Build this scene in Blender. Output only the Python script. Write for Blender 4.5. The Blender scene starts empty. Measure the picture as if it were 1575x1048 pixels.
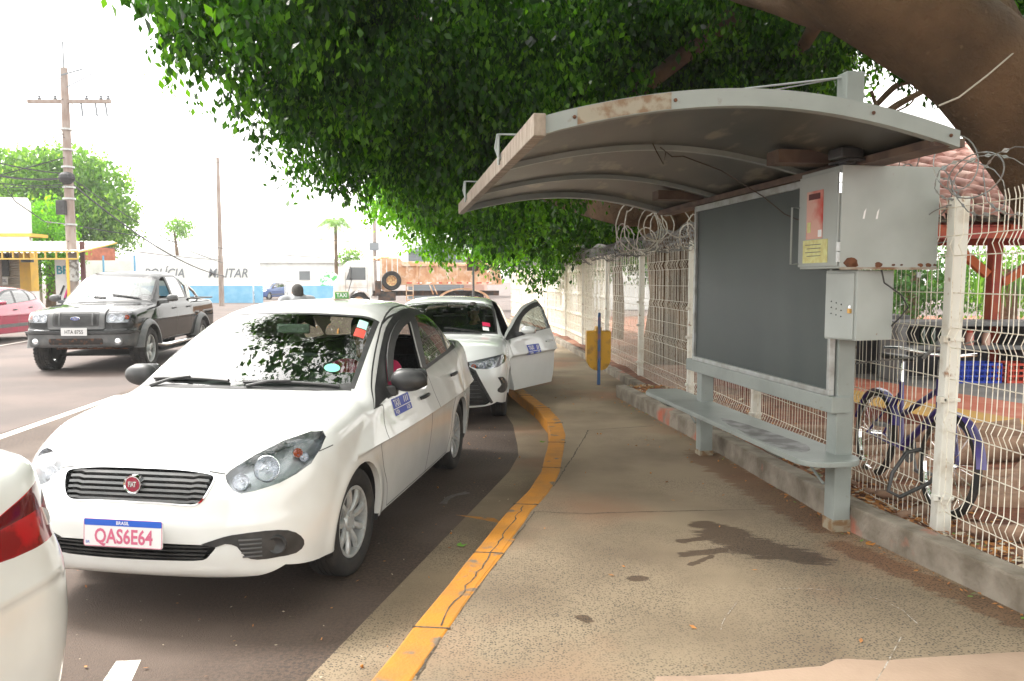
EXPOSURE=2.25; SKY_STR=.1; SUN_STR=1.4; HAZE=.0009
import bpy, bmesh, math, random
import numpy as np
from mathutils import Vector, Matrix
R=math.radians
random.seed(7); rng=np.random.default_rng(7)
SC=bpy.context.scene; COL=SC.collection
# ---------------- camera ----------------
cam=bpy.data.cameras.new('camera'); cam.sensor_width=36; cam.lens=1210/1575*36; cam.clip_start=.05; cam.clip_end=2000
camo=bpy.data.objects.new('camera',cam); COL.objects.link(camo)
PITCH=math.atan(93/1210.)
camo.location=(0,0,1.65); camo.rotation_euler=(R(90)-PITCH,0,0); SC.camera=camo
# ---------------- sky, sun, exposure ----------------
SC.view_settings.view_transform='Standard'; SC.view_settings.look='None'; SC.view_settings.gamma=1; SC.view_settings.exposure=EXPOSURE
SUN_EL,SUN_AZ=R(52),R(-62)   # azimuth measured from +Y towards +X (negative: sun on the left)
w=bpy.data.worlds.new('World'); SC.world=w; w.use_nodes=True
nt=w.node_tree; nt.nodes.clear()
sky=nt.nodes.new('ShaderNodeTexSky'); sky.sky_type='NISHITA'; sky.sun_disc=False; sky.sun_elevation=SUN_EL; sky.sun_rotation=SUN_AZ
sky.air_density=1.6; sky.dust_density=6; sky.ozone_density=1
hs=nt.nodes.new('ShaderNodeHueSaturation'); hs.inputs['Saturation'].default_value=.16; hs.inputs['Value'].default_value=1.0
mx=nt.nodes.new('ShaderNodeMix'); mx.data_type='RGBA'; mx.inputs[0].default_value=.55   # even overcast veil over the clear sky
mx.inputs[7].default_value=(9.5,9.2,8.7,1)
bg=nt.nodes.new('ShaderNodeBackground'); bg.inputs['Strength'].default_value=SKY_STR
wo=nt.nodes.new('ShaderNodeOutputWorld')
nt.links.new(sky.outputs[0],hs.inputs['Color']); nt.links.new(hs.outputs[0],mx.inputs[6]); nt.links.new(mx.outputs[2],bg.inputs[0]); nt.links.new(bg.outputs[0],wo.inputs[0])
sd=bpy.data.lights.new('sun','SUN'); sd.energy=SUN_STR; sd.angle=R(14); sd.color=(1,.96,.9)
so=bpy.data.objects.new('sun',sd); COL.objects.link(so)
so.rotation_euler=(R(90)-SUN_EL,0,math.pi-SUN_AZ)
SC.cycles.max_bounces=8; SC.cycles.transparent_max_bounces=24; SC.cycles.use_adaptive_sampling=True
try: SC.cycles.use_denoising=True
except Exception: pass
# ---------------- picture point -> place ----------------
def ray(px,py):
    a=(px-787.5)/1210; b=-(py-524)/1210; c,s=math.cos(PITCH),math.sin(PITCH)
    return a,c+b*s,b*c-s
def G(px,py,z=0.):
    d=ray(px,py); t=(z-1.65)/d[2]; return Vector((d[0]*t,d[1]*t,z))
def D(px,py,Y):
    d=ray(px,py); t=Y/d[1]; return Vector((d[0]*t,Y,1.65+d[2]*t))
# ---------------- materials ----------------
def mat(name,c,rough=.6,metal=0,c2=None,scale=8,bump=0,bscale=60,amt=(.4,.62),coat=0,spec=.5,c3=None,scale3=1.5,amt3=(.5,.65),detail=6,stretch=None,trans=0,emit=None):
    m=bpy.data.materials.new(name); m.use_nodes=True; n=m.node_tree; b=n.nodes['Principled BSDF']
    b.inputs['Base Color'].default_value=(*c,1); b.inputs['Roughness'].default_value=rough; b.inputs['Metallic'].default_value=metal
    b.inputs['Coat Weight'].default_value=coat; b.inputs['Coat Roughness'].default_value=.03; b.inputs['Specular IOR Level'].default_value=spec
    if emit: b.inputs['Emission Color'].default_value=(*emit[:3],1); b.inputs['Emission Strength'].default_value=emit[3]
    tc=n.nodes.new('ShaderNodeTexCoord'); co=tc.outputs['Object']
    if stretch:
        mp=n.nodes.new('ShaderNodeMapping'); mp.inputs['Scale'].default_value=stretch; n.links.new(co,mp.inputs[0]); co=mp.outputs[0]
    col=None
    def layer(cc,sc,am,prev):
        t=n.nodes.new('ShaderNodeTexNoise'); t.inputs['Scale'].default_value=sc; t.inputs['Detail'].default_value=detail; n.links.new(co,t.inputs['Vector'])
        r=n.nodes.new('ShaderNodeMapRange'); r.inputs[1].default_value=am[0]; r.inputs[2].default_value=am[1]; n.links.new(t.outputs[0],r.inputs[0])
        x=n.nodes.new('ShaderNodeMix'); x.data_type='RGBA'; n.links.new(r.outputs[0],x.inputs[0])
        if prev is None: x.inputs[6].default_value=(*c,1)
        else: n.links.new(prev,x.inputs[6])
        x.inputs[7].default_value=(*cc,1); return x.outputs[2]
    if c2: col=layer(c2,scale,amt,None)
    if c3: col=layer(c3,scale3,amt3,col)
    if col: n.links.new(col,b.inputs['Base Color'])
    if bump:
        t=n.nodes.new('ShaderNodeTexNoise'); t.inputs['Scale'].default_value=bscale; t.inputs['Detail'].default_value=8; n.links.new(co,t.inputs['Vector'])
        u=n.nodes.new('ShaderNodeBump'); u.inputs['Strength'].default_value=bump; u.inputs['Distance'].default_value=.02; n.links.new(t.outputs[0],u.inputs['Height']); n.links.new(u.outputs[0],b.inputs['Normal'])
    return m
def glass(name,tint=(.85,.92,.9),refl=1.0,dirt=.0):
    m=bpy.data.materials.new(name); m.use_nodes=True; n=m.node_tree; n.nodes.clear()
    o=n.nodes.new('ShaderNodeOutputMaterial'); t=n.nodes.new('ShaderNodeBsdfTransparent'); t.inputs[0].default_value=(*tint,1)
    g=n.nodes.new('ShaderNodeBsdfGlossy'); g.inputs['Roughness'].default_value=.01; g.inputs[0].default_value=(1,1,1,1)
    f=n.nodes.new('ShaderNodeFresnel'); f.inputs[0].default_value=1.5
    k=n.nodes.new('ShaderNodeMath'); k.operation='MULTIPLY'; k.inputs[1].default_value=1.9*refl; k.use_clamp=True
    n.links.new(f.outputs[0],k.inputs[0]); x=n.nodes.new('ShaderNodeMixShader')
    n.links.new(k.outputs[0],x.inputs[0]); n.links.new(t.outputs[0],x.inputs[1]); n.links.new(g.outputs[0],x.inputs[2])
    last=x.outputs[0]
    if dirt:
        d=n.nodes.new('ShaderNodeBsdfDiffuse'); d.inputs[0].default_value=(.6,.62,.6,1); y=n.nodes.new('ShaderNodeMixShader'); y.inputs[0].default_value=dirt
        n.links.new(last,y.inputs[1]); n.links.new(d.outputs[0],y.inputs[2]); last=y.outputs[0]
    n.links.new(last,o.inputs[0]); return m
# ---------------- mesh builder ----------------
class MB:
    def __init__(s): s.v=[]; s.f=[]; s.m=[]
    def add(s,vs,fs,mi=0):
        k=len(s.v); s.v.extend([tuple(p) for p in vs]); s.f.extend([tuple(i+k for i in f) for f in fs]); s.m.extend([mi]*len(fs)); return s
    def box(s,c,d,rz=0,mi=0,M=None):
        x,y,z=d[0]/2,d[1]/2,d[2]/2; M=M or Matrix.Rotation(rz,3,'Z'); c=Vector(c)
        vs=[c+M@Vector((a*x,b*y,e*z)) for a in(-1,1) for b in(-1,1) for e in(-1,1)]
        return s.add(vs,[(0,1,3,2),(4,6,7,5),(0,4,5,1),(2,3,7,6),(0,2,6,4),(1,5,7,3)],mi)
    def bar(s,a,b,w,h=None,up=(0,0,1),mi=0):
        a,b=Vector(a),Vector(b); d=(b-a); L=d.length; d.normalize(); u=Vector(up); sd_=d.cross(u)
        if sd_.length<1e-4: sd_=d.cross(Vector((1,0,0)))
        sd_.normalize(); u=sd_.cross(d); M=Matrix((d,sd_,u)).transposed(); return s.box((a+b)/2,(L,w,h or w),M=M,mi=mi)
    def hexa(s,p,mi=0):   # 8 points: bottom ring 4, top ring 4
        return s.add(p,[(3,2,1,0),(4,5,6,7),(0,1,5,4),(1,2,6,5),(2,3,7,6),(3,0,4,7)],mi)
    def tube(s,pts,r,n=8,mi=0,cap=True,closed=False):
        pts=[Vector(p) for p in pts]; N=len(pts); rs=r if hasattr(r,'__len__') else [r]*N
        ref=None; rings=[]
        for i,p in enumerate(pts):
            if closed: t=pts[(i+1)%N]-pts[i-1]
            else: t=pts[min(i+1,N-1)]-pts[max(i-1,0)]
            if t.length<1e-9: t=Vector((0,0,1))
            t.normalize()
            if ref is None: ref=t.orthogonal().normalized()
            ref=(ref-t*ref.dot(t)); 
            if ref.length<1e-6: ref=t.orthogonal()
            ref.normalize(); b=t.cross(ref)
            rings.append([p+(ref*math.cos(2*math.pi*k/n)+b*math.sin(2*math.pi*k/n))*rs[i] for k in range(n)])
        vs=[q for g in rings for q in g]; fs=[]
        for i in range(N if closed else N-1):
            j=(i+1)%N
            for k in range(n): fs.append((i*n+k,i*n+(k+1)%n,j*n+(k+1)%n,j*n+k))
        if cap and not closed: fs.append(tuple(range(n))[::-1]); fs.append(tuple((N-1)*n+k for k in range(n)))
        return s.add(vs,fs,mi)
    def lathe(s,prof,c=(0,0,0),axis='Z',n=24,mi=0,closed=False):   # prof: (r, h)
        vs=[];N=len(prof); c=Vector(c)
        for k in range(n):
            a=2*math.pi*k/n; ca,sa=math.cos(a),math.sin(a)
            for r,h in prof:
                q={'Z':(r*ca,r*sa,h),'Y':(r*ca,h,r*sa),'X':(h,r*ca,r*sa)}[axis]; vs.append(c+Vector(q))
        fs=[]
        for k in range(n):
            j=(k+1)%n
            for i in range(N if closed else N-1):
                i2=(i+1)%N; q=(k*N+i,k*N+i2,j*N+i2,j*N+i); fs.append(q if axis!='Y' else q[::-1])
        return s.add(vs,fs,mi)
    def sphere(s,c,r,n=12,mi=0):
        if not hasattr(r,'__len__'): r=(r,r,r)
        vs=[];fs=[]; m=n//2
        for i in range(m+1):
            t=math.pi*i/m
            for k in range(n): a=2*math.pi*k/n; vs.append((c[0]+r[0]*math.sin(t)*math.cos(a),c[1]+r[1]*math.sin(t)*math.sin(a),c[2]+r[2]*math.cos(t)))
        for i in range(m):
            for k in range(n): fs.append((i*n+k,(i+1)*n+k,(i+1)*n+(k+1)%n,i*n+(k+1)%n))
        return s.add(vs,fs,mi)
    def prism(s,poly,h0,h1,fn=None,mi=0):  # 2D polygon extruded along third axis; fn maps (u,v,h)->xyz
        fn=fn or (lambda u,v,h:(u,v,h)); n=len(poly)
        vs=[fn(u,v,h0) for u,v in poly]+[fn(u,v,h1) for u,v in poly]
        fs=[tuple(range(n))[::-1],tuple(range(n,2*n))]+[(i,(i+1)%n,(i+1)%n+n,i+n) for i in range(n)]
        return s.add(vs,fs,mi)
    def grid(s,fn,nu,nv,mi=0):
        vs=[fn(i/nu,j/nv) for i in range(nu+1) for j in range(nv+1)]; w_=nv+1
        return s.add(vs,[(i*w_+j,(i+1)*w_+j,(i+1)*w_+j+1,i*w_+j+1) for i in range(nu) for j in range(nv)],mi)
    def build(s,name,mats,parent=None,smooth=None,bevel=0,fixn=True,seg=2):
        me=bpy.data.meshes.new(name); me.from_pydata(s.v,[],s.f)
        for m_ in (mats if isinstance(mats,(list,tuple)) else [mats]): me.materials.append(m_)
        if len(set(s.m))>1: me.polygons.foreach_set('material_index',s.m)
        if fixn:
            b=bmesh.new(); b.from_mesh(me); bmesh.ops.recalc_face_normals(b,faces=b.faces); b.to_mesh(me); b.free()
        if smooth is not None:
            me.shade_smooth()
            if smooth<180: me.set_sharp_from_angle(angle=R(smooth))
        o=bpy.data.objects.new(name,me); COL.objects.link(o)
        if parent: o.parent=parent
        if bevel:
            bv=o.modifiers.new('bevel','BEVEL'); bv.width=bevel; bv.segments=seg; bv.limit_method='ANGLE'; bv.angle_limit=R(35)
        return o
def tag(o,label=None,cat=None,group=None,kind=None):
    if label: o['label']=label
    if cat: o['category']=cat
    if group: o['group']=group
    if kind: o['kind']=kind
    return o
def thing(name,label,cat,loc=(0,0,0),rz=0,group=None):
    o=bpy.data.objects.new(name,None); o.empty_display_size=.1; COL.objects.link(o); o.location=loc; o.rotation_euler=(0,0,rz); return tag(o,label,cat,group)
def kids(o): return [c for c in bpy.data.objects if c.parent==o]
def copy_tree(o,parent=None):
    c=o.copy(); COL.objects.link(c); c.parent=parent
    for ch in kids(o): copy_tree(ch,c)
    return c
def np_mesh(name,V,F,mats,parent=None,attr=None,smooth=False):
    """V (n,3), F (m,4) arrays -> mesh object fast"""
    me=bpy.data.meshes.new(name); me.vertices.add(len(V)); me.vertices.foreach_set('co',np.asarray(V,dtype=np.float32).ravel())
    k=F.shape[1]; me.loops.add(F.size); me.loops.foreach_set('vertex_index',F.ravel().astype(np.int32)); me.polygons.add(len(F))
    me.polygons.foreach_set('loop_start',np.arange(0,F.size,k,dtype=np.int32)); me.update(calc_edges=True)
    me.materials.append(mats)
    if attr is not None: a=me.attributes.new('tint','FLOAT','FACE'); a.data.foreach_set('value',attr.astype(np.float32))
    if smooth: me.shade_smooth()
    o=bpy.data.objects.new(name,me); COL.objects.link(o)
    if parent: o.parent=parent
    return o
def text_verts(txt,size,bold=0,extrude=0,align='CENTER',shear=0,sx=1.0):
    cu=bpy.data.curves.new('t','FONT'); cu.body=txt; cu.size=size; cu.align_x=align; cu.align_y='CENTER'; cu.extrude=extrude; cu.offset=bold; cu.shear=shear; cu.resolution_u=3
    o=bpy.data.objects.new('t',cu); COL.objects.link(o); dg=bpy.context.evaluated_depsgraph_get(); me=bpy.data.meshes.new_from_object(o.evaluated_get(dg))
    V=[(v.co.x*sx,v.co.y,v.co.z) for v in me.vertices]; F=[tuple(p.vertices) for p in me.polygons]
    bpy.data.objects.remove(o); bpy.data.curves.remove(cu); bpy.data.meshes.remove(me); return V,F
def text(mb,txt,size,fn,mi=0,**k):
    V,F=text_verts(txt,size,**k); mb.add([fn(*v) for v in V],F,mi)

# ---------------- car body engine ----------------
def smax(a,b,k): return np.maximum(a,b)+np.maximum(k-np.abs(a-b),0)**2/(4*k)
def smin(a,b,k): return -smax(-a,-b,k)
def curve(pts):
    """smooth monotone-ish cubic through points"""
    xs=np.array([p[0] for p in pts],float); ys=np.array([p[1] for p in pts],float)
    d=np.diff(ys)/np.diff(xs); m=np.zeros_like(ys); m[1:-1]=np.where(d[:-1]*d[1:]>0,2*d[:-1]*d[1:]/(d[:-1]+d[1:]+1e-12),0); m[0]=d[0]; m[-1]=d[-1]
    def f(x):
        x=np.asarray(x,float); xc=np.clip(x,xs[0],xs[-1]); i=np.clip(np.searchsorted(xs,xc)-1,0,len(xs)-2); h=xs[i+1]-xs[i]; t=(xc-xs[i])/h
        y=(2*t**3-3*t**2+1)*ys[i]+(t**3-2*t**2+t)*h*m[i]+(-2*t**3+3*t**2)*ys[i+1]+(t**3-t**2)*h*m[i+1]
        return y+np.where(x<xs[0],(x-xs[0])*m[0],0)+np.where(x>xs[-1],(x-xs[-1])*m[-1],0)
    return f
class Shell:
    def __init__(s,**k):
        s.__dict__.update(dict(crown=.04,ghcrown=.05,tumble=.42,kst=.09,kfs=.16,kft=.09,kbot=.06,kgh=.05,kroof=.14,fa=.10,fb=.30,ra=.08,rb=.22,flare=.012,crease=0,crk=.0014,bulge=.055,zwide=.62,pf=6,frontup=0))
        s.__dict__.update(k)
        for n in ('w','zt','zb','xf','xr','zr','wg'): setattr(s,n,curve(getattr(s,n)))
    def f(s,x,y,z):
        ay=np.abs(y); q=ay/s.W; wx=s.w(x)
        dz=z-s.zwide; bul=np.where(dz>0,s.bulge*(dz/.38)**2,s.bulge*.55*(dz/.38)**2)
        fl=0
        for xw in s.wheels:
            r=np.hypot(x-xw,z-s.rw); fl=fl+s.flare*np.exp(-((r-s.arch-.015)/.05)**2)
        if s.crease: fl=fl+s.crk*np.tanh((z-(s.crease[0]+s.crease[1]*(x-1)))/.02)*-1*np.exp(-((z-(s.crease[0]+s.crease[1]*(x-1)))/.14)**2)*np.clip((x-1.15)/.5,0,1)*np.clip((s.L-.35-x)/.4,0,1)
        side=ay-(wx-np.minimum(bul,.4)+fl)
        top=(z-(s.zt(x)-s.crown*q**2-s.crown*q**6))*.96
        fr=(s.xf(z)+s.fa*q**2+s.fb*q**s.pf-x)*.92
        re=(x-(s.xr(z)-s.ra*q**2-s.rb*q**s.pf))*.92
        low=smax(smax(side,top,s.kst),smax(fr,re,.01),s.kfs); low=smax(low,s.zb(x)-z,s.kbot)
        gh=smax(z-(s.zr(x)-s.ghcrown*(ay/.6)**2),(ay-(s.wg(x)-s.tumble*(z-s.zbelt)-.25*np.maximum(z-s.zbelt-.25,0)**2))*.9,s.kroof)
        gh=np.maximum(gh,s.zbelt-.3-z)
        return smin(low,gh,s.kgh)
    def root(s,O,T,n=60,it=16):
        """first sign change walking from O (inside or outside) to T"""
        t=np.linspace(0,1,n); d=T-O; P=O[:,None,:]+d[:,None,:]*t[None,:,None]
        F=s.f(P[...,0],P[...,1],P[...,2]); s0=np.sign(F[:,0])[:,None]; ch=(np.sign(F)*s0)<0; hit=ch.any(1); i=np.argmax(ch,1); i=np.where(hit,i,n-1)
        a=t[np.maximum(i-1,0)]; b=t[i]
        for _ in range(it):
            m=(a+b)/2; Q=O+d*m[:,None]; g=np.sign(s.f(Q[:,0],Q[:,1],Q[:,2]))*s0[:,0]; a=np.where(g>0,m,a); b=np.where(g>0,b,m)
        return O+d*((a+b)/2)[:,None],hit
    def ys(s,x,z,off=0):   # outer |y| at side position
        x=np.atleast_1d(np.asarray(x,float)); z=np.atleast_1d(np.asarray(z,float)); O=np.stack([x,np.full_like(x,s.W+.15),z],1); T=O.copy(); T[:,1]=0
        P,h=s.root(O,T); return np.where(h,P[:,1],s.W-.1)+off
    def xs(s,y,z,off=0):   # front surface x
        y=np.atleast_1d(np.asarray(y,float)); z=np.atleast_1d(np.asarray(z,float)); O=np.stack([np.full_like(y,-.2),y,z],1); T=O.copy(); T[:,0]=s.L/2
        P,h=s.root(O,T,n=160); return P[:,0]-off
    def xb(s,y,z,off=0):   # rear surface x
        y=np.atleast_1d(np.asarray(y,float)); z=np.atleast_1d(np.asarray(z,float)); O=np.stack([np.full_like(y,s.L+.2),y,z],1); T=O.copy(); T[:,0]=s.L/2
        P,h=s.root(O,T,n=160); return P[:,0]+off
    def zs(s,x,y,off=0):
        x=np.atleast_1d(np.asarray(x,float)); y=np.atleast_1d(np.asarray(y,float)); O=np.stack([x,y,np.full_like(y,s.H+.3)],1); T=O.copy(); T[:,2]=.3
        P,h=s.root(O,T,n=120); return P[:,2]+off
    def normals(s,V):
        e=2e-3; g=np.stack([s.f(V[:,0]+e,V[:,1],V[:,2])-s.f(V[:,0]-e,V[:,1],V[:,2]),s.f(V[:,0],V[:,1]+e,V[:,2])-s.f(V[:,0],V[:,1]-e,V[:,2]),s.f(V[:,0],V[:,1],V[:,2]+e)-s.f(V[:,0],V[:,1],V[:,2]-e)],1)
        return g/np.maximum(np.linalg.norm(g,axis=1),1e-9)[:,None]
    def map(s,plane,u,v,off=0,side=-1):
        """plane 'side': (x,z) ; 'front': (y,z) ; 'top': (x,y)"""
        u=np.atleast_1d(np.asarray(u,float)); v=np.atleast_1d(np.asarray(v,float))
        if plane=='side': P0=np.stack([u,side*s.ys(u,v),v],1)
        elif plane=='front': P0=np.stack([s.xs(u,v),u,v],1)
        elif plane=='rear': P0=np.stack([s.xb(u,v),u,v],1)
        else: P0=np.stack([u,v,s.zs(u,v)],1)
        if np.any(off): P0=P0+s.normals(P0)*(off if np.isscalar(off) else np.asarray(off)[:,None])
        return P0
def inpoly(poly,u,v):
    u=np.asarray(u);v=np.asarray(v); c=np.zeros(u.shape,bool); n=len(poly)
    for i in range(n):
        x1,y1=poly[i]; x2,y2=poly[(i+1)%n]
        m=((y1>v)!=(y2>v)); xi=(x2-x1)*(v-y1)/((y2-y1) if y2!=y1 else 1e-12)+x1; c^=m&(u<xi)
    return c
def smoothpoly(p,n=4,closed=True):
    """Catmull-Rom round of a polygon; a point given as (u,v,1) stays a sharp corner"""
    P=[np.array(q[:2],float) for q in p]; S=[len(q)>2 for q in p]; N=len(P); out=[]
    for i in range(N):
        a,b,c,d=P[i-1],P[i],P[(i+1)%N],P[(i+2)%N]
        m1=(c-a)/2 if not S[i] else (c-b)*.9; m2=(d-b)/2 if not S[(i+1)%N] else (c-b)*.9
        L_=np.linalg.norm(c-b)
        for m in (m1,m2):
            l=np.linalg.norm(m)
            if l>L_*1.3: m*=L_*1.3/l
        for k in range(n):
            t=k/n; out.append(tuple((2*t**3-3*t**2+1)*b+(t**3-2*t**2+t)*m1+(-2*t**3+3*t**2)*c+(t**3-t**2)*m2))
    return out
def inset(poly,d):
    n=len(poly); A=sum(poly[i][0]*poly[(i+1)%n][1]-poly[(i+1)%n][0]*poly[i][1] for i in range(n)); sg=1 if A>0 else -1; out=[]
    for i in range(n):
        a,b,c=[np.array(poly[j%n]) for j in (i-1,i,i+1)]
        e1=b-a; e2=c-b; e1=e1/(np.linalg.norm(e1)+1e-9); e2=e2/(np.linalg.norm(e2)+1e-9)
        nn=np.array([-(e1+e2)[1],(e1+e2)[0]]); l=np.linalg.norm(nn); nn=nn/l if l>1e-6 else np.array([-e1[1],e1[0]]); cs=max(.5,abs(nn@np.array([-e1[1],e1[0]])))
        out.append(tuple(b+nn*sg*d/cs))
    return out
def patch(sh,poly,plane,off=.003,skirt=.006,step=.03,side=-1,mb=None,mi=0):
    """flat outline laid on the curved body, standing `off` proud, with a rim `skirt` deep"""
    bm=bmesh.new(); vs=[bm.verts.new((u,v,0)) for u,v in poly]; bm.faces.new(vs)
    us=[p[0] for p in poly]; vv=[p[1] for p in poly]
    for ax,(lo,hi) in enumerate(((min(us),max(us)),(min(vv),max(vv)))):
        k=int((hi-lo)/step)
        for i in range(1,k+1):
            p=[0,0,0]; p[ax]=lo+(hi-lo)*i/(k+1); nn=[0,0,0]; nn[ax]=1
            bmesh.ops.bisect_plane(bm,geom=bm.verts[:]+bm.edges[:]+bm.faces[:],plane_co=p,plane_no=nn,dist=1e-6)
    bm.verts.index_update(); V=np.array([v.co[:2] for v in bm.verts]); F=[tuple(v.index for v in f.verts) for f in bm.faces]
    be=[(e.verts[0].index,e.verts[1].index) for e in bm.edges if len(e.link_faces)==1]; bm.free()
    P=sh.map(plane,V[:,0],V[:,1],off,side)
    mb=mb or MB(); mb.add(P.tolist(),F,mi)
    if skirt:
        ids=sorted({i for e in be for i in e}); ix={i:k for k,i in enumerate(ids)}; Q=P[ids]; Q2=sh.map(plane,V[ids,0],V[ids,1],off-skirt,side); n=len(ids)
        mb.add(Q.tolist()+Q2.tolist(),[(ix[a],ix[b],ix[b]+n,ix[a]+n) for a,b in be],mi)
    return mb
def strip(sh,pts,wd,plane,**k):
    """a line of given width laid on the body"""
    P=[np.array(p,float) for p in pts]; Lf=[];Rt=[]
    for i,p in enumerate(P):
        t=P[min(i+1,len(P)-1)]-P[max(i-1,0)]; t/=np.linalg.norm(t)+1e-9; nn=np.array([-t[1],t[0]]); ww=wd[i] if hasattr(wd,'__len__') else wd
        Lf.append(tuple(p+nn*ww/2)); Rt.append(tuple(p-nn*ww/2))
    return patch(sh,Lf+Rt[::-1],plane,**k)
def shell_mesh(sh,h,cuts):
    """half shell (y>=0) gridded on a box, cut along outlines. cuts: (category, plane, polygon, cond) later ones win.
       returns dict category -> (V,F)"""
    X0,X1,Y1,Z0,Z1=-.12,sh.L+.12,sh.W+.12,sh.zlow,sh.H+.1
    nx=int((X1-X0)/h); ny=int(Y1/h); nz=int((Z1-Z0)/h); vid={}; T=[]; F=[]
    def vert(i,j,k):
        q=(i,j,k)
        if q not in vid: vid[q]=len(T); T.append((X0+(X1-X0)*i/nx,Y1*j/ny,Z0+(Z1-Z0)*k/nz))
        return vid[q]
    for i in range(nx):
        for j in range(ny): F.append((vert(i,j,nz),vert(i+1,j,nz),vert(i+1,j+1,nz),vert(i,j+1,nz)))
        for k in range(nz): F.append((vert(i,ny,k+1),vert(i+1,ny,k+1),vert(i+1,ny,k),vert(i,ny,k)))
    for j in range(ny):
        for k in range(nz):
            F.append((vert(0,j,k),vert(0,j,k+1),vert(0,j+1,k+1),vert(0,j+1,k)))
            F.append((vert(nx,j,k),vert(nx,j+1,k),vert(nx,j+1,k+1),vert(nx,j,k+1)))
    T=np.array(T); O=T.copy(); O[:,0]=np.clip(T[:,0],sh.spine[0],sh.spine[1]); O[:,1]=0; O[:,2]=sh.spine[2]
    P,_=sh.root(O,T,n=50)
    bm=bmesh.new(); bv=[bm.verts.new(p) for p in P.tolist()]
    for f in F:
        try: bm.faces.new([bv[i] for i in f])
        except Exception: pass
    AX={'side':(0,2),'front':(1,2),'rear':(1,2),'top':(0,1)}
    def ok(c,plane,cond):
        if plane=='side' : r=c.y>.3*sh.W
        elif plane=='front': r=c.x<sh.L*.42
        elif plane=='rear': r=c.x>sh.L*.6
        else: r=c.z>.6
        return r and (cond is None or cond(c))
    for cat,plane,poly,cond in cuts:
        a,b=AX[plane]; n=len(poly); us=[p[0] for p in poly]; vs=[p[1] for p in poly]; m=.05
        near=[f for f in bm.faces if (lambda c:min(us)-m<c[a]<max(us)+m and min(vs)-m<c[b]<max(vs)+m and ok(c,plane,cond))(f.calc_center_median())]
        for i in range(n):
            p,q=poly[i],poly[(i+1)%n]; du,dv=q[0]-p[0],q[1]-p[1]; l=math.hypot(du,dv)
            if l<1e-6: continue
            lo0,hi0=min(p[0],q[0])-1e-5,max(p[0],q[0])+1e-5; lo1,hi1=min(p[1],q[1])-1e-5,max(p[1],q[1])+1e-5
            sel=[];
            for f in near:
                if not f.is_valid: continue
                A=[v.co[a] for v in f.verts]; 
                if max(A)<lo0 or min(A)>hi0: continue
                B=[v.co[b] for v in f.verts]
                if max(B)<lo1 or min(B)>hi1: continue
                sel.append(f)
            if not sel: continue
            co=[0,0,0];no=[0,0,0]; co[a],co[b]=p[0],p[1]; no[a],no[b]=-dv/l,du/l
            es={e for f in sel for e in f.edges}; ve={v for f in sel for v in f.verts}
            r=bmesh.ops.bisect_plane(bm,geom=list(ve)+list(es)+sel,plane_co=co,plane_no=no,dist=1e-5)
            new=[g for g in r['geom'] if isinstance(g,bmesh.types.BMFace)]
            near=[f for f in near if f.is_valid]; s_=set(near); near+= [g for g in new if g not in s_]
    bm.verts.index_update(); bm.faces.index_update()
    C=np.array([f.calc_center_median() for f in bm.faces]); cat=np.zeros(len(C),int); names=['body']
    for name,plane,poly,cond in cuts:
        a,b=AX[plane]; k=names.index(name) if name in names else (names.append(name) or len(names)-1)
        msk=inpoly(poly,C[:,a],C[:,b]); ids=np.nonzero(msk)[0]
        for i in ids:
            if ok(Vector(C[i]),plane,cond): cat[i]=k
    V=np.array([v.co[:] for v in bm.verts]); out={}
    FF=[tuple(v.index for v in f.verts) for f in bm.faces]
    for k,nm in enumerate(names): out[nm]=(V,[FF[i] for i in np.nonzero(cat==k)[0]])
    bm.free(); return out
def half_obj(sh,name,V,faces,mats,parent,sides=(1,-1),mset=None,fmi=None,thick=0):
    """build the half-shell faces on one or both sides with exact surface normals"""
    used=sorted({i for f in faces for i in f}); ix={i:k for k,i in enumerate(used)}; P=V[used]; N=sh.normals(P); n=len(used)
    vs=[];fs=[];ns=[]; mi=[]
    for s_ in sides:
        k=len(vs); vs+=[(p[0],p[1]*s_,p[2]) for p in P]; ns+=[(q[0],q[1]*s_,q[2]) for q in N]
        fs+=[tuple((ix[i]+k) for i in (f if s_>0 else f[::-1])) for f in faces]; mi+=(fmi if fmi else [0]*len(faces))
    me=bpy.data.meshes.new(name); me.from_pydata(vs,[],fs)
    for m_ in (mats if isinstance(mats,(list,tuple)) else [mats]): me.materials.append(m_)
    if fmi: me.polygons.foreach_set('material_index',mi)
    me.shade_smooth(); me.normals_split_custom_set_from_vertices([Vector(q).normalized() for q in ns])
    o=bpy.data.objects.new(name,me); COL.objects.link(o); o.parent=parent; return o

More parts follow.
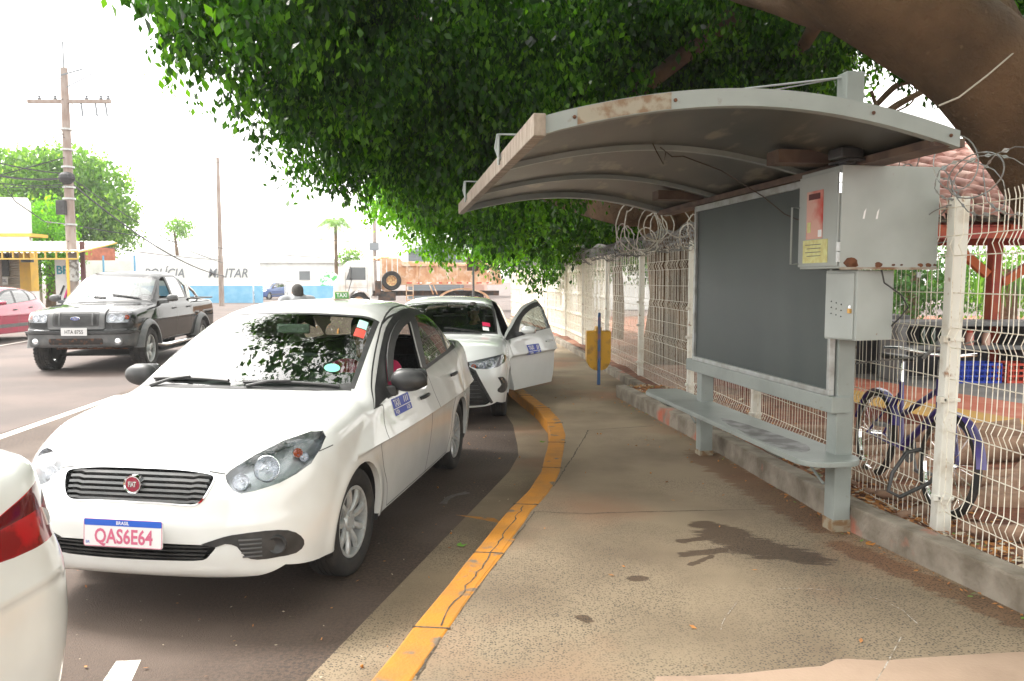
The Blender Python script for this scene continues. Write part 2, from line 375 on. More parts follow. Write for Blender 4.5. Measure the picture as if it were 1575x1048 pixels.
FIAT=Shell(L=4.29,W=.85,H=1.507,zlow=.15,rw=.30,arch=.335,wheels=(.86,3.37),spine=(.95,3.45,.66),zbelt=1.0,
 w=[(0,.79),(.3,.805),(.86,.835),(1.6,.845),(2.4,.848),(3.37,.84),(3.9,.81),(4.29,.76)],
 zt=[(-.1,.70),(.05,.775),(.15,.82),(.35,.885),(.6,.94),(.85,.98),(1.05,1.005),(1.3,1.005),(2.2,1.01),(3.2,1.04),(3.6,1.105),(3.9,1.12),(4.2,1.10),(4.4,1.04)],
 zb=[(-.1,.27),(.1,.24),(.5,.18),(3.8,.17),(4.1,.24),(4.4,.30)],
 xf=[(.1,.09),(.2,.035),(.28,.012),(.40,.0),(.50,.005),(.56,.02),(.66,.045),(.76,.09),(.84,.17),(.95,.30),(1.2,.6)],
 xr=[(.1,4.20),(.3,4.26),(.6,4.29),(.85,4.27),(1.0,4.25),(1.1,4.23),(1.3,4.0)],
 zr=[(.7,.72),(1.0,.955),(1.3,1.145),(1.6,1.315),(1.85,1.425),(2.05,1.475),(2.35,1.505),(2.7,1.505),(3.0,1.475),(3.25,1.415),(3.5,1.29),(3.8,1.085),(4.0,.93)],
 wg=[(.8,.74),(1.3,.775),(2.2,.79),(3.2,.775),(3.8,.72)],crease=(.80,.035))
YARIS=Shell(L=4.15,W=.865,H=1.49,zlow=.15,rw=.30,arch=.335,wheels=(.82,3.37),spine=(.95,3.4,.66),zbelt=1.02,fa=.07,fb=.26,
 w=[(0,.81),(.3,.825),(.82,.852),(1.6,.857),(2.4,.862),(3.37,.855),(3.8,.83),(4.15,.77)],
 zt=[(-.1,.74),(.05,.82),(.15,.875),(.35,.94),(.6,.985),(.85,1.01),(1.05,1.03),(1.3,1.03),(2.2,1.04),(3.2,1.07),(3.8,1.10),(4.2,1.06)],
 zb=[(-.1,.22),(.1,.20),(.5,.18),(3.6,.18),(4.0,.25),(4.3,.30)],
 xf=[(.1,.08),(.2,.03),(.35,.0),(.55,.0),(.70,.03),(.80,.07),(.90,.16),(1.0,.32),(1.2,.6)],
 xr=[(.1,4.05),(.3,4.12),(.6,4.15),(.85,4.13),(1.05,4.05),(1.3,3.9)],
 zr=[(.7,.76),(1.0,.97),(1.3,1.15),(1.6,1.31),(1.85,1.415),(2.05,1.46),(2.4,1.487),(2.8,1.48),(3.2,1.45),(3.55,1.40),(3.75,1.33),(3.95,1.12),(4.1,.95)],
 wg=[(.8,.75),(1.3,.79),(2.2,.80),(3.2,.79),(3.8,.74),(4.1,.7)],crease=(.80,.045))
TAIL=Shell(L=4.42,W=.865,H=1.49,zlow=.15,rw=.30,arch=.335,wheels=(.82,3.37),spine=(.95,3.6,.70),zbelt=1.02,ra=.04,rb=.14,
 w=[(0,.81),(.3,.825),(.82,.852),(1.6,.857),(2.4,.862),(3.37,.855),(3.9,.835),(4.42,.80)],
 zt=[(-.1,.74),(.05,.82),(.15,.875),(.35,.94),(.6,.985),(.85,1.01),(1.05,1.03),(1.3,1.03),(2.2,1.04),(3.2,1.08),(3.8,1.13),(4.2,1.13),(4.38,1.10),(4.6,1.0)],
 zb=[(-.1,.22),(.1,.20),(.5,.18),(3.6,.18),(4.2,.25),(4.5,.30)],
 xf=[(.1,.08),(.2,.03),(.35,.0),(.55,.0),(.70,.03),(.80,.07),(.90,.16),(1.0,.32),(1.2,.6)],
 xr=[(.1,4.30),(.3,4.38),(.55,4.42),(.70,4.41),(.85,4.36),(1.0,4.34),(1.1,4.36),(1.3,4.3)],
 zr=[(.7,.76),(1.0,.97),(1.3,1.15),(1.6,1.31),(1.85,1.415),(2.05,1.46),(2.4,1.487),(2.8,1.47),(3.2,1.39),(3.5,1.27),(3.8,1.10),(4.0,.95)],
 wg=[(.8,.75),(1.3,.79),(2.2,.80),(3.2,.79),(3.8,.72)],crease=(.80,.045),crk=.002,bulge=.035)
PICK=Shell(L=5.15,W=.89,H=1.76,zlow=.35,rw=.365,arch=.43,wheels=(.86,4.05),spine=(.95,4.6,.85),zbelt=1.15,fa=.05,fb=.22,kst=.07,kroof=.10,kgh=.03,kfs=.10,tumble=.30,bulge=.05,zwide=.80,pf=8,crown=.03,ghcrown=.03,flare=.03,rb=.05,ra=.02,
 w=[(0,.85),(.3,.86),(.86,.868),(1.6,.87),(4.0,.87),(4.8,.868),(5.15,.86)],
 zt=[(-.1,.98),(.05,1.02),(.15,1.05),(.5,1.10),(1.0,1.15),(1.4,1.17),(3.3,1.17),(3.5,1.17),(5.1,1.17),(5.3,1.15)],
 zb=[(-.1,.46),(.1,.44),(.5,.44),(3.6,.44),(4.6,.48),(5.2,.55)],
 xf=[(.3,.10),(.45,.03),(.55,.0),(.72,.0),(.76,.04),(.9,.05),(1.02,.08),(1.10,.2),(1.3,.5)],
 xr=[(.3,5.10),(.6,5.14),(1.1,5.15),(1.3,5.14)],
 zr=[(.9,.90),(1.15,1.06),(1.35,1.19),(1.7,1.43),(1.95,1.60),(2.15,1.69),(2.5,1.745),(2.9,1.75),(3.15,1.73),(3.27,1.64),(3.42,1.35),(3.52,1.15),(3.6,.95)],
 wg=[(.8,.78),(1.3,.80),(2.2,.81),(3.2,.80),(3.8,.78)])

# ---------------- shared materials ----------------
WHITE=mat('white_paint',(.72,.735,.72),.22,coat=.8,c2=(.66,.67,.65),scale=5,amt=(.35,.7))
WHITE2=mat('pearl_white_paint',(.70,.725,.715),.24,coat=.8,c2=(.65,.67,.66),scale=3,amt=(.35,.7))
BLACKP=mat('black_paint',(.005,.007,.007),.07,coat=0,spec=.34,c2=(.014,.014,.013),scale=4,amt=(.4,.75))
PINKP=mat('magenta_paint',(.34,.012,.055),.25,coat=.8,c2=(.30,.015,.05),scale=4)
SILVP=mat('silver_green_paint',(.45,.52,.50),.3,metal=.3,coat=.6)
PLAS=mat('black_plastic',(.022,.023,.024),.45,c2=(.04,.04,.04),scale=14,bump=.05,bscale=300)
GREYP=mat('grey_plastic',(.085,.09,.092),.55,c2=(.12,.12,.12),scale=9,bump=.05,bscale=260)
CABIN=mat('cabin_trim',(.03,.031,.033),.75,c2=(.045,.045,.045),scale=20,bump=.1,bscale=200)
SEATM=mat('seat_cloth',(.035,.036,.04),.9,c2=(.06,.06,.065),scale=60,bump=.2,bscale=300)
RUB=mat('tyre_rubber',(.016,.016,.016),.85,c2=(.045,.038,.032),scale=7,amt=(.45,.7),bump=.12,bscale=120)
RIMM=mat('rim_silver',(.46,.48,.48),.38,metal=.35,c2=(.36,.35,.33),scale=22,amt=(.5,.72))
CHROME=mat('chrome',(.8,.81,.82),.08,metal=1)
BOWL=mat('lamp_reflector',(.85,.87,.9),.12,metal=1,bump=.5,bscale=45)
DARKB=mat('lamp_housing',(.42,.45,.47),.22,metal=.6)
LENS=glass('lamp_lens',(.97,.98,1),.9)
WGL=glass('windscreen_glass',(.70,.80,.75),.9)
TGL=glass('tinted_glass',(.26,.30,.29),1.1)
RED=mat('red_lens',(.42,.004,.008),.1,coat=1,c2=(.20,.002,.004),scale=9,amt=(.45,.55))
ORANGE=mat('amber_lens',(.75,.13,.03),.15,coat=1)
PLATE=mat('plate_white',(.78,.77,.78),.5); PBLUE=mat('plate_blue',(.02,.11,.55),.5); PRED=mat('plate_red_letters',(.60,.14,.24),.6); PBLK=mat('plate_black_letters',(.03,.03,.03),.6)
STBLUE=mat('sticker_blue',(.012,.045,.42),.4); STWHITE=mat('sticker_white',(.80,.80,.80),.5); RUST=mat('rust',(.16,.06,.025),.9,c2=(.06,.03,.02),scale=14)
def wheel(parent,x,y,r,wd,side,style='hubcap',steer=0,spokes=9):
    """side -1: outer face towards -y. returns mesh part 'wheel' with tyre and rim below it"""
    q=side; k=r/.30
    hub=MB(); hub.lathe([(0,q*.00),(.14*k,q*.00),(.15*k,-q*.05),(.15*k,-q*wd*.4),(0,-q*wd*.4)],(0,0,0),'Y',20); h=hub.build('wheel',PLAS,parent,smooth=40); h.location=(x,y,r); h.rotation_euler=(0,0,steer)
    t=MB(); e=wd/2; rr=.68*r
    pr=[(rr,-e*.8),(rr+.01,-e*.93),(r*.86,-e*1.0),(r*.965,-e*.9),(r*.995,-e*.72)]
    pr+= [(r,-e*.6),(r,-e*.36),(r-.007,-e*.34),(r-.007,-e*.28),(r,-e*.26),(r,e*-.04),(r-.007,e*-.03),(r-.007,e*.03),(r,e*.04),(r,e*.26),(r-.007,e*.28),(r-.007,e*.34),(r,e*.36),(r,e*.6)]
    pr+=[(r*.995,e*.72),(r*.965,e*.9),(r*.86,e*1.0),(rr+.01,e*.93),(rr,e*.8),(rr-.012,e*.7),(rr-.012,-e*.7)]
    t.lathe(pr,(0,0,0),'Y',56,closed=True)
    if style=='offroad':
        for i in range(40):
            a=2*math.pi*i/40
            for s_ in(-1,1):
                M=Matrix.Rotation(a+(.04 if s_>0 else 0),3,'Y'); t.box(M@Vector((r+.004,s_*e*.62,0)),(.018,e*.5,.026),M=M)
    t.build('tyre',RUB,h,smooth=50)
    m=MB(); f=q*e*.80; g=rr-.004
    m.lathe([(g,f),(g-.004,f+q*.004),(g-.018,f+q*.002),(g-.022,f-q*.02),(g-.022,-q*.03)],(0,0,0),'Y',48)
    def spoke(a,r0,r1,w0,w1,h0,h1,d,tw=0):
        u=Vector((math.cos(a),0,math.sin(a))); v=Vector((-math.sin(a),0,math.cos(a))); V=[]
        n=6
        for i in range(n+1):
            t_=i/n; rad=r0+(r1-r0)*t_; w_=w0+(w1-w0)*t_; hh=h0+(h1-h0)*t_+ .012*math.sin(math.pi*t_); sw=v*tw*t_*t_
            for s_,dy in((-1,-.012),(-.6,0),(.6,0),(1,-.012),(1,-d),(-1,-d)): V.append(u*rad+sw+v*w_*s_/2+Vector((0,q*(hh+dy),0)))
        F=[]
        for i in range(n):
            for j in range(6): F.append((i*6+j,i*6+(j+1)%6,i*6+6+(j+1)%6,i*6+6+j))
        m.add(V,F)
    ef=e*.80
    if style=='hubcap':
        for i in range(spokes):
            spoke(2*math.pi*i/spokes+.2,.045,g-.014,.036,.042 if spokes>8 else .06,ef-.028,ef-.008,.02,tw=.01)
        m.lathe([(0,q*(ef-.012)),(.05,q*(ef-.014)),(.062,q*(ef-.03)),(.062,0)],(0,0,0),'Y',24)
        for i in range(4): a=math.pi/2*i+.5; m.lathe([(0,q*(ef-.006)),(.009,q*(ef-.006)),(.01,q*(ef-.02))],(.046*math.cos(a),0,.046*math.sin(a)),'Y',8)
    elif style=='alloy':
        for i in range(spokes): spoke(2*math.pi*i/spokes+.2,.04,g-.012,.05,.03,ef-.03,ef-.008,.03)
        m.lathe([(0,q*(ef-.016)),(.04,q*(ef-.018)),(.055,q*(ef-.035)),(.055,0)],(0,0,0),'Y',24)
    else:
        for i in range(6): spoke(2*math.pi*i/6+.2,.05,g-.014,.085,.11,ef-.05,ef-.03,.03)
        m.lathe([(0,q*(ef-.0)),(.04,q*(ef-.002)),(.05,q*(ef-.04)),(.075,q*(ef-.045)),(.08,0)],(0,0,0),'Y',24)
    m.build('rim',RIMM,h,smooth=35)
    bd=MB(); bd.lathe([(0,q*.01),(g*.62,q*.01),(g*.62,-q*.01),(0,-q*.01)],(0,0,0),'Y',24); bd.build('brake_disc',GREYP,h,smooth=30)
    return h
def circ(x,z,r,n=22): return [(x+r*math.cos(a),z+r*math.sin(a)) for a in [2*math.pi*i/n for i in range(n)]]
def rrect(x0,x1,y0,y1,r,n=4):
    o=[]
    for cx,cy,a0 in((x1-r,y1-r,0),(x0+r,y1-r,90),(x0+r,y0+r,180),(x1-r,y0+r,270)):
        for i in range(n+1): a=R(a0+90*i/n); o.append((cx+r*math.cos(a),cy+r*math.sin(a)))
    return o
def mirror(parent,p,sz,m,side,lens=True,cap=None):
    """door mirror: shaped housing with glass on its rear face"""
    x,y,z=p; b=bmesh.new(); bmesh.ops.create_cube(b,size=1)
    for v in b.verts:
        v.co.x*=sz[0];v.co.y*=sz[1];v.co.z*=sz[2]
        if v.co.y*side>0: v.co.z*=.78; v.co.x*=.75; v.co.x+=.01
        if v.co.x<0: v.co.z*=.80; v.co.y*=.9
    me=bpy.data.meshes.new('mirror'); b.to_mesh(me); b.free(); me.materials.append(cap or m)
    o=bpy.data.objects.new('mirror',me); COL.objects.link(o); o.parent=parent; o.location=p
    sb=o.modifiers.new('s','SUBSURF'); sb.levels=3; sb.render_levels=3; me.shade_smooth()
    a=MB(); a.hexa([(-.03,-side*sz[1]*.25,-sz[2]*.45),(.03,-side*sz[1]*.25,-sz[2]*.45),(.04,-side*(sz[1]*.5+.10),-sz[2]*.55),(-.05,-side*(sz[1]*.5+.10),-sz[2]*.55),(-.03,-side*sz[1]*.25,-sz[2]*.15),(.03,-side*sz[1]*.25,-sz[2]*.15),(.04,-side*(sz[1]*.5+.10),-sz[2]*.2),(-.05,-side*(sz[1]*.5+.10),-sz[2]*.2)]); a.build('mirror_arm',m,o,bevel=.008)
    g=MB(); g.prism(rrect(-sz[1]*.36,sz[1]*.36,-sz[2]*.30,sz[2]*.30,.03),sz[0]*.36,sz[0]*.40,lambda u,v,h:(h,u,v)); g.build('mirror_glass',CHROME,o)
    return o
def seat(parent,x,y,z=.30,s=1.0):
    m=MB(); m.box((x,y,z+.08),(.50*s,.50,.16)); M=Matrix.Rotation(R(18),3,'Y'); m.box((x+.30,y,z+.42),(.14,.48,.62),M=M)
    o=m.build('seat',SEATM,parent,bevel=.045,seg=3,smooth=60)
    h=MB(); h.box((x+.41,y,z+.84),(.09,.26,.20),M=M); h.build('headrest',SEATM,o,bevel=.035,seg=3,smooth=60)
    return o
def interior(root,sh,xd,zd,xs_,wid=.62,steer=True,rear=True,wheel_y=-.36):
    d=MB(); P=[(xd-.02,zd-.03),(xd+.30,zd+.0),(xd+.42,zd-.04),(xd+.47,zd-.14),(xd+.40,zd-.34),(xd+.05,zd-.40)]
    d.prism(P,-wid-.06,wid+.06,lambda u,v,h:(u,h,v)); d.prism([(xd+.34,zd-.02),(xd+.44,zd+.055),(xd+.50,zd+.04),(xd+.47,zd-.05)],wheel_y-.17,wheel_y+.17,lambda u,v,h:(u,h,v))
    d.build('dashboard',CABIN,root,bevel=.02,smooth=60)
    fl=MB(); fl.box((sh.L*.5,0,.24),(sh.L*.62,wid*2+.10,.03)); fl.build('floor',CABIN,root)
    for yy in(-.36,.36): seat(root,xs_,yy)
    if rear:
        m=MB(); m.box((xs_+.92,0,.40),(.46,1.18,.16)); m.box((xs_+1.22,0,.74),(.14,1.18,.60),M=Matrix.Rotation(R(20),3,'Y')); ro=m.build('rear_seat',SEATM,root,bevel=.04,smooth=60)
    if steer:
        m=MB(); c=Vector((xd+.60,wheel_y,zd-.02)); ax=Matrix.Rotation(R(-65),3,'Y'); pts=[]
        for i in range(32):
            a=2*math.pi*i/32; pts.append(c+ax@Vector((.175*math.cos(a),.175*math.sin(a),0)))
        m.tube(pts,.014,8,closed=True); m.sphere(c,(.05,.06,.05)); 
        for a in(math.pi/2,-math.pi/2,math.pi): m.bar(c,c+ax@Vector((.17*math.cos(a),.17*math.sin(a),0)),.03,.014)
        m.tube([c,c+ax@Vector((0,0,-.25))],.03); m.build('steering_wheel',PLAS,root,smooth=40)
def inner_lining(root,sh,V,faces,zmin=.75):
    Fs=[f for f in faces if min(V[i][2] for i in f)>zmin]; used=sorted({i for f in Fs for i in f}); ix={i:k for k,i in enumerate(used)}
    P=V[used]-sh.normals(V[used])*.022; P[:,1]=np.maximum(P[:,1],0); m=MB()
    for s_ in(1,-1): m.add([(p[0],p[1]*s_,p[2]) for p in P],[tuple(ix[i] for i in f) for f in Fs])
    m.build('cabin_lining',CABIN,root,smooth=180)
def arch_liner(root,sh,xw,r):
    for s_ in(-1,1):
        m=MB(); n=16; ro=r+.012
        P=[(xw+ro*math.cos(a),sh.rw+ro*math.sin(a)) for a in [math.pi*(-.12)+math.pi*1.24*i/n for i in range(n+1)]]
        yo=[float(sh.ys(max(.05,min(sh.L-.05,p[0])),max(sh.zlow+.12,p[1]))[0]) for p in P]
        P=[(p[0],max(p[1],sh.zlow+.06)) for p in P]
        vs=[(p[0],s_*(min(y,sh.W+.02)-.010),p[1]) for p,y in zip(P,yo)]+[(p[0],s_*.42,p[1]) for p in P]+[(xw,s_*.42,sh.rw)]
        fs=[(i,i+1,n+2+i,n+1+i) for i in range(n)]+[(n+1+i,n+2+i,2*n+2) for i in range(n)]
        m.add(vs,fs); m.build('wheel_arch',PLAS,root,smooth=30)
def arch_lip(sh,xw,r,depth=.035,sides=(-1,1)):
    m=MB(); n=26; A=[-math.pi*.10+math.pi*1.2*i/n for i in range(n+1)]; u=[xw+r*math.cos(a) for a in A]; v=[max(sh.zlow+.10,sh.rw+r*math.sin(a)) for a in A]
    P=sh.map('side',u,v,0,1); 
    for s_ in sides:
        vs=[(p[0],p[1]*s_,p[2]) for p in P]+[(p[0],(p[1]-depth)*s_,p[2]) for p in P]; m.add(vs,[(i,i+1,n+2+i,n+1+i) for i in range(n)])
    return m
def lamp(root,sh,Vd,poly,plane,bowls,name='headlight',depth=.05,extra=None,amber=None):
    """lens cut from the body with a recessed housing and reflectors. poly given for y<0 side"""
    for s_ in(-1,1):
        o=half_obj(sh,name,*Vd,LENS,root,sides=(s_,))
        pl=[(u*(-s_),v) for u,v in poly] if plane!='side' else poly
        mb=patch(sh,pl,plane,off=-depth,skirt=-(depth-.003),side=s_); mb.build('lamp_housing',DARKB,o,smooth=40)
        bw=MB(); am=MB()
        for (u,v,r,kind) in bowls:
            uu=u*(-s_) if plane!='side' else u
            P=sh.map(plane,[uu],[v],-depth*.55,s_)[0]; N=sh.normals(sh.map(plane,[uu],[v],0,s_))[0]; N=Vector((N[0]*.5-.5,N[1]*.45,N[2]*.3)).normalized()
            Z=N; X=Z.orthogonal().normalized(); Y=Z.cross(X); c=Vector(P); tgt=am if kind=='a' else bw
            prof=[(r*1.06,.010),(r,.012),(r*.92,-.002),(r*.7,-.018),(r*.4,-.028),(.0,-.032)]; vs=[];fs=[];n=24
            for k in range(n):
                a=2*math.pi*k/n
                for rr,hh in prof: vs.append(c+X*rr*math.cos(a)+Y*rr*math.sin(a)+Z*hh)
            for k in range(n):
                j=(k+1)%n
                for i in range(len(prof)-1): fs.append((k*6+i,k*6+i+1,j*6+i+1,j*6+i))
            tgt.add(vs,fs); 
            if kind!='a': tgt.sphere(c-Z*.008,r*.26,10)
        if bw.v: bw.build('reflector',BOWL,o,smooth=60)
        if am.v: am.build('indicator',ORANGE,o,smooth=60)
def opening(root,sh,poly,plane,depth,name,slats=None,slatm=None,rim=None,rimm=None,mirrory=True,back=PLAS,sides=(1,)):
    """recess behind a hole cut in the shell: back wall, side wall, slats"""
    mb=patch(sh,poly,plane,off=-depth,skirt=-(depth-.001)); o=mb.build(name,back,root,smooth=30)
    if slats:
        m=MB()
        for pts,wd,off,sk in slats: strip(sh,pts,wd,plane,off=off,skirt=sk,mb=m,step=.05)
        m.build('slats',slatm or GREYP,o,smooth=30)
    if rim:
        m=MB(); P=poly; Q=inset(poly,rim); n=len(P)
        A=sh.map(plane,[p[0] for p in P],[p[1] for p in P],.004); B=sh.map(plane,[p[0] for p in Q],[p[1] for p in Q],.004); C=sh.map(plane,[p[0] for p in Q],[p[1] for p in Q],-.02)
        m.add(A.tolist()+B.tolist()+C.tolist(),[(i,(i+1)%n,n+(i+1)%n,n+i) for i in range(n)]+[(n+i,n+(i+1)%n,2*n+(i+1)%n,2*n+i) for i in range(n)]); m.build('grille_rim',rimm or CHROME,o,smooth=40)
    return o
def handle(root,sh,x,z,m,side,ln=.19):
    P=sh.map('side',[x-ln/2,x-ln/4,x,x+ln/4,x+ln/2],[z-.006,z,z+.004,z+.002,z-.006],0,side); off=[.006,.026,.032,.026,.006]
    pts=[Vector((p[0],p[1]+side*o,p[2])) for p,o in zip(P,off)]; mb=MB(); mb.tube(pts,[.011,.014,.015,.014,.011],10); 
    return mb.build('door_handle',m,root,smooth=60)

# ================= ground, kerb, pavement =================
def pave_mat():
    m=mat('exposed_aggregate',(.26,.200,.130),.85,c2=(.165,.122,.078),scale=1.3,amt=(.38,.66),bump=.25,bscale=140,c3=(.29,.145,.08),scale3=.55,amt3=(.52,.72))
    n=m.node_tree; b=n.nodes['Principled BSDF']; prev=b.inputs['Base Color'].links[0].from_socket; tc=[q for q in n.nodes if q.type=='TEX_COORD'][0].outputs['Object']
    mp=n.nodes.new('ShaderNodeMapping'); mp.inputs['Scale'].default_value=(1,1.35,1); n.links.new(tc,mp.inputs[0])
    v=n.nodes.new('ShaderNodeTexVoronoi'); v.inputs['Scale'].default_value=82; n.links.new(mp.outputs[0],v.inputs['Vector'])
    r=n.nodes.new('ShaderNodeMapRange'); r.inputs[1].default_value=.46; r.inputs[2].default_value=.32; n.links.new(v.outputs['Distance'],r.inputs[0])
    s=n.nodes.new('ShaderNodeSeparateColor'); n.links.new(v.outputs['Color'],s.inputs[0]); k=n.nodes.new('ShaderNodeMath'); k.operation='LESS_THAN'; k.inputs[1].default_value=.75; n.links.new(s.outputs[0],k.inputs[0])
    t=n.nodes.new('ShaderNodeTexNoise'); t.inputs['Scale'].default_value=.75; t.inputs['Detail'].default_value=4; n.links.new(tc,t.inputs['Vector']); r2=n.nodes.new('ShaderNodeMapRange'); r2.inputs[1].default_value=.40; r2.inputs[2].default_value=.58; sp=n.nodes.new('ShaderNodeSeparateXYZ'); n.links.new(tc,sp.inputs[0]); yy=n.nodes.new('ShaderNodeMath'); yy.operation='MULTIPLY_ADD'; yy.inputs[1].default_value=-.06; yy.inputs[2].default_value=.28; n.links.new(sp.outputs[1],yy.inputs[0]); ad=n.nodes.new('ShaderNodeMath'); ad.operation='ADD'; n.links.new(t.outputs[0],ad.inputs[0]); n.links.new(yy.outputs[0],ad.inputs[1]); n.links.new(ad.outputs[0],r2.inputs[0])
    a=n.nodes.new('ShaderNodeMath'); a.operation='MULTIPLY'; n.links.new(r.outputs[0],a.inputs[0]); n.links.new(k.outputs[0],a.inputs[1]); a2=n.nodes.new('ShaderNodeMath'); a2.operation='MULTIPLY'; n.links.new(a.outputs[0],a2.inputs[0]); n.links.new(r2.outputs[0],a2.inputs[1])
    x=n.nodes.new('ShaderNodeMix'); x.data_type='RGBA'; n.links.new(a2.outputs[0],x.inputs[0]); n.links.new(prev,x.inputs[6]); x.inputs[7].default_value=(.066,.052,.038,1); n.links.new(x.outputs[2],b.inputs['Base Color']); return m
PAVE=pave_mat()

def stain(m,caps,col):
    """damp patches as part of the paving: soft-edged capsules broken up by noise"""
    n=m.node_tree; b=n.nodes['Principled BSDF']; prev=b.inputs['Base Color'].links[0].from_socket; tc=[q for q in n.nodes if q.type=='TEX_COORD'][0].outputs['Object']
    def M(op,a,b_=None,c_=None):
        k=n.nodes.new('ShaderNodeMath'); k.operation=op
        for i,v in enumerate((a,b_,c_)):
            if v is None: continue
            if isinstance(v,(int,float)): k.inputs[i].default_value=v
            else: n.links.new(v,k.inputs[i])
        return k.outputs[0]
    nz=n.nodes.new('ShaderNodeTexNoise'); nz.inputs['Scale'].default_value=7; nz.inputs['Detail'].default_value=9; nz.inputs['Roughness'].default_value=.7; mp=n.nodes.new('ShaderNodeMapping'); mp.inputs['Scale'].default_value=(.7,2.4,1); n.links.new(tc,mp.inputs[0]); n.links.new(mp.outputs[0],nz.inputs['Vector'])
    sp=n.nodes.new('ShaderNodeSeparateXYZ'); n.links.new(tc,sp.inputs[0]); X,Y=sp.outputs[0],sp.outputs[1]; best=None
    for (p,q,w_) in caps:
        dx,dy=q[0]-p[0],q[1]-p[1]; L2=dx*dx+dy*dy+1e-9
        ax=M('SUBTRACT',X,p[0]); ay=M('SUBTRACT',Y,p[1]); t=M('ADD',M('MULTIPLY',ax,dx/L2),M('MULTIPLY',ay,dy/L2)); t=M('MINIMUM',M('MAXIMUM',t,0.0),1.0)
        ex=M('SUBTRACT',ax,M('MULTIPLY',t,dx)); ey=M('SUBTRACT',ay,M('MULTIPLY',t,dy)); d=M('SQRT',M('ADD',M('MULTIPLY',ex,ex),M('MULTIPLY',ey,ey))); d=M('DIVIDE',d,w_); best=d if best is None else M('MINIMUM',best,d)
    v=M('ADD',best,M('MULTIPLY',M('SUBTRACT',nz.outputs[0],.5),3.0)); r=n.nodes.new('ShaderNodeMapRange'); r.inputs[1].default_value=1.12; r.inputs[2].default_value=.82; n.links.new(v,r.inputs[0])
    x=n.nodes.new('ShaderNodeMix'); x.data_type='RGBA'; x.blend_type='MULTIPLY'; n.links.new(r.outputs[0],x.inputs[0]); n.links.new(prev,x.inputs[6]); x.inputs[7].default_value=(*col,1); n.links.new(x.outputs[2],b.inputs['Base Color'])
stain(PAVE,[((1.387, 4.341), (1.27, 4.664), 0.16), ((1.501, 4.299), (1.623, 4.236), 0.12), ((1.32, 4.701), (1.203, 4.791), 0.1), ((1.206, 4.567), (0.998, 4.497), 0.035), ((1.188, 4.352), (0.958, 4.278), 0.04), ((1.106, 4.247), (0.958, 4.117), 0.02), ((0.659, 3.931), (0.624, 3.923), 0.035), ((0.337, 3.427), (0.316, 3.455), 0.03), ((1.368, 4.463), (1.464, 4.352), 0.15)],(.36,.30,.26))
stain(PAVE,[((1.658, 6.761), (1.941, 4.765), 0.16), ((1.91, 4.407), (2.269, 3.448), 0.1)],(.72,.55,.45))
ASPH=mat('asphalt',(.105,.082,.073),.88,c2=(.065,.052,.047),scale=90,amt=(.42,.6),bump=.35,bscale=170,c3=(.125,.094,.082),scale3=.6,amt3=(.4,.65))
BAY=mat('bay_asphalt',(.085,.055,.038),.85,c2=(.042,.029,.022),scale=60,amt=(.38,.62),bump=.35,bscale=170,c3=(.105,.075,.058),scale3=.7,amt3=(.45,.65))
GUT=pave_mat(); GUT.name='gutter_concrete'
CRK=mat('crack',(.06,.045,.03),.9,c2=(.13,.10,.07),scale=40,amt=(.45,.6))
YEL=mat('kerb_yellow',(.46,.185,.012),.75,c2=(.34,.15,.025),scale=6,amt=(.4,.68),bump=.25,bscale=60,c3=(.16,.12,.085),scale3=7,amt3=(.58,.66))
CONC=mat('old_concrete',(.27,.235,.19),.9,c2=(.14,.115,.085),scale=5,amt=(.38,.65),bump=.5,bscale=35,c3=(.42,.11,.06),scale3=1.7,amt3=(.60,.68))
SOIL=mat('red_soil',(.21,.080,.045),.95,c2=(.12,.048,.028),scale=9,bump=1.0,bscale=24,c3=(.27,.13,.075),scale3=2.3)
DARK=mat('wet_stain',(.062,.042,.026),.8,c2=(.10,.070,.044),scale=30,bump=.1)
LINEW=mat('road_paint',(.66,.62,.56),.8,c2=(.30,.26,.23),scale=26,amt=(.5,.68),bump=.2,bscale=90)
m=MB(); m.box((0,150,-.05),(900,900,.1)); tag(m.build('road',ASPH),kind='structure')
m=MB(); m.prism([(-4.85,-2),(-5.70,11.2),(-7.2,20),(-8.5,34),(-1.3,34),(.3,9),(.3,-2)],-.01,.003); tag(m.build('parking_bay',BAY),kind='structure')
KL=[Vector(p) for p in[(-1.60,-1.7),(-1.0,.9),(-.542,2.882),(-.02,5.13),(.12,5.62),(.235,6.2),(.316,7.054),(.375,7.7),(.381,8.37),(.30,9.2),(.16,10.0),(.0,10.9),(-.25,13),(-.7,18),(-1.3,26),(-1.75,32)]]
def offpoly(P,d):
    o=[]
    for i,p in enumerate(P):
        t=(P[min(i+1,len(P)-1)]-P[max(i-1,0)]).normalized(); o.append(p+Vector((t.y,-t.x))*d)
    return o
KR=offpoly(KL,.155)
def ribbon(A,B,z0,z1,name,mt,bottom=False,bevel=0):
    m=MB(); n=len(A); vs=[(p.x,p.y,z0) for p in A]+[(p.x,p.y,z1) for p in A]+[(p.x,p.y,z1) for p in B]+[(p.x,p.y,z0) for p in B]; fs=[]
    for i in range(n-1):
        for k in range(3): fs.append((k*n+i,k*n+i+1,(k+1)*n+i+1,(k+1)*n+i))
    fs+=[(0,n,2*n,3*n),(n-1,4*n-1,3*n-1,2*n-1)]; m.add(vs,fs); return m.build(name,mt,bevel=bevel)
def dense(P,st=.25):
    o=[]
    for a,b in zip(P[:-1],P[1:]):
        k=max(1,int((b-a).length/st)); o+=[a+(b-a)*i/k for i in range(k)]
    return o+[P[-1]]
def wob(P,a): return [p+Vector((rng.uniform(-a,a),rng.uniform(-a,a))) for p in P]
tag(ribbon(wob(dense(KL),.005),wob(dense(KR),.004),0,.132,'kerb',YEL,bevel=.012),kind='structure')
m=MB()
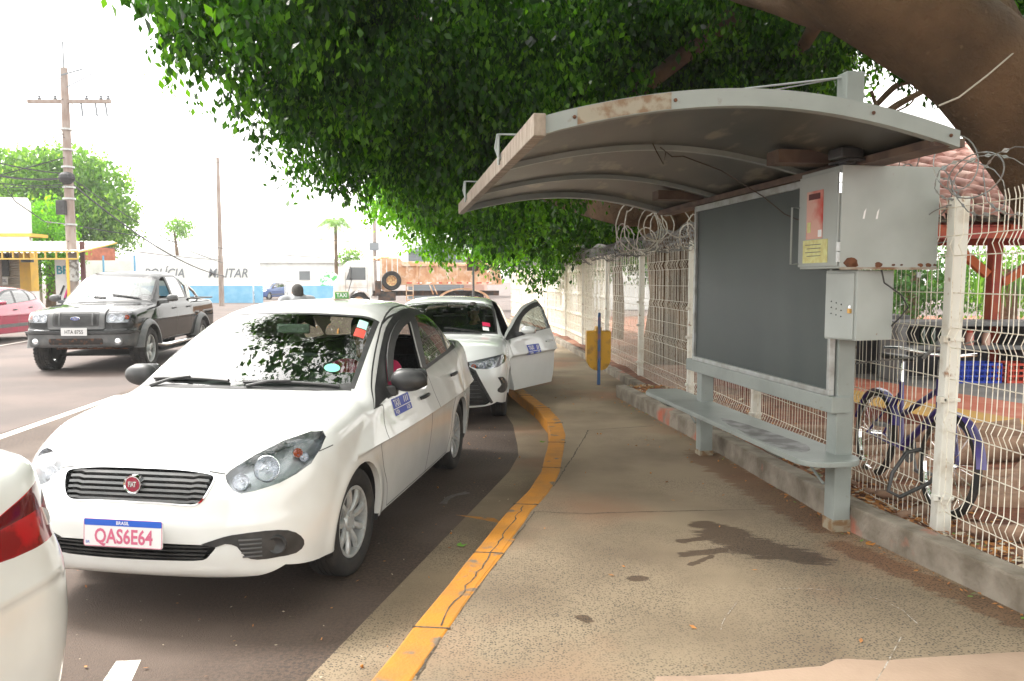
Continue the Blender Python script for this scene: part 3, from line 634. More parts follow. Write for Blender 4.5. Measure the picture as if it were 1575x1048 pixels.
for yq in(3.35,4.3,5.25,6.3,7.3,8.3,9.3,10.3):
    a_=Vector((float(np.interp(yq,[p.y for p in KL],[p.x for p in KL])),yq)); m.box((a_.x+.08,yq-.01,.1325),(.17,.009,.004),rz=float(rng.uniform(-.2,.1)))
tag(m.build('kerb_joints',CRK),kind='structure')
GL=[Vector(p) for p in[(-1.9,-1.7),(-1.28,1.0),(-.836,3.171),(-.184,5.977),(-.02,6.7),(.06,7.3),(.055,7.75),(.011,8.88),(-.15,10.2),(-.5,13)]]
tag(ribbon(dense(GL),offpoly(dense(GL),.62),-.01,.004,'gutter',GUT),kind='structure')
WL=[Vector(p) for p in[(2.95,-1.7),(2.62,1.8),(2.336,3.483),(2.06,4.64),(1.80,7.03),(1.36,10.2)]]   # front foot of the low wall
far=[Vector(p) for p in[(1.36,10.2),(1.42,10.35),(1.72,10.5),(1.55,13),(1.25,17),(1.0,20),(.6,24),(-.1,30),(-.3,32)]]
poly=[(p.x-.03,p.y) for p in KR]+[(p.x+.02,p.y) for p in far[::-1]]+[(p.x+.03,p.y) for p in WL[::-1]]
m=MB(); m.prism(poly,.0,.127); tag(m.build('pavement',PAVE),kind='structure')
m=MB(); m.prism([(-6,32),(-3,60),(6,60),(-.3,32),(-1.75,32)],-.01,.006); 
def gline(pts,wd,z,name,mt,jit=.006,mb=None,build=True):
    m=mb or MB(); P=[G(*p,z) if len(p)==2 else Vector(p) for p in pts]; Q=[]
    for a,b in zip(P[:-1],P[1:]):
        k=max(1,int((b-a).length/.06)); Q+=[a+(b-a)*i/k for i in range(k)]
    Q.append(P[-1]); Q=[q+Vector((rng.uniform(-jit,jit),rng.uniform(-jit,jit),0)) for q in Q]; n=len(Q); vs=[]
    for i,q in enumerate(Q):
        t=(Q[min(i+1,n-1)]-Q[max(i-1,0)]).normalized(); w_=wd*rng.uniform(.6,1.3)/2; s_=Vector((t.y,-t.x,0))*w_; vs+=[q+s_,q-s_]
    m.add(vs,[(2*i,2*i+1,2*i+3,2*i+2) for i in range(n-1)])
    return m.build(name,mt) if build else m
m=MB()
for pts in([(905,662),(1005,655)],[(905,662),(880,705),(851,748)],[(823,787),(900,790),(1000,787),(1160,784)],[(823,787),(791,829),(686,966),(640,1045)]): gline(pts,.011,.1285,'',None,mb=m,build=False)
tag(m.build('pavement_joints',CRK),kind='structure')
def flat(pts,z,name,mt,kind='structure'):
    m=MB(); P=[G(*p,z) for p in pts]; n=len(P); m.add(P,[tuple(range(n))]); return tag(m.build(name,mt),kind=kind)
flat([(768,829),(792,829),(760,870),(686,967),(674,963),(716,905),(750,858)],.1292,'kerb_paint_strip',YEL)
gline([(806,778),(768,832),(735,880),(700,925),(676,962)],.008,.1335,'kerb_crack',CRK,.01)['kind']='structure'
gline([(688,968),(640,1040)],.008,.1300,'kerb_crack',CRK,.01)['kind']='structure'
S4=lambda L:[(900+u/2.333,740+v/2.333) for u,v in L]
pk=[(1010,1042),(1060,1039),(1140,1036),(1200,1030),(1264,1025),(1285,1016),(1303,1014),(1355,1016),(1430,1012),(1500,1006),(1575,1001)]; pk=[(u,v+rng.uniform(-1.5,1.5)) for u,v in pk]
m=MB(); P=[G(*p,.1295) for p in pk]; P+=[Vector((2.9,2.4,.1295)),Vector((2.95,0,.1295)),Vector((.3,0,.1295)),Vector((.35,2.5,.1295))]; m.add(P,[tuple(range(len(P)))]); tag(m.build('patched_pavement',mat('pink_concrete',(.38,.27,.195),.85,c2=(.30,.21,.15),scale=3,bump=.15,bscale=60)),kind='structure')
CH=mat('chalk',(.42,.39,.34),.9,c2=(.22,.17,.12),scale=50,amt=(.42,.54))
gline(S4([(485,535),(490,510),(500,490),(550,430)]),.004,.1291,'chalk_line',CH,.003)['kind']='structure'
gline(S4([(665,390),(730,384),(800,385),(880,392)]),.004,.1291,'chalk_line',CH,.003)['kind']='structure'
gline(S4([(1020,415),(1080,432),(1140,465),(1190,510)]),.005,.1291,'chalk_line',CH,.003)['kind']='structure'
gline(S4([(1135,560),(1090,640),(1045,719)]),.005,.1298,'chalk_line',CH,.003)['kind']='structure'
# road markings
def road_line(a,b,w_,z=.004):
    a=Vector(a);b=Vector(b); t=(b-a).normalized(); s_=Vector((t.y,-t.x))*w_/2; m=MB(); m.add([(*(a+s_),z),(*(a-s_),z),(*(b-s_),z),(*(b+s_),z)],[(0,1,2,3)]); return tag(m.build('lane_line',LINEW),kind='structure')
road_line((-4.9,2.0),(-5.62,11.2),.13); road_line((-10.6,6.0),(-13.6,24),.13)
flat([(158,1048),(179,1017),(217,1015),(202,1048)],.004,'bay_line',LINEW)
m=MB(); P=[G(*p,.0045) for p in[(700,792),(760,797),(775,806),(728,797)]]; m.add(P,[(0,1,2,3)]); tag(m.build('paint_smear',YEL),kind='structure')
gline([(680,775),(697,762),(720,757)],.05,.0045,'paint_scuff',mat('scuff',(.16,.14,.13),.9,c2=(.105,.083,.074),scale=50,amt=(.35,.65)),.015)['kind']='structure'
# low walls
def wall_strip(P,h,name,label,wd=.14):
    A=wob(dense(P,.3),.006); B=offpoly(A,wd); o=ribbon(A,B,.10,h,name,CONC,bevel=.012); tag(o,label,'low wall'); return o
wall_strip(WL,.285,'low_wall','low worn concrete wall with red paint traces, running behind the bus shelter bench')
wall_strip([p+Vector((.0,.0)) for p in far[2:8]],.24,'low_wall','low far concrete wall at the foot of the fence beyond the yellow litter bin',.12)
# soil behind the wall
def soilz(x,y): return .235+.03*math.sin(x*1.9+y*.7)*math.sin(y*1.3-x*.4)+.012*math.sin(x*7+y*5)
m=MB(); 
def sf(u,v):
    y=-2+33*u; xl=np.interp(y,[-2,1.8,3.48,4.64,7.03,10.2,10.6,17,24,31],[2.95+.1,2.72,2.45,2.18,1.92,1.45,1.8,1.33,.7,-.1]); x=xl+(34-xl)*v**1.6; return (x,y,soilz(x,y))
m.grid(sf,120,60); tag(m.build('soil',SOIL,smooth=180),kind='structure')
# ================= bus shelter =================
STEEL=mat('painted_steel',(.27,.295,.28),.42,c2=(.215,.24,.225),scale=4,amt=(.38,.7),spec=.5,c3=(.20,.19,.165),scale3=22,amt3=(.66,.78))
SO=Vector((1.944,4.664,0)); _k=math.hypot(.148,1); DS=Vector((-.148/_k,1/_k,0)); DN=Vector((1/_k,.148/_k,0))
def SL(s,n,z): return SO+DS*s+DN*n+Vector((0,0,z))
def sbox(mb,s0,s1,n0,n1,z0,z1,mi=0):
    return mb.hexa([SL(s,n,z) for z in(z0,z1) for s,n in((s0,n0),(s1,n0),(s1,n1),(s0,n1))],mi)
sh_root=thing('bus_shelter','grey steel bus shelter with arched roof, dark panel and bench','bus shelter',(0,0,0))
for s0 in(0,2.1):
    m=MB(); sbox(m,s0,s0+.11,0,.11,.10,2.86 if s0==0 else 2.30); po_=m.build('post',STEEL,sh_root,bevel=.006)
    m=MB(); sbox(m,s0-.004,s0+.114,-.004,.114,.12,.20 if s0==0 else .17); m.build('post_foot',mat('rusty_foot',(.28,.24,.17),.8,c2=(.20,.12,.06),scale=20,amt=(.45,.6)),po_)
    m=MB()
    for z_ in(.90,1.9): m.sphere(SL(s0-.002,.03,z_),.008,8)
    m.build('post_bolts',RIMM,po_)
m=MB(); sbox(m,-.02,2.36,-.045,.085,.855,.955); m.build('lower_beam',STEEL,sh_root,bevel=.006)
m=MB()
for s0,s1,z0,z1 in((.02,2.22,2.235,2.28),(.02,2.22,.957,.99),(.02,.05,.99,2.235),(2.185,2.22,.99,2.235)): sbox(m,s0,s1,-.045,-.008,z0,z1)
pf_=m.build('panel_frame',mat('aluminium',(.42,.44,.44),.4,metal=.4,c2=(.30,.30,.28),scale=10),sh_root,bevel=.003)
def pan(u,v):
    s=.04+2.16*u; z=.985+1.255*v; w_=.006*math.sin(s*9+z*2)*(1-u)**2*(1-v*.5)+.004*math.sin(s*21-z*3)*max(0,.5-u); return SL(s,-.022-w_,z)
m=MB(); m.grid(pan,60,20); m.build('dark_panel',mat('dark_vinyl',(.043,.054,.053),.42,spec=.35,c2=(.052,.064,.062),scale=1.2,bump=.03,bscale=300),sh_root,smooth=180)
bt=[(-.13+.10,-.27),(2.80,-.27),(2.95,-.20),(2.95,.08),(2.85,.11),(-.04,.11)]
for a in range(0,7): t=math.pi/2+ (math.pi/2)*a/6; bt.append((-.04+.13*math.cos(t)-.0,-.02+.13*math.sin(t)))
for a in range(0,7): t=math.pi+(math.pi/2)*a/6; bt.append((-.03+.14*math.cos(t),-.13+.14*math.sin(t)))
m=MB(); m.prism(bt,.565,.60,lambda s,n,h:SL(s,n,h)); m.build('bench_seat',STEEL,sh_root,bevel=.006)
m=MB(); stn=[(.35,-.25),(.75,-.24),(1.15,-.20),(1.3,-.15),(1.0,-.08),(.7,-.05),(.3,-.02),(.12,-.10),(.15,-.2)]; stn=smoothpoly(stn,4); stn=[(a+rng.uniform(-.02,.02),b+rng.uniform(-.01,.01)) for a,b in stn]
m.add([SL(a,b,.6012) for a,b in stn],[tuple(range(len(stn)))]); m.build('bench_stain',mat('bench_stain',(.045,.045,.045),.4,c2=(.2,.21,.205),scale=9,amt=(.45,.62)),sh_root)
for s0 in(.45,2.55):
    m=MB(); m.hexa([SL(s,n,z) for s,n,z in((s0-.06,-.16,.50),(s0+.06,-.16,.50),(s0+.06,.10,.47),(s0-.06,.10,.47),(s0-.10,-.24,.564),(s0+.10,-.24,.564),(s0+.10,.10,.564),(s0-.10,.10,.564))]); m.build('bench_bracket',STEEL,sh_root,bevel=.004)
for s0,s1 in((.32,.10),(2.42,2.20)): m=MB(); m.tube([SL(s0,-.05,.55),SL(s1,-.012,.40)],.008,8); m.build('bench_strut',STEEL,sh_root,smooth=60)
# roof: shallow arch across n, straight along s
def arch(n_): # height of the top face at n (-1.95 .. .12)
    t=(n_+1.95)/2.0; return 2.36+ .165*math.sin(math.pi*min(1,t*.97+.0))**.9 *(1) + .0*t - .03*t
NS=[-1.95+2.0*i/28 for i in range(29)]
ROOFM=mat('roof_underside',(.092,.088,.072),.38,c2=(.052,.051,.045),scale=1.6,amt=(.35,.65),spec=.5,c3=(.20,.175,.13),scale3=2.6,amt3=(.58,.66),stretch=(2.2,.6,1))
m=MB(); n=len(NS); s0,s1=-.86,3.16; vs=[]
for dz in(-.012,-.022):
    for s_ in(s0,s1): vs+=[SL(s_,q,arch(q)+dz) for q in NS]
fs=[(i,i+1,n+i+1,n+i) for i in range(n-1)]+[(2*n+i,2*n+i+1,3*n+i+1,3*n+i) for i in range(n-1)]; m.add(vs,fs); rp=m.build('roof_sheet',ROOFM,sh_root,smooth=180)
def rib(s_,w_,h,name,top=0,n0=-1.95,n1=.0501):
    m=MB(); Q=[q for q in NS if n0-1e-6<=q<=n1+1e-6]; k=len(Q); vs=[]
    for ds,dz in((-w_/2,top),(w_/2,top),(w_/2,top-h),(-w_/2,top-h)): vs+=[SL(s_+ds,q,arch(q)+dz) for q in Q]
    fs=[(a*k+i,a*k+i+1,((a+1)%4)*k+i+1,((a+1)%4)*k+i) for a in range(4) for i in range(k-1)]+[(0,k,2*k,3*k),(k-1,2*k-1,3*k-1,4*k-1)]; m.add(vs,fs); return m.build(name,STEEL,rp,smooth=30)
rib(-.865,.05,.078,'roof_rim',.006); rib(3.185,.05,.078,'roof_rim',.006); rib(3.13,.05,.05,'roof_rib',-.024)
for s_ in(.45,1.85): rib(s_,.045,.032,'roof_rib',-.024)
WOODY=mat('weathered_edge',(.30,.25,.20),.8,c2=(.16,.12,.09),scale=8,amt=(.4,.62),stretch=(1,7,1),bump=.3,bscale=50)
WORN=mat('worn_plate',(.30,.27,.21),.8,c2=(.20,.13,.08),scale=18,amt=(.45,.6))
m=MB(); Q=[q for q in NS if -1.86<q<-1.33]; k=len(Q); m.add([SL(-.893,q,arch(q)+.003) for q in Q]+[SL(-.893,q,arch(q)-.069) for q in Q],[(i,i+1,k+i+1,k+i) for i in range(k-1)]); m.build('rim_worn_patch',WORN,rp)
for q in(-1.82,-1.36,-.4,.0):
    m=MB(); m.sphere(SL(-.894,q,arch(q)-.033),.009,8); m.build('bolt',RUST,rp)
m=MB(); sbox(m,-.91,3.21,-2.005,-1.951,2.275,2.372); m.build('roof_edge',WOODY,rp,bevel=.004)
BRN=mat('brown_beam',(.13,.085,.06),.7,c2=(.08,.05,.04),scale=9)
m=MB(); sbox(m,-.86,3.16,-.06,.10,2.285,2.325); m.build('rear_purlin',BRN,rp)
for s0 in(-.02,2.08): m=MB(); sbox(m,s0,s0+.15,-.42,-.02,2.325,2.40); m.build('roof_arm',BRN,rp)
for s0 in(.15,2.3):
    m=MB(); a=SL(s0,-2.0,2.42); m.tube([SL(s0,-2.02,2.30),SL(s0,-2.02,2.47),SL(s0,-1.86,2.47)],.008,6); m.tube([SL(s0,-2.02,2.47),SL(s0+.03,-2.03,2.40),SL(s0,-2.01,2.33)],.012,6); m.build('roof_hook',STEEL,rp,smooth=60)
m=MB(); pts=[SL(.32,-1.08,2.56),SL(.40,-1.05,2.52),SL(.42,-1.0,2.44),SL(.38,-.97,2.36),SL(.42,-.94,2.44),SL(.38,-.99,2.46),SL(.34,-.93,2.40),SL(.5,-.8,2.43),SL(.6,-.5,2.36),SL(.62,-.2,2.20),SL(.55,-.08,2.08),SL(.42,-.06,2.035),SL(.30,-.06,2.03),SL(.12,-.05,2.04)]
m.tube(pts,.004,6); m.build('loose_wire',mat('cable_brown',(.06,.04,.03),.7),sh_root,smooth=60)
# dark floodlight under the roof
fl=thing('floodlight','small black lamp unit clamped under the bus shelter roof above the large grey box','lamp',(0,0,0))
m=MB(); sbox(m,-.30,-.16,-.20,-.065,2.315,2.375); m.build('lamp_body',PLAS,fl,bevel=.01); m=MB(); sbox(m,-.31,-.10,-.16,-.065,2.300,2.312); sbox(m,-.26,-.19,-.15,-.09,2.286,2.32); m.build('lamp_bracket',PLAS,fl)
# metal cabinets
BOXM=mat('box_grey',(.37,.40,.385),.5,c2=(.30,.325,.31),scale=3,amt=(.38,.68),c3=(.22,.12,.07),scale3=17,amt3=(.71,.76),bump=.04,bscale=200)
def para(C,L,Rr,z0,z1,name,parent,mt,bevel=.004,d=0):
    C,L,Rr=[Vector((*p,0)) for p in(C,L,Rr)]; F_=L+(Rr-C); m=MB(); m.hexa([q+Vector((0,0,z)) for z in(z0,z1) for q in(C,L,F_,Rr)]); return m.build(name,mt,parent,bevel=bevel)
b1=thing('metal_cabinet','large grey steel cabinet with red notice and rusty lower edge, high on the shelter post','cabinet',(0,0,0))
C1,L1,R1=(1.824,4.40),(1.765,4.85),(2.42,4.50); para(C1,L1,R1,1.715,2.285,'cabinet_body',b1,BOXM)
def onface(A,B,u,z,o=.003):
    A=Vector((*A,0));B=Vector((*B,0)); t=(B-A).normalized(); nn=Vector((t.y,-t.x,0)); 
    if nn.dot(Vector((0,0,0))-A)<0: nn=-nn
    return A+t*u+nn*o+Vector((0,0,z))
def plateq(A,B,u0,u1,z0,z1,name,mt,parent,o=.003,th=.003,bevel=0):
    m=MB(); m.hexa([onface(A,B,u,z,oo) for z in(z0,z1) for u,oo in((u0,o-th),(u1,o-th),(u1,o),(u0,o))]); return m.build(name,mt,parent,bevel=bevel)
plateq(C1,L1,.012,.455,1.728,2.262,'cabinet_door',BOXM,b1,.012,.010,bevel=.003)
REDN=mat('red_notice',(.50,.045,.03),.6,c2=(.62,.36,.30),scale=5,amt=(.40,.58)); YEN=mat('yellow_notice',(.62,.62,.28),.6,c2=(.55,.5,.2),scale=30)
n1=plateq(C1,L1,.17,.355,1.89,2.17,'red_notice',REDN,b1,.016,.003); plateq(C1,L1,.20,.33,2.12,2.155,'notice_heading',mat('notice_dark',(.10,.02,.02),.6),n1,.0175,.001); plateq(C1,L1,.175,.215,1.90,1.94,'notice_stamp',STWHITE,n1,.0175,.001); plateq(C1,L1,.30,.34,1.93,1.99,'notice_mark',YEN,n1,.0175,.001)
n2=plateq(C1,L1,.11,.39,1.75,1.885,'yellow_notice',YEN,b1,.0155,.003)
for i in range(4): plateq(C1,L1,.18,.36-.02*(i%2),1.855-i*.022,1.859-i*.022,'notice_line',GREYP,n2,.017,.001)
for z in(2.13,1.75):
    m=MB(); p=onface(C1,L1,.0,z,.012); m.tube([p,p+Vector((0,0,.055))],.012,10); m.tube([p+Vector((0,0,.06)),p+Vector((0,0,.11))],.012,10); m.build('hinge',CHROME if z>2 else RIMM,b1,smooth=50)
m=MB(); m.tube([onface(C1,L1,.45,2.085,.0),onface(C1,L1,.45,2.09,.06),onface(C1,L1,.45,1.745,.06),onface(C1,L1,.45,1.75,0)],.006,8); m.build('cabinet_handle',STEEL,b1,smooth=50)
m=MB(); 
for u,r in((.07,.045),(.09,.02),(.24,.025),(.33,.012),(.38,.01),(.50,.018),(.55,.02),(.59,.012)):
    P=[onface(C1,R1,u+r*math.cos(a)*rng.uniform(.8,1.2),1.735+r*.6*math.sin(a)*rng.uniform(.7,1.2) if r<.04 else 1.745+r*.7*math.sin(a),.0012) for a in np.linspace(0,2*math.pi,12,endpoint=False)]; m.add(P,[tuple(range(12))])
m.build('rust_patches',RUST,b1)
plateq(C1,R1,.0,.605,1.708,1.722,'rusty_edge',mat('rusty_edge',(.20,.10,.05),.8,c2=(.35,.33,.28),scale=9),b1,.004,.006)
for u in(.13,.21): 
    m=MB(); P=[onface(C1,R1,u,1.99,.001),onface(C1,R1,u+.012,1.99,.001),onface(C1,R1,u+.022,2.05,.001),onface(C1,R1,u+.008,2.03,.001)]; m.add(P,[(0,1,2,3)]); m.build('paint_scratch',STWHITE,b1)
b2=thing('metal_cabinet','smaller grey steel cabinet with brass padlock, hanging below the large rusty one','cabinet',(0,0,0))
C2,L2,R2=(1.951,4.45),(1.851,4.65),(2.20,4.545); para(C2,L2,R2,1.305,1.706,'cabinet_body',b2,BOXM); plateq(C2,L2,.018,.216,1.312,1.69,'cabinet_door',BOXM,b2,.010,.009,bevel=.003)
m=MB(); 
for i in range(3):
    for j in range(3): p=onface(C2,L2,.10+.035*i,1.44+.035*j+.008*i,.0115); m.sphere(p,.004,6)
m.build('vent_holes',PLAS,b2)
m=MB(); p=onface(C2,L2,.035,1.475,.02); m.box(p,(.016,.022,.028),rz=-1.1); pd=m.build('padlock',mat('brass',(.55,.32,.10),.4,metal=.6),b2,bevel=.003); m=MB(); m.tube([p+Vector((0,-.008,.012)),p+Vector((0,-.008,.03)),p+Vector((0,.008,.03)),p+Vector((0,.008,.012))],.003,6); m.build('shackle',CHROME,pd)
m=MB(); a=onface(C1,R1,.27,1.715,-.02); b=onface(C2,R2,.26,1.36,-.03); m.tube([a,a+Vector((.02,0,-.08)),a+Vector((.12,0,-.15)),a+Vector((.17,.02,-.22)),a+Vector((.13,.03,-.28)),b],.005,6); m.build('power_cable',PLAS,b2,smooth=60)
m=MB(); p=onface(C1,R1,.50,1.68,-.01); m.box(p,(.026,.012,.032),rz=.3); pd=m.build('padlock',RIMM,b1,bevel=.003)
# steel guy cable from the post top
m=MB(); a=SL(.05,.05,2.84)
m.tube([a,SL(.25,-.5,2.80),SL(.45,-1.2,2.70),SL(.6,-1.7,2.60)],.006,6); m.tube([SL(.06,.03,2.84),SL(.3,-.4,2.79),SL(.5,-1.0,2.71)],.004,5); tag(m.build('stay_cable',mat('galvanised',(.4,.42,.42),.45,metal=.6)),'taut steel cable running from the tall shelter post over its roof','cable')

# ================= fence, razor wire, bin, bicycle =================
FW=mat('fence_wire',(.74,.70,.60),.55,c2=(.40,.28,.18),scale=26,amt=(.55,.72)); FP=mat('fence_post_paint',(.70,.69,.63),.6,c2=(.45,.38,.28),scale=6,amt=(.52,.75),c3=(.32,.20,.12),scale3=14,amt3=(.64,.74))
GALV=mat('razor_wire',(.20,.21,.21),.5,metal=.4,c2=(.22,.20,.18),scale=20)
def FX(y): return float(np.interp(y,[0,20,33],[2.746,1.374,-.30]))
PY=[1.75,4.41,7.2,9.25,11.8,14.5,17.2,19.9,22.6,25.3,28.0,30.7]
names_p=['first white fence post behind the purple bicycle, slightly tilted','white fence post seen under the shelter beam','white fence post at the left edge of the dark shelter panel','white fence post between the shelter and the yellow litter bin','white fence post just right of the yellow litter bin','white fence post just beyond the yellow litter bin']
for i,y in enumerate(PY[1:]):
    lab=names_p[i] if i<6 else 'distant white fence post where the fence bends away to the street'
    t=thing('fence_post',lab,'fence post',(FX(y),y,0),0,'white fence posts'); 
    if i==0: t.rotation_euler=(0,R(1.1),0)
    m=MB(); m.box((0,0,1.16),(.078,.078,1.90)); m.build('post',FP,t,bevel=.006)
    if y<12:
        for z in(.42,.98,1.32): m=MB(); m.box((-.05,-.03,z),(.04,.04,.035)); m.box((.0,-.045,z),(.095,.010,.022)); m.build('clamp',FP,t,bevel=.004)
FOLDS=(.40,.86,1.33,1.84)
def panel(y0,y1,lab):
    a=Vector((FX(y0),y0,0)); b=Vector((FX(y1),y1,0)); d=b-a; L=d.length; d.normalize(); nn=Vector((-d.y,d.x,0)) # towards the street
    t=thing('wire_fence',lab,'wire fence',(0,0,0),0,'welded wire fence panels'); m=MB(); k=int(L/.052); far_=y0>12
    zs=[.20]; off=[0]
    for f in FOLDS: zs+=[f-.055,f,f+.055]; off+=[0,.024,0]
    zs.append(2.07); off.append(0); zs.append(2.11); off.append(.012)
    for i in range(1,k):
        p=a+d*(L*i/k); bend=rng.normal(0,.004)+(.02*math.sin(i*.35+y0) if y0<4.4 else 0)
        jx=rng.normal(0,.003); m.tube([p+d*(jx*z)+nn*(o+bend*z)+Vector((0,0,z)) for z,o in zip(zs,off)],.0027 if not far_ else .0065,3,cap=False)
    for z in[f+s_ for f in FOLDS for s_ in(-.055,.055)]+[.22,.63,1.10,1.58,2.05]:
        m.tube([a+nn*.004+Vector((0,0,z)),(a+b)/2+nn*.004+Vector((0,0,z+rng.normal(0,.004))),b+nn*.004+Vector((0,0,z))],.0034 if not far_ else .006,3,cap=False)
    m.build('wire_mesh',FW,t,fixn=False); return t
pl=['wire mesh fence panel at the right picture edge, in front of the tiled kiosk','wire mesh fence panel in front of the purple bicycle','wire mesh fence panel behind the bench and dark panel','wire mesh fence panel just left of the shelter, below the big razor loops','wire mesh fence panel beside the yellow litter bin','wire mesh fence panel just past the yellow litter bin']
for i in range(len(PY)-1): panel(PY[i],PY[i+1],pl[i] if i<6 else 'distant wire mesh fence panel where the fence bends towards the street')
# razor wire coils
def coil(y0,y1,rad,pitch,zc,name,label,wobble=.25,r=.0045,jitter=1):
    m=MB(); pts=[]; n=int((y1-y0)/pitch*14); ph=rng.uniform(0,6)
    for i in range(n+1):
        t=i/n; y=y0+(y1-y0)*t; a=2*math.pi*i/14+ph; rr=rad*(1+wobble*math.sin(y*5.3+ph)*.5+wobble*math.sin(y*13.7)*.3); z=zc+.03*math.sin(y*3)
        pts.append(Vector((FX(y)+rr*math.cos(a)+rng.normal(0,.006),y+.05*math.sin(a*1.03+y)*jitter,z+rr*math.sin(a)+rng.normal(0,.006))))
    m.tube(pts,r,3,cap=False)
    for i in range(0,len(pts)-1,1 if y1<14 else 2):
        p=(pts[i]+pts[i+1])/2; d=(pts[i+1]-pts[i]).normalized(); s_=d.orthogonal().normalized(); w_=.018 if y1<14 else .022; m.add([p-d*.022,p+s_*w_,p+d*.022,p-s_*w_],[(0,1,2,3)])
    return tag(m.build(name,GALV,fixn=False),label,'razor wire')
coil(2.4,8.2,.13,.26,2.15,'razor_wire_coil','loose razor wire coil on the fence in front of the red tiled roof',.6,r=.0032)
coil(8.2,16,.13,.085,2.16,'razor_wire_coil','dense razor wire coil on the fence top between the shelter and the litter bin')
coil(16,31,.14,.11,2.15,'razor_wire_coil','distant razor wire coil on the fence top near the open taxi door',r=.006)
m=MB()
for (px,py,rp,Y,sk,dp) in((980,348,38,9.4,.9,.1),(988,350,36,9.4,.85,.15),(1010,352,22,9.6,.6,.2),(1009,345,26,9.7,1.05,.0),(965,368,20,9.8,.6,.1),(958,366,22,10,.5,.1),(1041,340,26,9.2,1.1,.3),(1008,349,21,9.0,.9,.05),(1070,352,22,8.4,.8,.2),(995,372,22,9.2,.8,.1),(1060,365,20,8.6,.9,.1)):
    c=D(px,py,Y); r_=rp*Y/1210; P=[c+Vector((r_*sk*math.cos(a),dp*math.sin(a+1)+.04*math.sin(2*a),r_*math.sin(a))) for a in np.linspace(0,2*math.pi,30,endpoint=False)]; P=[p+Vector((rng.normal(0,.004),0,rng.normal(0,.004))) for p in P]; m.tube(P,.0075,4,closed=True)
    for i in range(0,30,2): p=P[i]; d=(P[(i+1)%30]-p).normalized(); s_=d.orthogonal().normalized(); m.add([p-d*.03,p+s_*.013,p+d*.03,p-s_*.013],[(0,1,2,3)])
tag(m.build('razor_wire_loops',mat('pale_razor_wire',(.42,.40,.36),.5,metal=.3,c2=(.3,.26,.2),scale=18),fixn=False),'tangle of large loose razor loops sprung above the fence left of the shelter panel','razor wire')
m=MB()
for (px,py,rx,rz_,Y,tl) in((1408,335,22,55,4.7,.1),(1395,290,18,40,5.0,.3),(1430,300,26,38,4.6,-.2),(1470,250,30,45,4.4,.3),(1398,250,14,45,4.9,0),(1455,345,34,28,4.5,.1),(1500,270,24,34,4.0,.2)):
    c=D(px,py,Y); k=Y/1210; P=[c+Vector((rx*k*math.cos(a)+tl*rz_*k*math.sin(a),.10*math.sin(a*1.0+px),rz_*k*math.sin(a))) for a in np.linspace(0,2*math.pi,26,endpoint=False)]; m.tube(P,.0038,4,closed=True)
    for i in range(0,26,2): p=P[i]; d=(P[(i+1)%26]-p).normalized(); s_=d.orthogonal().normalized(); m.add([p-d*.016,p+s_*.009,p+d*.016,p-s_*.009],[(0,1,2,3)])
tag(m.build('razor_wire_loops',GALV,fixn=False),'thin dark razor loops tangled beside the large grey cabinet in front of the roof tiles','razor wire')
m=MB(); a=D(1500,525,4.5); b=D(1310,560,4.9); m.tube([a,D(1440,540,4.55),D(1400,550,4.7),b],.006,6); m.tube([D(1445,530,4.5),D(1420,552,4.6),D(1450,520,4.5)],.012,6); tag(m.build('handlebar_tie',GALV),'slack grey wire stretched along the fence above the purple bicycle','wire')
# litter bin
bn=thing('litter_bin','yellow plastic litter bin on a blue post by the fence','litter bin',(1.264,11.374,.127))
m=MB(); m.box((0,0,.51),(.042,.030,1.02)); m.prism([(-.021,1.02),(.021,1.02),(.014,1.055),(-.014,1.055)],-.0175,.0175,lambda u,v,h:(u,h,v)); m.build('post',mat('blue_post',(.035,.10,.24),.5,c2=(.28,.10,.07),scale=5,amt=(.5,.66)),bn,bevel=.005)
B=smoothpoly([(-.175,.78,1),(-.175,.45),(-.165,.33),(-.11,.24),(0,.205),(.11,.24),(.165,.33),(.175,.45),(.175,.78,1),(.05,.785),(.035,.84),(-.035,.84),(-.05,.785)],4)
m=MB(); m.prism(B,.02,.27,lambda u,v,h:(u,h,v)); m.build('bin_body',mat('bin_yellow',(.58,.30,.015),.45,c2=(.26,.14,.03),scale=9,amt=(.52,.72)),bn,bevel=.035,seg=4)
m=MB(); m.box((.0,.06,.15),(.04,.04,.30)); m.build('rear_leg',mat('dark_blue',(.03,.08,.2),.5,c2=(.2,.08,.05),scale=5),bn)
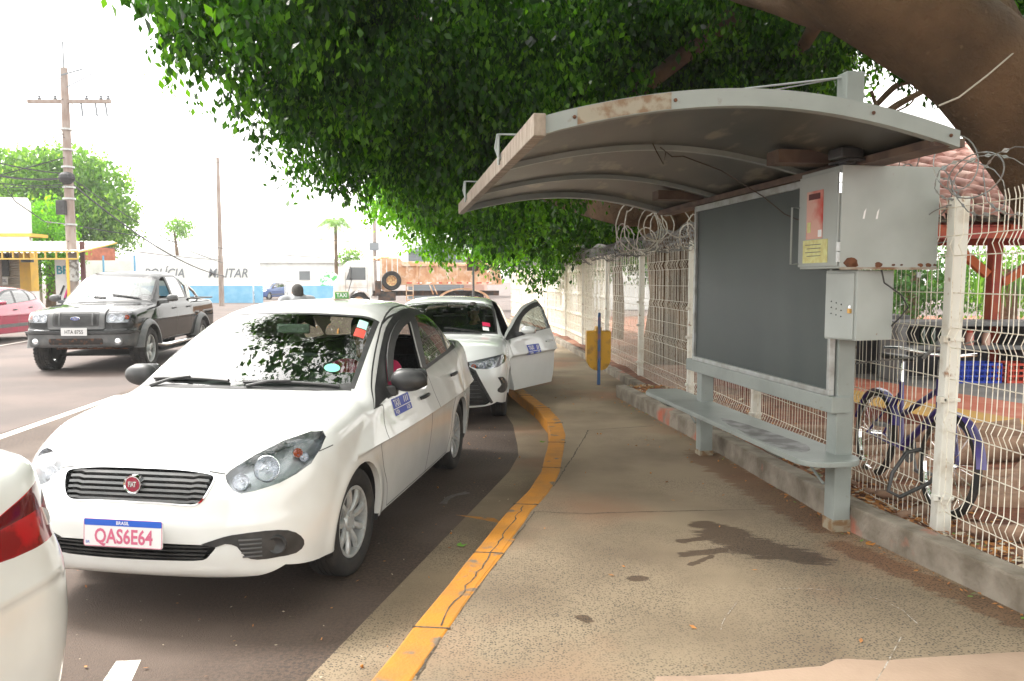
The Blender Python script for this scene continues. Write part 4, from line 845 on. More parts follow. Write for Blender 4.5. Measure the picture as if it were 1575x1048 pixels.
# bicycle, leaning by the fence
def bicycle():
    PUR=mat('purple_paint',(.035,.016,.17),.35,coat=.4,c2=(.02,.01,.09),scale=5); SPK=CHROME
    t=thing('bicycle','purple step-through bicycle locked to the white fence post','bicycle',(2.60,5.62,.24),R(-90)+.06)  # local +x runs from rear wheel to front wheel (towards the camera)
    t.rotation_euler=(R(-5),0,R(-92))
    r=.31
    def wl(x,steer=0,tyre=RUB):
        h=MB(); h.lathe([(0,-.04),(.02,-.04),(.02,.04),(0,.04)],(0,0,0),'Y',12); h=h.build('wheel',CHROME,t); h.location=(x,0,r); h.rotation_euler=(0,0,steer)
        m=MB(); c=[(r-.022+.024*math.cos(a),.024*math.sin(a)) for a in np.linspace(0,2*math.pi,10,endpoint=False)]; m.lathe(c,(0,0,0),'Y',48,closed=True); m.build('tyre',tyre,h,smooth=60)
        m=MB(); m.lathe([(r-.038,-.013),(r-.05,-.010),(r-.05,.010),(r-.038,.013)],(0,0,0),'Y',48,closed=True); m.build('rim',CHROME,h,smooth=60)
        m=MB(); 
        for i in range(28): a=2*math.pi*i/28; m.tube([(.018*math.cos(a+.6),.02*(-1)**i,.018*math.sin(a+.6)),((r-.045)*math.cos(a),0,(r-.045)*math.sin(a))],.0014,3,cap=False)
        m.build('spokes',SPK,h); return h
    wl(0); wl(1.02,R(2))
    m=MB(); bb=(.42,0,.29); st_=(.30,0,.72); hd0=(.83,0,.62); hd1=(.79,0,.80)
    for a,b,rr in((bb,st_,.016),(bb,hd0,.022),((.36,0,.50),(.80,0,.74),.018),(hd0,hd1,.020),(bb,(0,.06,r),.010),(bb,(0,-.06,r),.010),((.31,0,.66),(0,.06,r),.008),((.31,0,.66),(0,-.06,r),.008)): m.tube([a,b],rr,10)
    m.build('frame',PUR,t,smooth=60)
    f=MB(); 
    for s_ in(-1,1): f.tube([(.86,0,.66),(.90,s_*.045,.64),(1.02,s_*.055,r)],.013,8)
    f.build('fork',PUR,t,smooth=60)
    for x0,nm,a0,a1 in((0,'fender',20,170),(1.02,'fender',10,150)):
        m=MB(); n=16; vs=[]
        for i in range(n+1):
            a=R(a0+(a1-a0)*i/n); 
            for yy,dr in((-.03,-.008),(0,0),(.03,-.008)): vs.append((x0+(r+.02+dr)*math.cos(a),yy,r+(r+.02+dr)*math.sin(a)))
        m.add([(p[0]-x0,p[1],p[2]) for p in vs],[(i*3+j,i*3+j+1,i*3+j+4,i*3+j+3) for i in range(n) for j in range(2)]); fo=m.build(nm,PUR,t,smooth=60); fo.location=(x0,0,0); fo.rotation_euler=(0,0,R(2) if x0 else 0)
    m=MB(); m.tube([hd1,(.77,0,.92)],.014,8); m.tube([(.62,-.28,.96),(.72,-.24,.97),(.79,-.08,.95),(.79,.08,.95),(.72,.24,.97),(.62,.28,.96)],.011,8); m.build('handlebar',CHROME,t,smooth=60)
    m=MB(); m.tube([st_,(.27,0,.86)],.012,8); m.build('seat_post',CHROME,t); m=MB(); m.hexa([(.12,-.09,.86),(.42,-.025,.87),(.42,.025,.87),(.12,.09,.86),(.10,-.10,.90),(.43,-.02,.90),(.43,.02,.90),(.10,.10,.90)]); m.build('saddle',PLAS,t,bevel=.02)
    m=MB(); m.lathe([(0,-.004),(.09,-.004),(.095,0),(.09,.004),(0,.004)],(.42,.05,.29),'Y',28); m.tube([(.42,.07,.29),(.50,.075,.16)],.009,6); m.tube([(.42,-.07,.29),(.34,-.075,.42)],.009,6); m.box((.50,.12,.155),(.09,.08,.02)); m.box((.34,-.12,.425),(.09,.08,.02)); m.build('crankset',GREYP,t,smooth=30)
    return t
bicycle()
m=MB(); c=Vector((2.40,4.52,.42)); m.tube([c+Vector(p) for p in((.18,.05,.30),(.15,.0,.20),(.02,-.04,.06),(-.14,-.02,-.03),(-.20,0,.0),(-.17,.02,.10),(-.08,.04,.22),(.0,.03,.24))],.012,8); tag(m.build('bicycle_lock',PLAS,smooth=60),'thick black bicycle lock looped round the nearest white fence post','lock')
# ================= kiosk behind the fence =================
TILE=mat('clay_tiles',(.42,.23,.195),.8,c2=(.30,.14,.11),scale=7,amt=(.4,.62),c3=(.60,.40,.34),scale3=3,amt3=(.5,.7),bump=.2,bscale=40); RB=mat('red_beam',(.30,.03,.015),.6,c2=(.38,.07,.02),scale=4); DCON=mat('counter_grey',(.20,.205,.21),.7,c2=(.14,.14,.14),scale=3)
A=G(1300,617,.36); B=G(1600,676,.36); dirp=(B-A).normalized(); perp=Vector((-dirp.y,dirp.x,0)); 
if perp.y<0: perp=-perp
def PQ(u,v,z): p=A+dirp*u+perp*v; return Vector((p.x,p.y,z))
def slab(u0,u1,v0,v1,z0,z1,name,mt,parent=None,kind=None,bevel=0):
    m=MB(); m.hexa([PQ(u,v,z) for z in(z0,z1) for u,v in((u0,v0),(u1,v0),(u1,v1),(u0,v1))]); o=m.build(name,mt,parent,bevel=bevel); return tag(o,kind=kind)
slab(-3,14,0,13,.1,.36,'plaza',mat('plaza_edge_red',(.20,.055,.04),.85,c2=(.14,.05,.035),scale=4,bump=.3),kind='structure')
slab(-3,14,.03,.70,.361,.364,'painted_band',mat('band_yellow',(.55,.31,.06),.8,c2=(.46,.27,.08),scale=3),kind='structure'); slab(-3,14,.70,1.6,.361,.364,'painted_band',mat('band_red',(.46,.12,.07),.8,c2=(.52,.2,.13),scale=3),kind='structure'); slab(-3,14,1.6,12.9,.361,.364,'plaza_floor',mat('plaza_grey',(.24,.23,.225),.8,c2=(.18,.17,.17),scale=2),kind='structure')
kx=D(1330,590,9.9).x; ki=thing('kiosk','open kiosk with red clay tile roof on red timber beams behind the fence','kiosk',(0,0,0))
m=MB(); NR=9; W_=.33
for ci in range(28):
    for ri in range(NR):
        v0=ri/NR; v1=(ri+1.12)/NR; x0=4.0+ci*W_; jt=rng.normal(0,.006); vs=[]
        for v,rr,up in((v0,.108,.055),(v1,.088,.0)):
            for k in range(6): a=math.pi*k/5; vs.append((x0+.14-.35*v+rr*math.cos(a)*1.05+jt,9.6+4.1*v,2.37+1.52*v+up+.085*math.sin(a)))
        for k in range(6): a=math.pi*k/5; vs.append((x0+.14-.35*v0+.108*math.cos(a)*1.05+jt,9.6+4.1*v0,2.37+1.52*v0+.012+.06*math.sin(a)))
        m.add(vs,[(k,k+1,7+k,6+k) for k in range(5)]+[(12+k,13+k,k+1,k) for k in range(5)])
ch=MB(); ch.grid(lambda u,v:(4.0+9.1*u-.35*v,9.62+4.1*v,2.36+1.52*v+.012*math.sin(u*400)),80,24); ch.build('roof_channels',mat('tile_channel',(.065,.045,.032),.95,c2=(.14,.10,.06),scale=14,amt=(.5,.6)),ki)
m.build('roof',TILE,ki,smooth=60); m=MB(); m.grid(lambda u,v:(4.0+9*u-.35*v,9.65+4.1*v,2.30+1.52*v),4,4); m.build('roof_lining',RB,ki)
m=MB(); m.tube([(3.7,13.75,3.93),(12.8,13.75,3.93)],.09,8); m.build('ridge',TILE,ki,smooth=40)
m=MB(); m.box((8.4,9.72,2.24),(9.2,.10,.16)); m.build('beam',RB,ki); m=MB(); m.box((8.4,12.9,2.30),(9.2,.12,.18)); m.build('beam',RB,ki)
for i in range(10): m=MB(); m.bar((4.3+i*.9,9.65,2.26),(4.1+i*.9,13.6,3.62),.07,.12); m.build('rafter',RB,ki)
for x,y in((6.35,10.4),(4.4,12.9),(9.6,10.4),(9.6,12.9)):
    m=MB(); m.box((x,y,1.35),(.14,.14,2.0)); m.build('column',RB,ki,bevel=.01)
OR=mat('orange_brace',(.50,.10,.015),.6)
for x in(6.35,): m=MB(); m.bar((x+.1,10.38,1.62),(x+.9,10.38,2.14),.09,.11); m.build('brace',OR,ki,bevel=.006); m=MB(); m.bar((x-.1,10.38,1.72),(x-.6,10.38,2.14),.09,.11); m.build('brace',OR,ki,bevel=.006)
m=MB(); m.box((7.6,10.15,1.10),(5.6,.62,.06)); m.build('counter_top',DCON,ki,bevel=.01); m=MB(); m.box((7.6,10.10,.80),(5.4,.42,.05)); m.build('shelf',DCON,ki); m=MB(); m.box((7.6,10.38,.73),(5.4,.08,.70)); m.build('counter_back',mat('counter_dark',(.05,.05,.055),.7),ki)
for x in(4.9,6.6,8.3,10.0): m=MB(); m.box((x,10.1,.73),(.12,.5,.70)); m.build('counter_pier',DCON,ki)
m=MB(); m.box((4.55,11.0,1.14),(1.7,.7,.07)); m.build('counter_top',DCON,ki,bevel=.01); m=MB(); m.box((4.55,11.0,.74),(1.6,.5,.76)); m.build('counter_pier',mat('counter_dark2',(.05,.05,.055),.7),ki)
def crate(x,y,z,w_,mt,label,g='plastic crates under the counter'):
    t=thing('crate',label,'crate',(x,y,z),0,g); m=MB()
    for s_ in(-1,1):
        for i in range(9): m.box((-w_/2+w_*i/8,s_*.16,.12),(.012,.012,.24))
        for h in(.015,.09,.16,.235): m.box((0,s_*.16,h),(w_,.014,.028))
    for s_ in(-1,1):
        for h in(.015,.09,.16,.235): m.box((s_*w_/2,0,h),(.014,.32,.028))
    m.box((0,0,.01),(w_,.32,.015)); m.build('crate_body',mt,t)
CB=mat('crate_blue',(.01,.045,.40),.4); CR=mat('crate_red',(.55,.06,.03),.4)
crate(5.83,9.92,.364,.56,CB,'blue plastic crate on the floor under the kiosk counter'); crate(6.45,9.92,.364,.52,CR,'red plastic crate on the floor right of the blue crate')
def jar(x,y,z,mt,lid,label,h=.16,r=.05,g=None):
    t=thing('jar',label,'jar',(x,y,z),0,g); m=MB(); m.lathe([(0,0),(r,0),(r,h*.8),(r*.7,h),(0,h)],(0,0,0),'Z',14); m.build('jar_body',mt,t,smooth=50); m=MB(); m.lathe([(0,h),(r*.75,h),(r*.75,h+.03),(0,h+.03)],(0,0,0),'Z',12); m.build('lid',lid,t,smooth=40)
jar(5.82,9.98,.825,mat('jar_pink',(.55,.25,.20),.3),CR,'pink jar with red lid on the kiosk shelf above the blue crate'); jar(6.03,9.98,.825,mat('jar_pale',(.6,.38,.3),.3),RIMM,'pale pink jar with silver lid beside the red lidded jar')
BG=mat('bottle_green',(.02,.05,.02),.15,coat=1); 
for i,x in enumerate((5.35,5.48,5.22)): jar(x,9.98,.825,BG,CR,'dark green bottle standing on the kiosk shelf left of the jars',.24,.035,'dark bottles on the kiosk shelf')
LEAFP=mat('pot_leaf',(.03,.07,.015),.5); POT=mat('pot_orange',(.40,.12,.04),.7)
for i in range(7):
    x=3.92+i*.16; t=thing('potted_plant','small dark potted plant in a row on the kiosk counter behind the cabinets','potted plant',(x,10.85,1.175),0,'potted plants on the counter'); m=MB(); m.lathe([(0,0),(.045,0),(.06,.09),(0,.09)],(0,0,0),'Z',10); m.build('pot',POT,t,smooth=40); m=MB()
    for k in range(26): c=Vector((rng.normal(0,.05),rng.normal(0,.05),.10+abs(rng.normal(.06,.05)))); a=Vector(rng.normal(0,1,3)).normalized()*.035; b=a.orthogonal().normalized()*.02; m.add([c-a,c+b,c+a,c-b],[(0,1,2,3)])
    m.build('foliage',LEAFP,t)

# ================= far side of the street =================
PW=mat('wall_white',(.80,.81,.80),.8,c2=(.70,.71,.70),scale=2); PB=mat('wall_blue',(.16,.42,.64),.7,c2=(.22,.48,.68),scale=2); WOOD=mat('concrete_pole',(.26,.20,.17),.85,c2=(.33,.28,.25),scale=6,stretch=(1,1,.3),bump=.2)
def pole(px,Y,h,label,r0=.20,r1=.12,base=None):
    x=D(px,431,Y).x; t=thing('utility_pole',label,'utility pole',(x,Y,0)); m=MB(); m.tube([(0,0,-.2),(0,0,h*.5),(0,0,h)],[r0,(r0+r1)/2,r1],12); m.build('pole_shaft',WOOD,t,smooth=60); return t,x
CAB=mat('cable_black',(.02,.02,.022),.6); INS=mat('insulator',(.18,.20,.22),.4)
t,xp=pole(112,28,9.0,'tall brown concrete utility pole with crossarm and black box, beyond the pickup')
m=MB(); m.box((.15,0,7.86),(2.9,.11,.12)); 
m.build('crossarm',WOOD,t); 
for x in(-.9,-.35,.75,1.25,1.5):
    m=MB(); m.lathe([(0,0),(.05,0),(.07,.05),(.03,.09),(.06,.13),(0,.16)],(x,0,7.92),'Z',10); m.build('insulator',INS,t,smooth=50)
for x in(.55,1.05,1.40): m=MB(); m.bar((x,0,7.80),(x+.05,0,7.35),.05); m.build('drop_fuse',INS,t)
m=MB(); m.bar((.0,-.22,8.7),(.75,-.22,8.9),.04); m.bar((.2,-.22,8.3),(1.1,-.22,8.75),.03); m.bar((0,0,8.8),(0,0,9.9),.04); m.bar((0,0,9.85),(.5,0,9.85),.03); m.build('mast_top',INS,t)
m=MB(); m.box((-.16,-.24,4.18),(.32,.16,.50)); m.build('junction_box',PLAS,t,bevel=.02); m=MB(); m.sphere((.05,-.2,5.2),(.30,.18,.22),12); m.build('cable_bundle',CAB,t)
for z in(2.4,3.6,4.5,4.9,5.6,6.2,6.9): m=MB(); m.lathe([(.195,-.03),(.21,-.03),(.21,.03),(.195,.03)],(0,0,z),'Z',14,closed=True); m.build('pole_band',RIMM,t)
m=MB(); m.lathe([(.205,0),(.213,0),(.213,.75),(.205,.75)],(0,0,1.6),'Z',14,closed=True); m.build('posters',mat('torn_posters',(.5,.5,.48),.8,c2=(.2,.18,.16),scale=9,amt=(.45,.55)),t)
t2,_=pole(340,50,9.3,'slim brown utility pole in front of the white station wall with the MILITAR lettering',.17,.10)
t3,_=pole(-4,30,7.6,'utility pole at the left picture edge above the white shop parapet',.17,.14)
t4,_=pole(577,75,9,'distant thin pole left of the big green tree',.2,.15); m=MB(); m.box((0,-.3,4.8),(.9,.2,.7)); m.build('transformer',INS,t4)
def cable(a,b,sag,r,lab):
    a=Vector(a);b=Vector(b); m=MB(); m.tube([a+(b-a)*i/16+Vector((0,0,-sag*4*(i/16)*(1-i/16))) for i in range(17)],r,4,cap=False); return tag(m.build('overhead_cable',CAB),lab,'cable','overhead cables')
P1=lambda z:(xp,27.8,z)
for i,(z1,px,z2,s_,r) in enumerate(((5.35,-60,6.4,.15,.03),(5.2,-60,5.9,.25,.045),(5.0,-60,5.6,.25,.02),(6.7,-60,7.9,.1,.018),(4.9,-60,5.2,.1,.015))):
    a=D(px,431,29); cable((a.x,29,z2),P1(z1),s_,r,'black overhead cable running from the left edge to the tall brown pole')
for z1,b,s_,r in((5.2,D(345,425,50),.6,.03),(5.35,D(345,405,50),.4,.018),(3.6,D(575,395,75),.5,.02),(3.0,D(340,400,50),.1,.018),(6.6,D(340,250,50),.3,.012),(7.9,D(340,240,50),.3,.012)): cable(P1(z1),b,s_,r,'thin overhead cable running right from the tall brown pole')
cable(D(340,345,50),D(620,372,60),.4,.022,'thin overhead cable crossing in front of the palm'); cable(D(-60,120,29),P1(8.6),.1,.012,'thin overhead cable running from the left edge to the tall brown pole')
m=MB(); m.tube([P1(5.9),(xp-2.5,28,5.3),(xp-1.9,28,4.4),(xp-.9,28,3.7),P1(3.6)],.02,4); tag(m.build('slack_cable',CAB),'slack black cable looping down left of the tall brown pole','cable')
# station wall with lettering
ws=thing('perimeter_wall','long white wall with blue base and POLÍCIA MILITAR lettering','wall',(0,0,0))
xa,xb=D(150,431,57).x,D(388,431,57).x; m=MB(); m.box(((xa+xb)/2,57.15,1.7),(xb-xa,.3,3.4)); m.build('wall',PW,ws)
m=MB(); m.box(((xa+xb)/2+.5,56.98,.62),(xb-xa-1,.04,1.24)); m.build('blue_band',PB,ws)
LTR=mat('letter_grey',(.17,.19,.21),.7)
for s_,px,sz in(('MILITAR',350,.92),('POLÍCIA',252,.92)):
    c=D(px,421,56.96); m=MB(); text(m,s_,sz,lambda u,v,h:(c.x+u,56.96-h,c.z+v),bold=.012,shear=.25,extrude=.004,sx=.86); m.build('lettering',LTR,ws)
for x0 in(388,452): 
    m=MB(); a=D(x0+(2 if x0<400 else 0),431,57).x; b=D(402 if x0<400 else 515,431,57).x; m.box(((a+b)/2,57.2,.62),(b-a,.2,1.24)); tag(m.build('blue_wall',PB),'short blue wall piece left of the station gate' if x0<400 else 'low blue wall between the station gate and the dump truck','wall')
a,b=D(438,431,56).x,D(456,431,56).x; m=MB()
for i in range(9): m.box((a+(b-a)*i/8,56,.8),(.05,.05,1.6))
for z in(.15,1.55): m.box(((a+b)/2,56,z),(b-a,.05,.06))
tag(m.build('barred_gate',PW),'white barred gate in front of the dark blue car','gate')
def house(name,label,x0,x1,Y,h,dep,wm,rm,over=.4,gable=False,win=()):
    t=thing(name,label,'building',(0,0,0)); m=MB(); m.box(((x0+x1)/2,Y+dep/2,h/2),(x1-x0,dep,h)); m.build('wall',wm,t); m=MB(); cx=(x0+x1)/2
    m.prism([(x0-over,h),(cx,h+(x1-x0)*.16),(x1+over,h)],Y-over,Y+dep+over,lambda u,v,q:(u,q,v)); m.build('roof',rm,t)
    for wx,wz,ww,wh in win: f=MB(); f.box((wx,Y-.02,wz),(ww,.06,wh)); fo=f.build('window',mat('window_frame',(.7,.7,.7),.6),t); f=MB(); f.box((wx,Y-.055,wz),(ww-.12,.02,wh-.12)); f.build('pane',mat('pane',(.12,.14,.15),.2),fo)
    return t
RW=mat('roof_white',(.74,.74,.73),.7); 
house('station_building','white station building behind the white and blue wall',D(190,431,72).x,D(330,431,72).x,72,3.6,12,PW,RW,win=[(-30,2.2,1.4,1.1),(-33.5,2.2,1.4,1.1)])
house('station_annex','white annex with pale arched porch right of the lettered wall',D(400,431,80).x,D(520,431,80).x,80,3.4,10,PW,RW,win=[(-21,2.1,1.2,1.0)])
house('grey_shed','grey corrugated shed above the dump truck bed',D(628,431,70).x,D(708,431,70).x,70,4.2,10,mat('shed_grey',(.16,.18,.20),.6,c2=(.12,.14,.15),scale=1,stretch=(.1,1,12)),mat('shed_roof',(.2,.22,.24),.6),over=.2)
house('pink_house','pale pink house behind the dump truck, below the big tree',D(705,431,75).x,D(745,431,75).x,75,3.6,8,mat('pink_wall',(.62,.36,.28),.8),RW)
house('white_warehouse','long white building beyond the fence and tree trunks',3.0,22,44,4.4,14,mat('warehouse_white',(.72,.72,.70),.8,c2=(.6,.6,.58),scale=1),RW,win=[(8+i*2.4,2.4,1.3,1.2) for i in range(5)])
# green round sign
m=MB(); c=D(508,434,58); m.lathe([(0,-.05),(.75,-.05),(.75,.05),(0,.05)],c,'Y',24); tag(m.build('round_sign',mat('sign_green2',(.10,.45,.12),.6,c2=(.75,.8,.75),scale=3,amt=(.45,.5))),'round green and white sign at the edge of the dump truck','sign')
# corner shop at the left edge
shp=thing('corner_shop','white and yellow corner shop with roller shutter and awning at the left edge','building',(0,0,0)); YW=mat('wall_yellow',(.72,.44,.07),.8,c2=(.62,.38,.08),scale=3)
Yc=30; xr=D(48,431,Yc).x; m=MB(); m.hexa([(xr-14,Yc,2.95),(xr,Yc,2.95),(xr-1.2,Yc+2.2,2.95),(xr-14,Yc+2.2,2.95),(xr-14,Yc,5.0),(xr,Yc,4.75),(xr-1.2,Yc+2.2,4.75),(xr-14,Yc+2.2,5.0)]); m.build('parapet',PW,shp)
m=MB(); m.box((xr-7.1,Yc+.5,3.85-.9),(14.1,1.1,.10)); m.box((xr-7.0,Yc+.5,3.35),(14.2,1.1,.12)); m.build('cornice',YW,shp); m=MB(); m.box((xr-7.9,Yc+1.8,1.45),(13.4,1.8,2.95)); m.build('wall',mat('shop_wall',(.5,.42,.33),.8),shp)
m=MB(); m.box((xr-.28,Yc+.35,2.1),(.42,.5,1.75)); cm=m.build('column',YW,shp); m=MB(); m.box((xr-.28,Yc+.35,.61),(.43,.51,1.22)); m.build('column_base',PW,cm)
m=MB(); k=26; sx0,sx1=xr-3.4,xr-.85
m.grid(lambda u,v:(sx0+(sx1-sx0)*u,Yc+.82-.035*abs(math.sin(v*k*math.pi)),.1+2.6*v),1,k*6); m.build('roller_shutter',mat('shutter',(.46,.42,.35),.6),shp,smooth=40)
m=MB(); m.box((xr-2.1,Yc+.72,2.3),(1.6,.12,1.0)); m.build('dark_sign_box',PLAS,shp); m=MB(); m.box((xr-1.55,Yc+.60,1.62),(.55,.04,.30)); b_=m.build('notice_board',PW,shp); m=MB(); text(m,'BRASIL',.16,lambda u,v,h:(xr-1.55+u,Yc+.575,1.62+v),bold=.003); m.build('notice_letters',mat('notice_ink',(.1,.12,.2),.7),b_)
aw=thing('awning','long corrugated awning on a yellow steel truss in front of the corner shop','awning',(0,0,0)); xe=D(143,431,28.2).x
m=MB(); m.grid(lambda u,v:((xr-6)+(xe-xr+6)*u,Yc-.1-2.6*v,3.10-.50*v+.03*math.sin(u*300)),180,4); m.build('awning_sheet',mat('awning_white',(.66,.62,.58),.6),aw,smooth=60)
m=MB(); y=Yc-2.72
for z in(2.38,2.64): m.bar((xr-6,y,z),(xe,y,z),.05)
for i in range(26): x=xr-6+(xe-xr+6)*i/25; m.bar((x,y,2.38),(x,y,2.64),.045)
for i in range(9): x=xr-6+(xe-xr+6)*i/8; m.bar((x,y,2.60),(x,Yc,3.05),.04)
m.build('awning_truss',mat('truss_yellow',(.60,.40,.09),.6),aw); m=MB(); px_=D(105,431,Yc-2.7).x; m.box((px_,Yc-2.7,1.2),(.07,.07,2.4)); m.build('awning_post',YW,aw); m=MB(); m.box((D(41,431,28.5).x,28.6,2.35),(.35,.2,.12)); m.build('awning_lamp',PLAS,aw)
BRK=mat('brick',(.42,.14,.08),.85,c2=(.30,.10,.06),scale=5,amt=(.4,.6)); a=D(128,431,38).x; b=D(175,431,38).x; m=MB(); m.box(((a+b)/2,38.1,1.6),(b-a,.25,3.2)); tag(m.build('brick_wall',BRK),'red brick wall behind the tall brown pole','wall')
a=D(128,431,36).x; b=D(215,431,36).x; m=MB(); m.box(((a+b)/2,36,1.27),(b-a,.2,2.54)); tag(m.build('white_wall',PW),'low white wall right of the tall brown pole, below the bricks','wall')
m=MB(); c=D(127,395,27.9); m.box((c.x,27.9,1.9),(.14,.08,2.2)); tag(m.build('brown_board',mat('brown_board',(.09,.03,.025),.7)),'narrow dark brown board beside the tall brown pole','board')
mu=thing('painted_panel','white panel with blue lettering and a pink and black design left of the tall pole','sign',(0,0,0)); c=D(97,415,29); m=MB(); m.box((c.x,29,1.35),(.55,.08,2.1)); m.build('panel_board',PW,mu); m=MB(); text(m,'BP',.42,lambda u,v,h:(c.x+u,28.94,2.0+v),bold=.012); m.build('panel_letters',mat('teal',(.05,.30,.38),.6),mu)
m=MB(); m.bar((c.x-.2,28.94,.9),(c.x+.05,28.94,1.45),.07,.01,up=(0,1,0)); m.bar((c.x-.05,28.94,.75),(c.x+.2,28.94,1.3),.07,.01,up=(0,1,0)); m.build('panel_stripes',PLAS,mu); m=MB(); m.bar((c.x+.05,28.93,1.0),(c.x+.22,28.93,1.45),.06,.01,up=(0,1,0)); m.build('panel_pink',mat('pinkp',(.7,.05,.25),.6),mu)
for px in(160,208): x=D(px,431,34).x; m=MB(); m.tube([(x,34,0),(x,34,2.7)],.04,8); tag(m.build('blue_post',mat('post_blue',(.15,.38,.6),.6)),'thin light blue post '+('beside the brick wall' if px<200 else 'right of the brick wall'),'post')
# street sign pole in front of the truck
sp=thing('street_sign','dark brown sign board seen on a thin grey pole behind the second taxi','sign',(0,0,0)); c=D(728,400,22); m=MB(); m.tube([(c.x,22,0),(c.x,22,2.75)],.03,8); m.build('sign_pole',GREYP,sp); m=MB(); m.box((c.x-.02,22.06,2.15),(.32,.03,.48)); m.build('sign_board',mat('board_brown',(.06,.03,.025),.6),sp)
# ---------------- dump truck ----------------
def dump_truck():
    CW=mat('truck_white',(.74,.74,.72),.4,coat=.4,c2=(.6,.5,.42),scale=2,amt=(.5,.7)); DIRT=mat('dusty_orange',(.66,.43,.27),.8,c2=(.52,.27,.14),scale=1.6,amt=(.35,.62),c3=(.70,.56,.44),scale3=3,amt3=(.5,.65)); BLKC=mat('chassis_black',(.03,.028,.026),.7,c2=(.12,.06,.035),scale=4)
    Y=40.5; x0=D(513,431,Y).x; t=thing('dump_truck','white cab dump truck with orange dusty tipper bed, crossing the street','truck',(x0,Y,0),R(8)); w=2.4
    def prism(poly,y0,y1,name,mt,par=t,bevel=0): m=MB(); m.prism(poly,y0,y1,lambda u,v,h:(u,h,v)); return m.build(name,mt,par,bevel=bevel)
    cab=prism([(0,.55),(-.02,1.45),(.12,1.62),(.55,2.45),(.72,2.62),(1.95,2.66),(1.98,.95),(1.9,.75),(1.75,.75),(1.45,1.10),(1.0,1.10),(.75,.75),(.6,.55)],0,w,'cab',CW,bevel=.04)
    def quad(P,name,mt,par): m=MB(); m.add(P,[tuple(range(len(P)))]); return m.build(name,mt,par)
    GD=mat('truck_glass',(.05,.06,.065),.08,coat=1)
    dr=lambda u,v,o:(.12+(.55-.12)*v-o*.9,u,1.62+.83*v+o*.45)
    quad([dr(.18,.06,.02),dr(w-.18,.06,.02),dr(w-.22,.94,.02),dr(.22,.94,.02)],'windscreen',mat('truck_screen',(.30,.33,.33),.1,coat=1),cab); quad([dr(.22,.78,.03),dr(w-.22,.78,.03),dr(w-.22,.96,.03),dr(.22,.96,.03)],'sun_visor',PLAS,cab)
    quad([(.62,-.012,1.66),(1.62,-.012,1.66),(1.62,-.012,2.30),(.86,-.012,2.30)],'side_window',GD,cab); 
    m=MB(); m.box((1.15,-.006,1.25),(1.05,.014,.012)); m.box((1.70,-.006,1.65),(.012,.014,1.4)); m.box((.60,-.006,1.5),(.012,.014,1.1)); m.build('door_gap',PLAS,cab)
    m=MB()
    for v in(.95,1.08,1.21,1.34): m.box((-.035,.60,v),(.03,.75,.07)); m.box((-.035,1.8,v),(.03,.75,.07))
    m.build('grille_slats',GREYP,cab); m=MB(); m.lathe([(0,-.02),(.13,-.02),(.13,.02),(0,.02)],(-.05,w/2,1.2),'X',20); m.build('badge',CHROME,cab)
    m=MB(); m.box((.1,w/2,.62),(.35,w+.05,.32)); m.build('bumper',CW,t,bevel=.03)
    for y in(.3,w-.3): m=MB(); m.box((-.09,y,.68),(.04,.34,.16)); m.build('headlight',BOWL,t)
    m=MB(); m.box((.30,-.02,1.02),(.12,.03,.06)); m.build('indicator',ORANGE,t)
    for y,s_ in((-.22,-1),(w+.22,1)):
        m=MB(); m.box((.85,y,1.98),(.10,.20,.50)); mo=m.build('mirror',GREYP,t,bevel=.02); m=MB(); m.bar((.85,y,2.26),(.85,y-s_*.22,2.34),.03); m.bar((.85,y,1.72),(.85,y-s_*.22,1.66),.03); m.build('mirror_arm',PLAS,mo)
    m=MB(); m.tube([(.55,-.25,.35),(.95,-.25,1.75)],.02,6); m.build('aerial',PLAS,t)
    # bed
    bp=[(2.35,1.28),(2.35,2.72),(3.3,2.78),(3.55,2.62),(8.55,2.50),(8.72,1.55),(8.2,1.42),(3.2,1.40),(2.9,1.05),(2.55,1.05)]
    bed=prism(bp,.0,w,'tipper_bed',DIRT,bevel=.02)
    m=MB()
    for i in range(10): x=3.75+i*.52; m.box((x,-.04,1.93),(.09,.09,.95))
    m.build('bed_rib',DIRT,bed); m=MB(); m.box((6.1,-.05,2.42),(5.2,.10,.10)); m.box((6.0,-.05,1.47),(5.4,.12,.12)); m.build('bed_rail',DIRT,bed)
    m=MB(); 
    for i in range(4): m.box((2.42+i*.28,-.02,2.0),(.05,.05,1.5))
    m.build('headboard_rib',CW,bed); m=MB()
    for i in range(9): m.box((3.85+i*.52,-.115,1.50),(.28,.01,.06))
    m.build('reflector_strip',mat('reflector_red',(.55,.03,.03),.4,c2=(.8,.8,.8),scale=3.4,amt=(.49,.51)),bed)
    m=MB(); 
    for i in range(7): m.sphere((2.1+i*.19,w*.5+rng.normal(0,.2),2.78+rng.uniform(-.03,.05)),(.22,.8,.10),10)
    m.build('tarpaulin',mat('orange_tarp',(.72,.34,.12),.8,c2=(.75,.6,.45),scale=3),t,smooth=60)
    m=MB(); m.box((5.2,w/2,.95),(6.9,.9,.26)); m.build('chassis',BLKC,t); m=MB(); m.box((2.7,.25,.80),(.9,.5,.45)); m.build('fuel_tank',BLKC,t,bevel=.04); m=MB(); m.box((2.25,-.02,1.25),(.30,.3,.75)); m.build('air_filter',BLKC,t,bevel=.04)
    for y in(.20,w-.20):
        for x in(1.25,6.05,7.35):
            m=MB(); m.lathe([(.30,-.14),(.46,-.15),(.50,-.10),(.50,.10),(.46,.15),(.30,.14)],(x,y,.50),'Y',28,closed=True); wo_=m.build('wheel',RUB,t,smooth=50); m=MB(); m.lathe([(0,-.02),(.10,-.12),(.20,-.06),(.30,-.12),(.30,.12),(0,.1)],(x,y,.50),'Y',20); m.build('rim',DIRT,wo_,smooth=40)
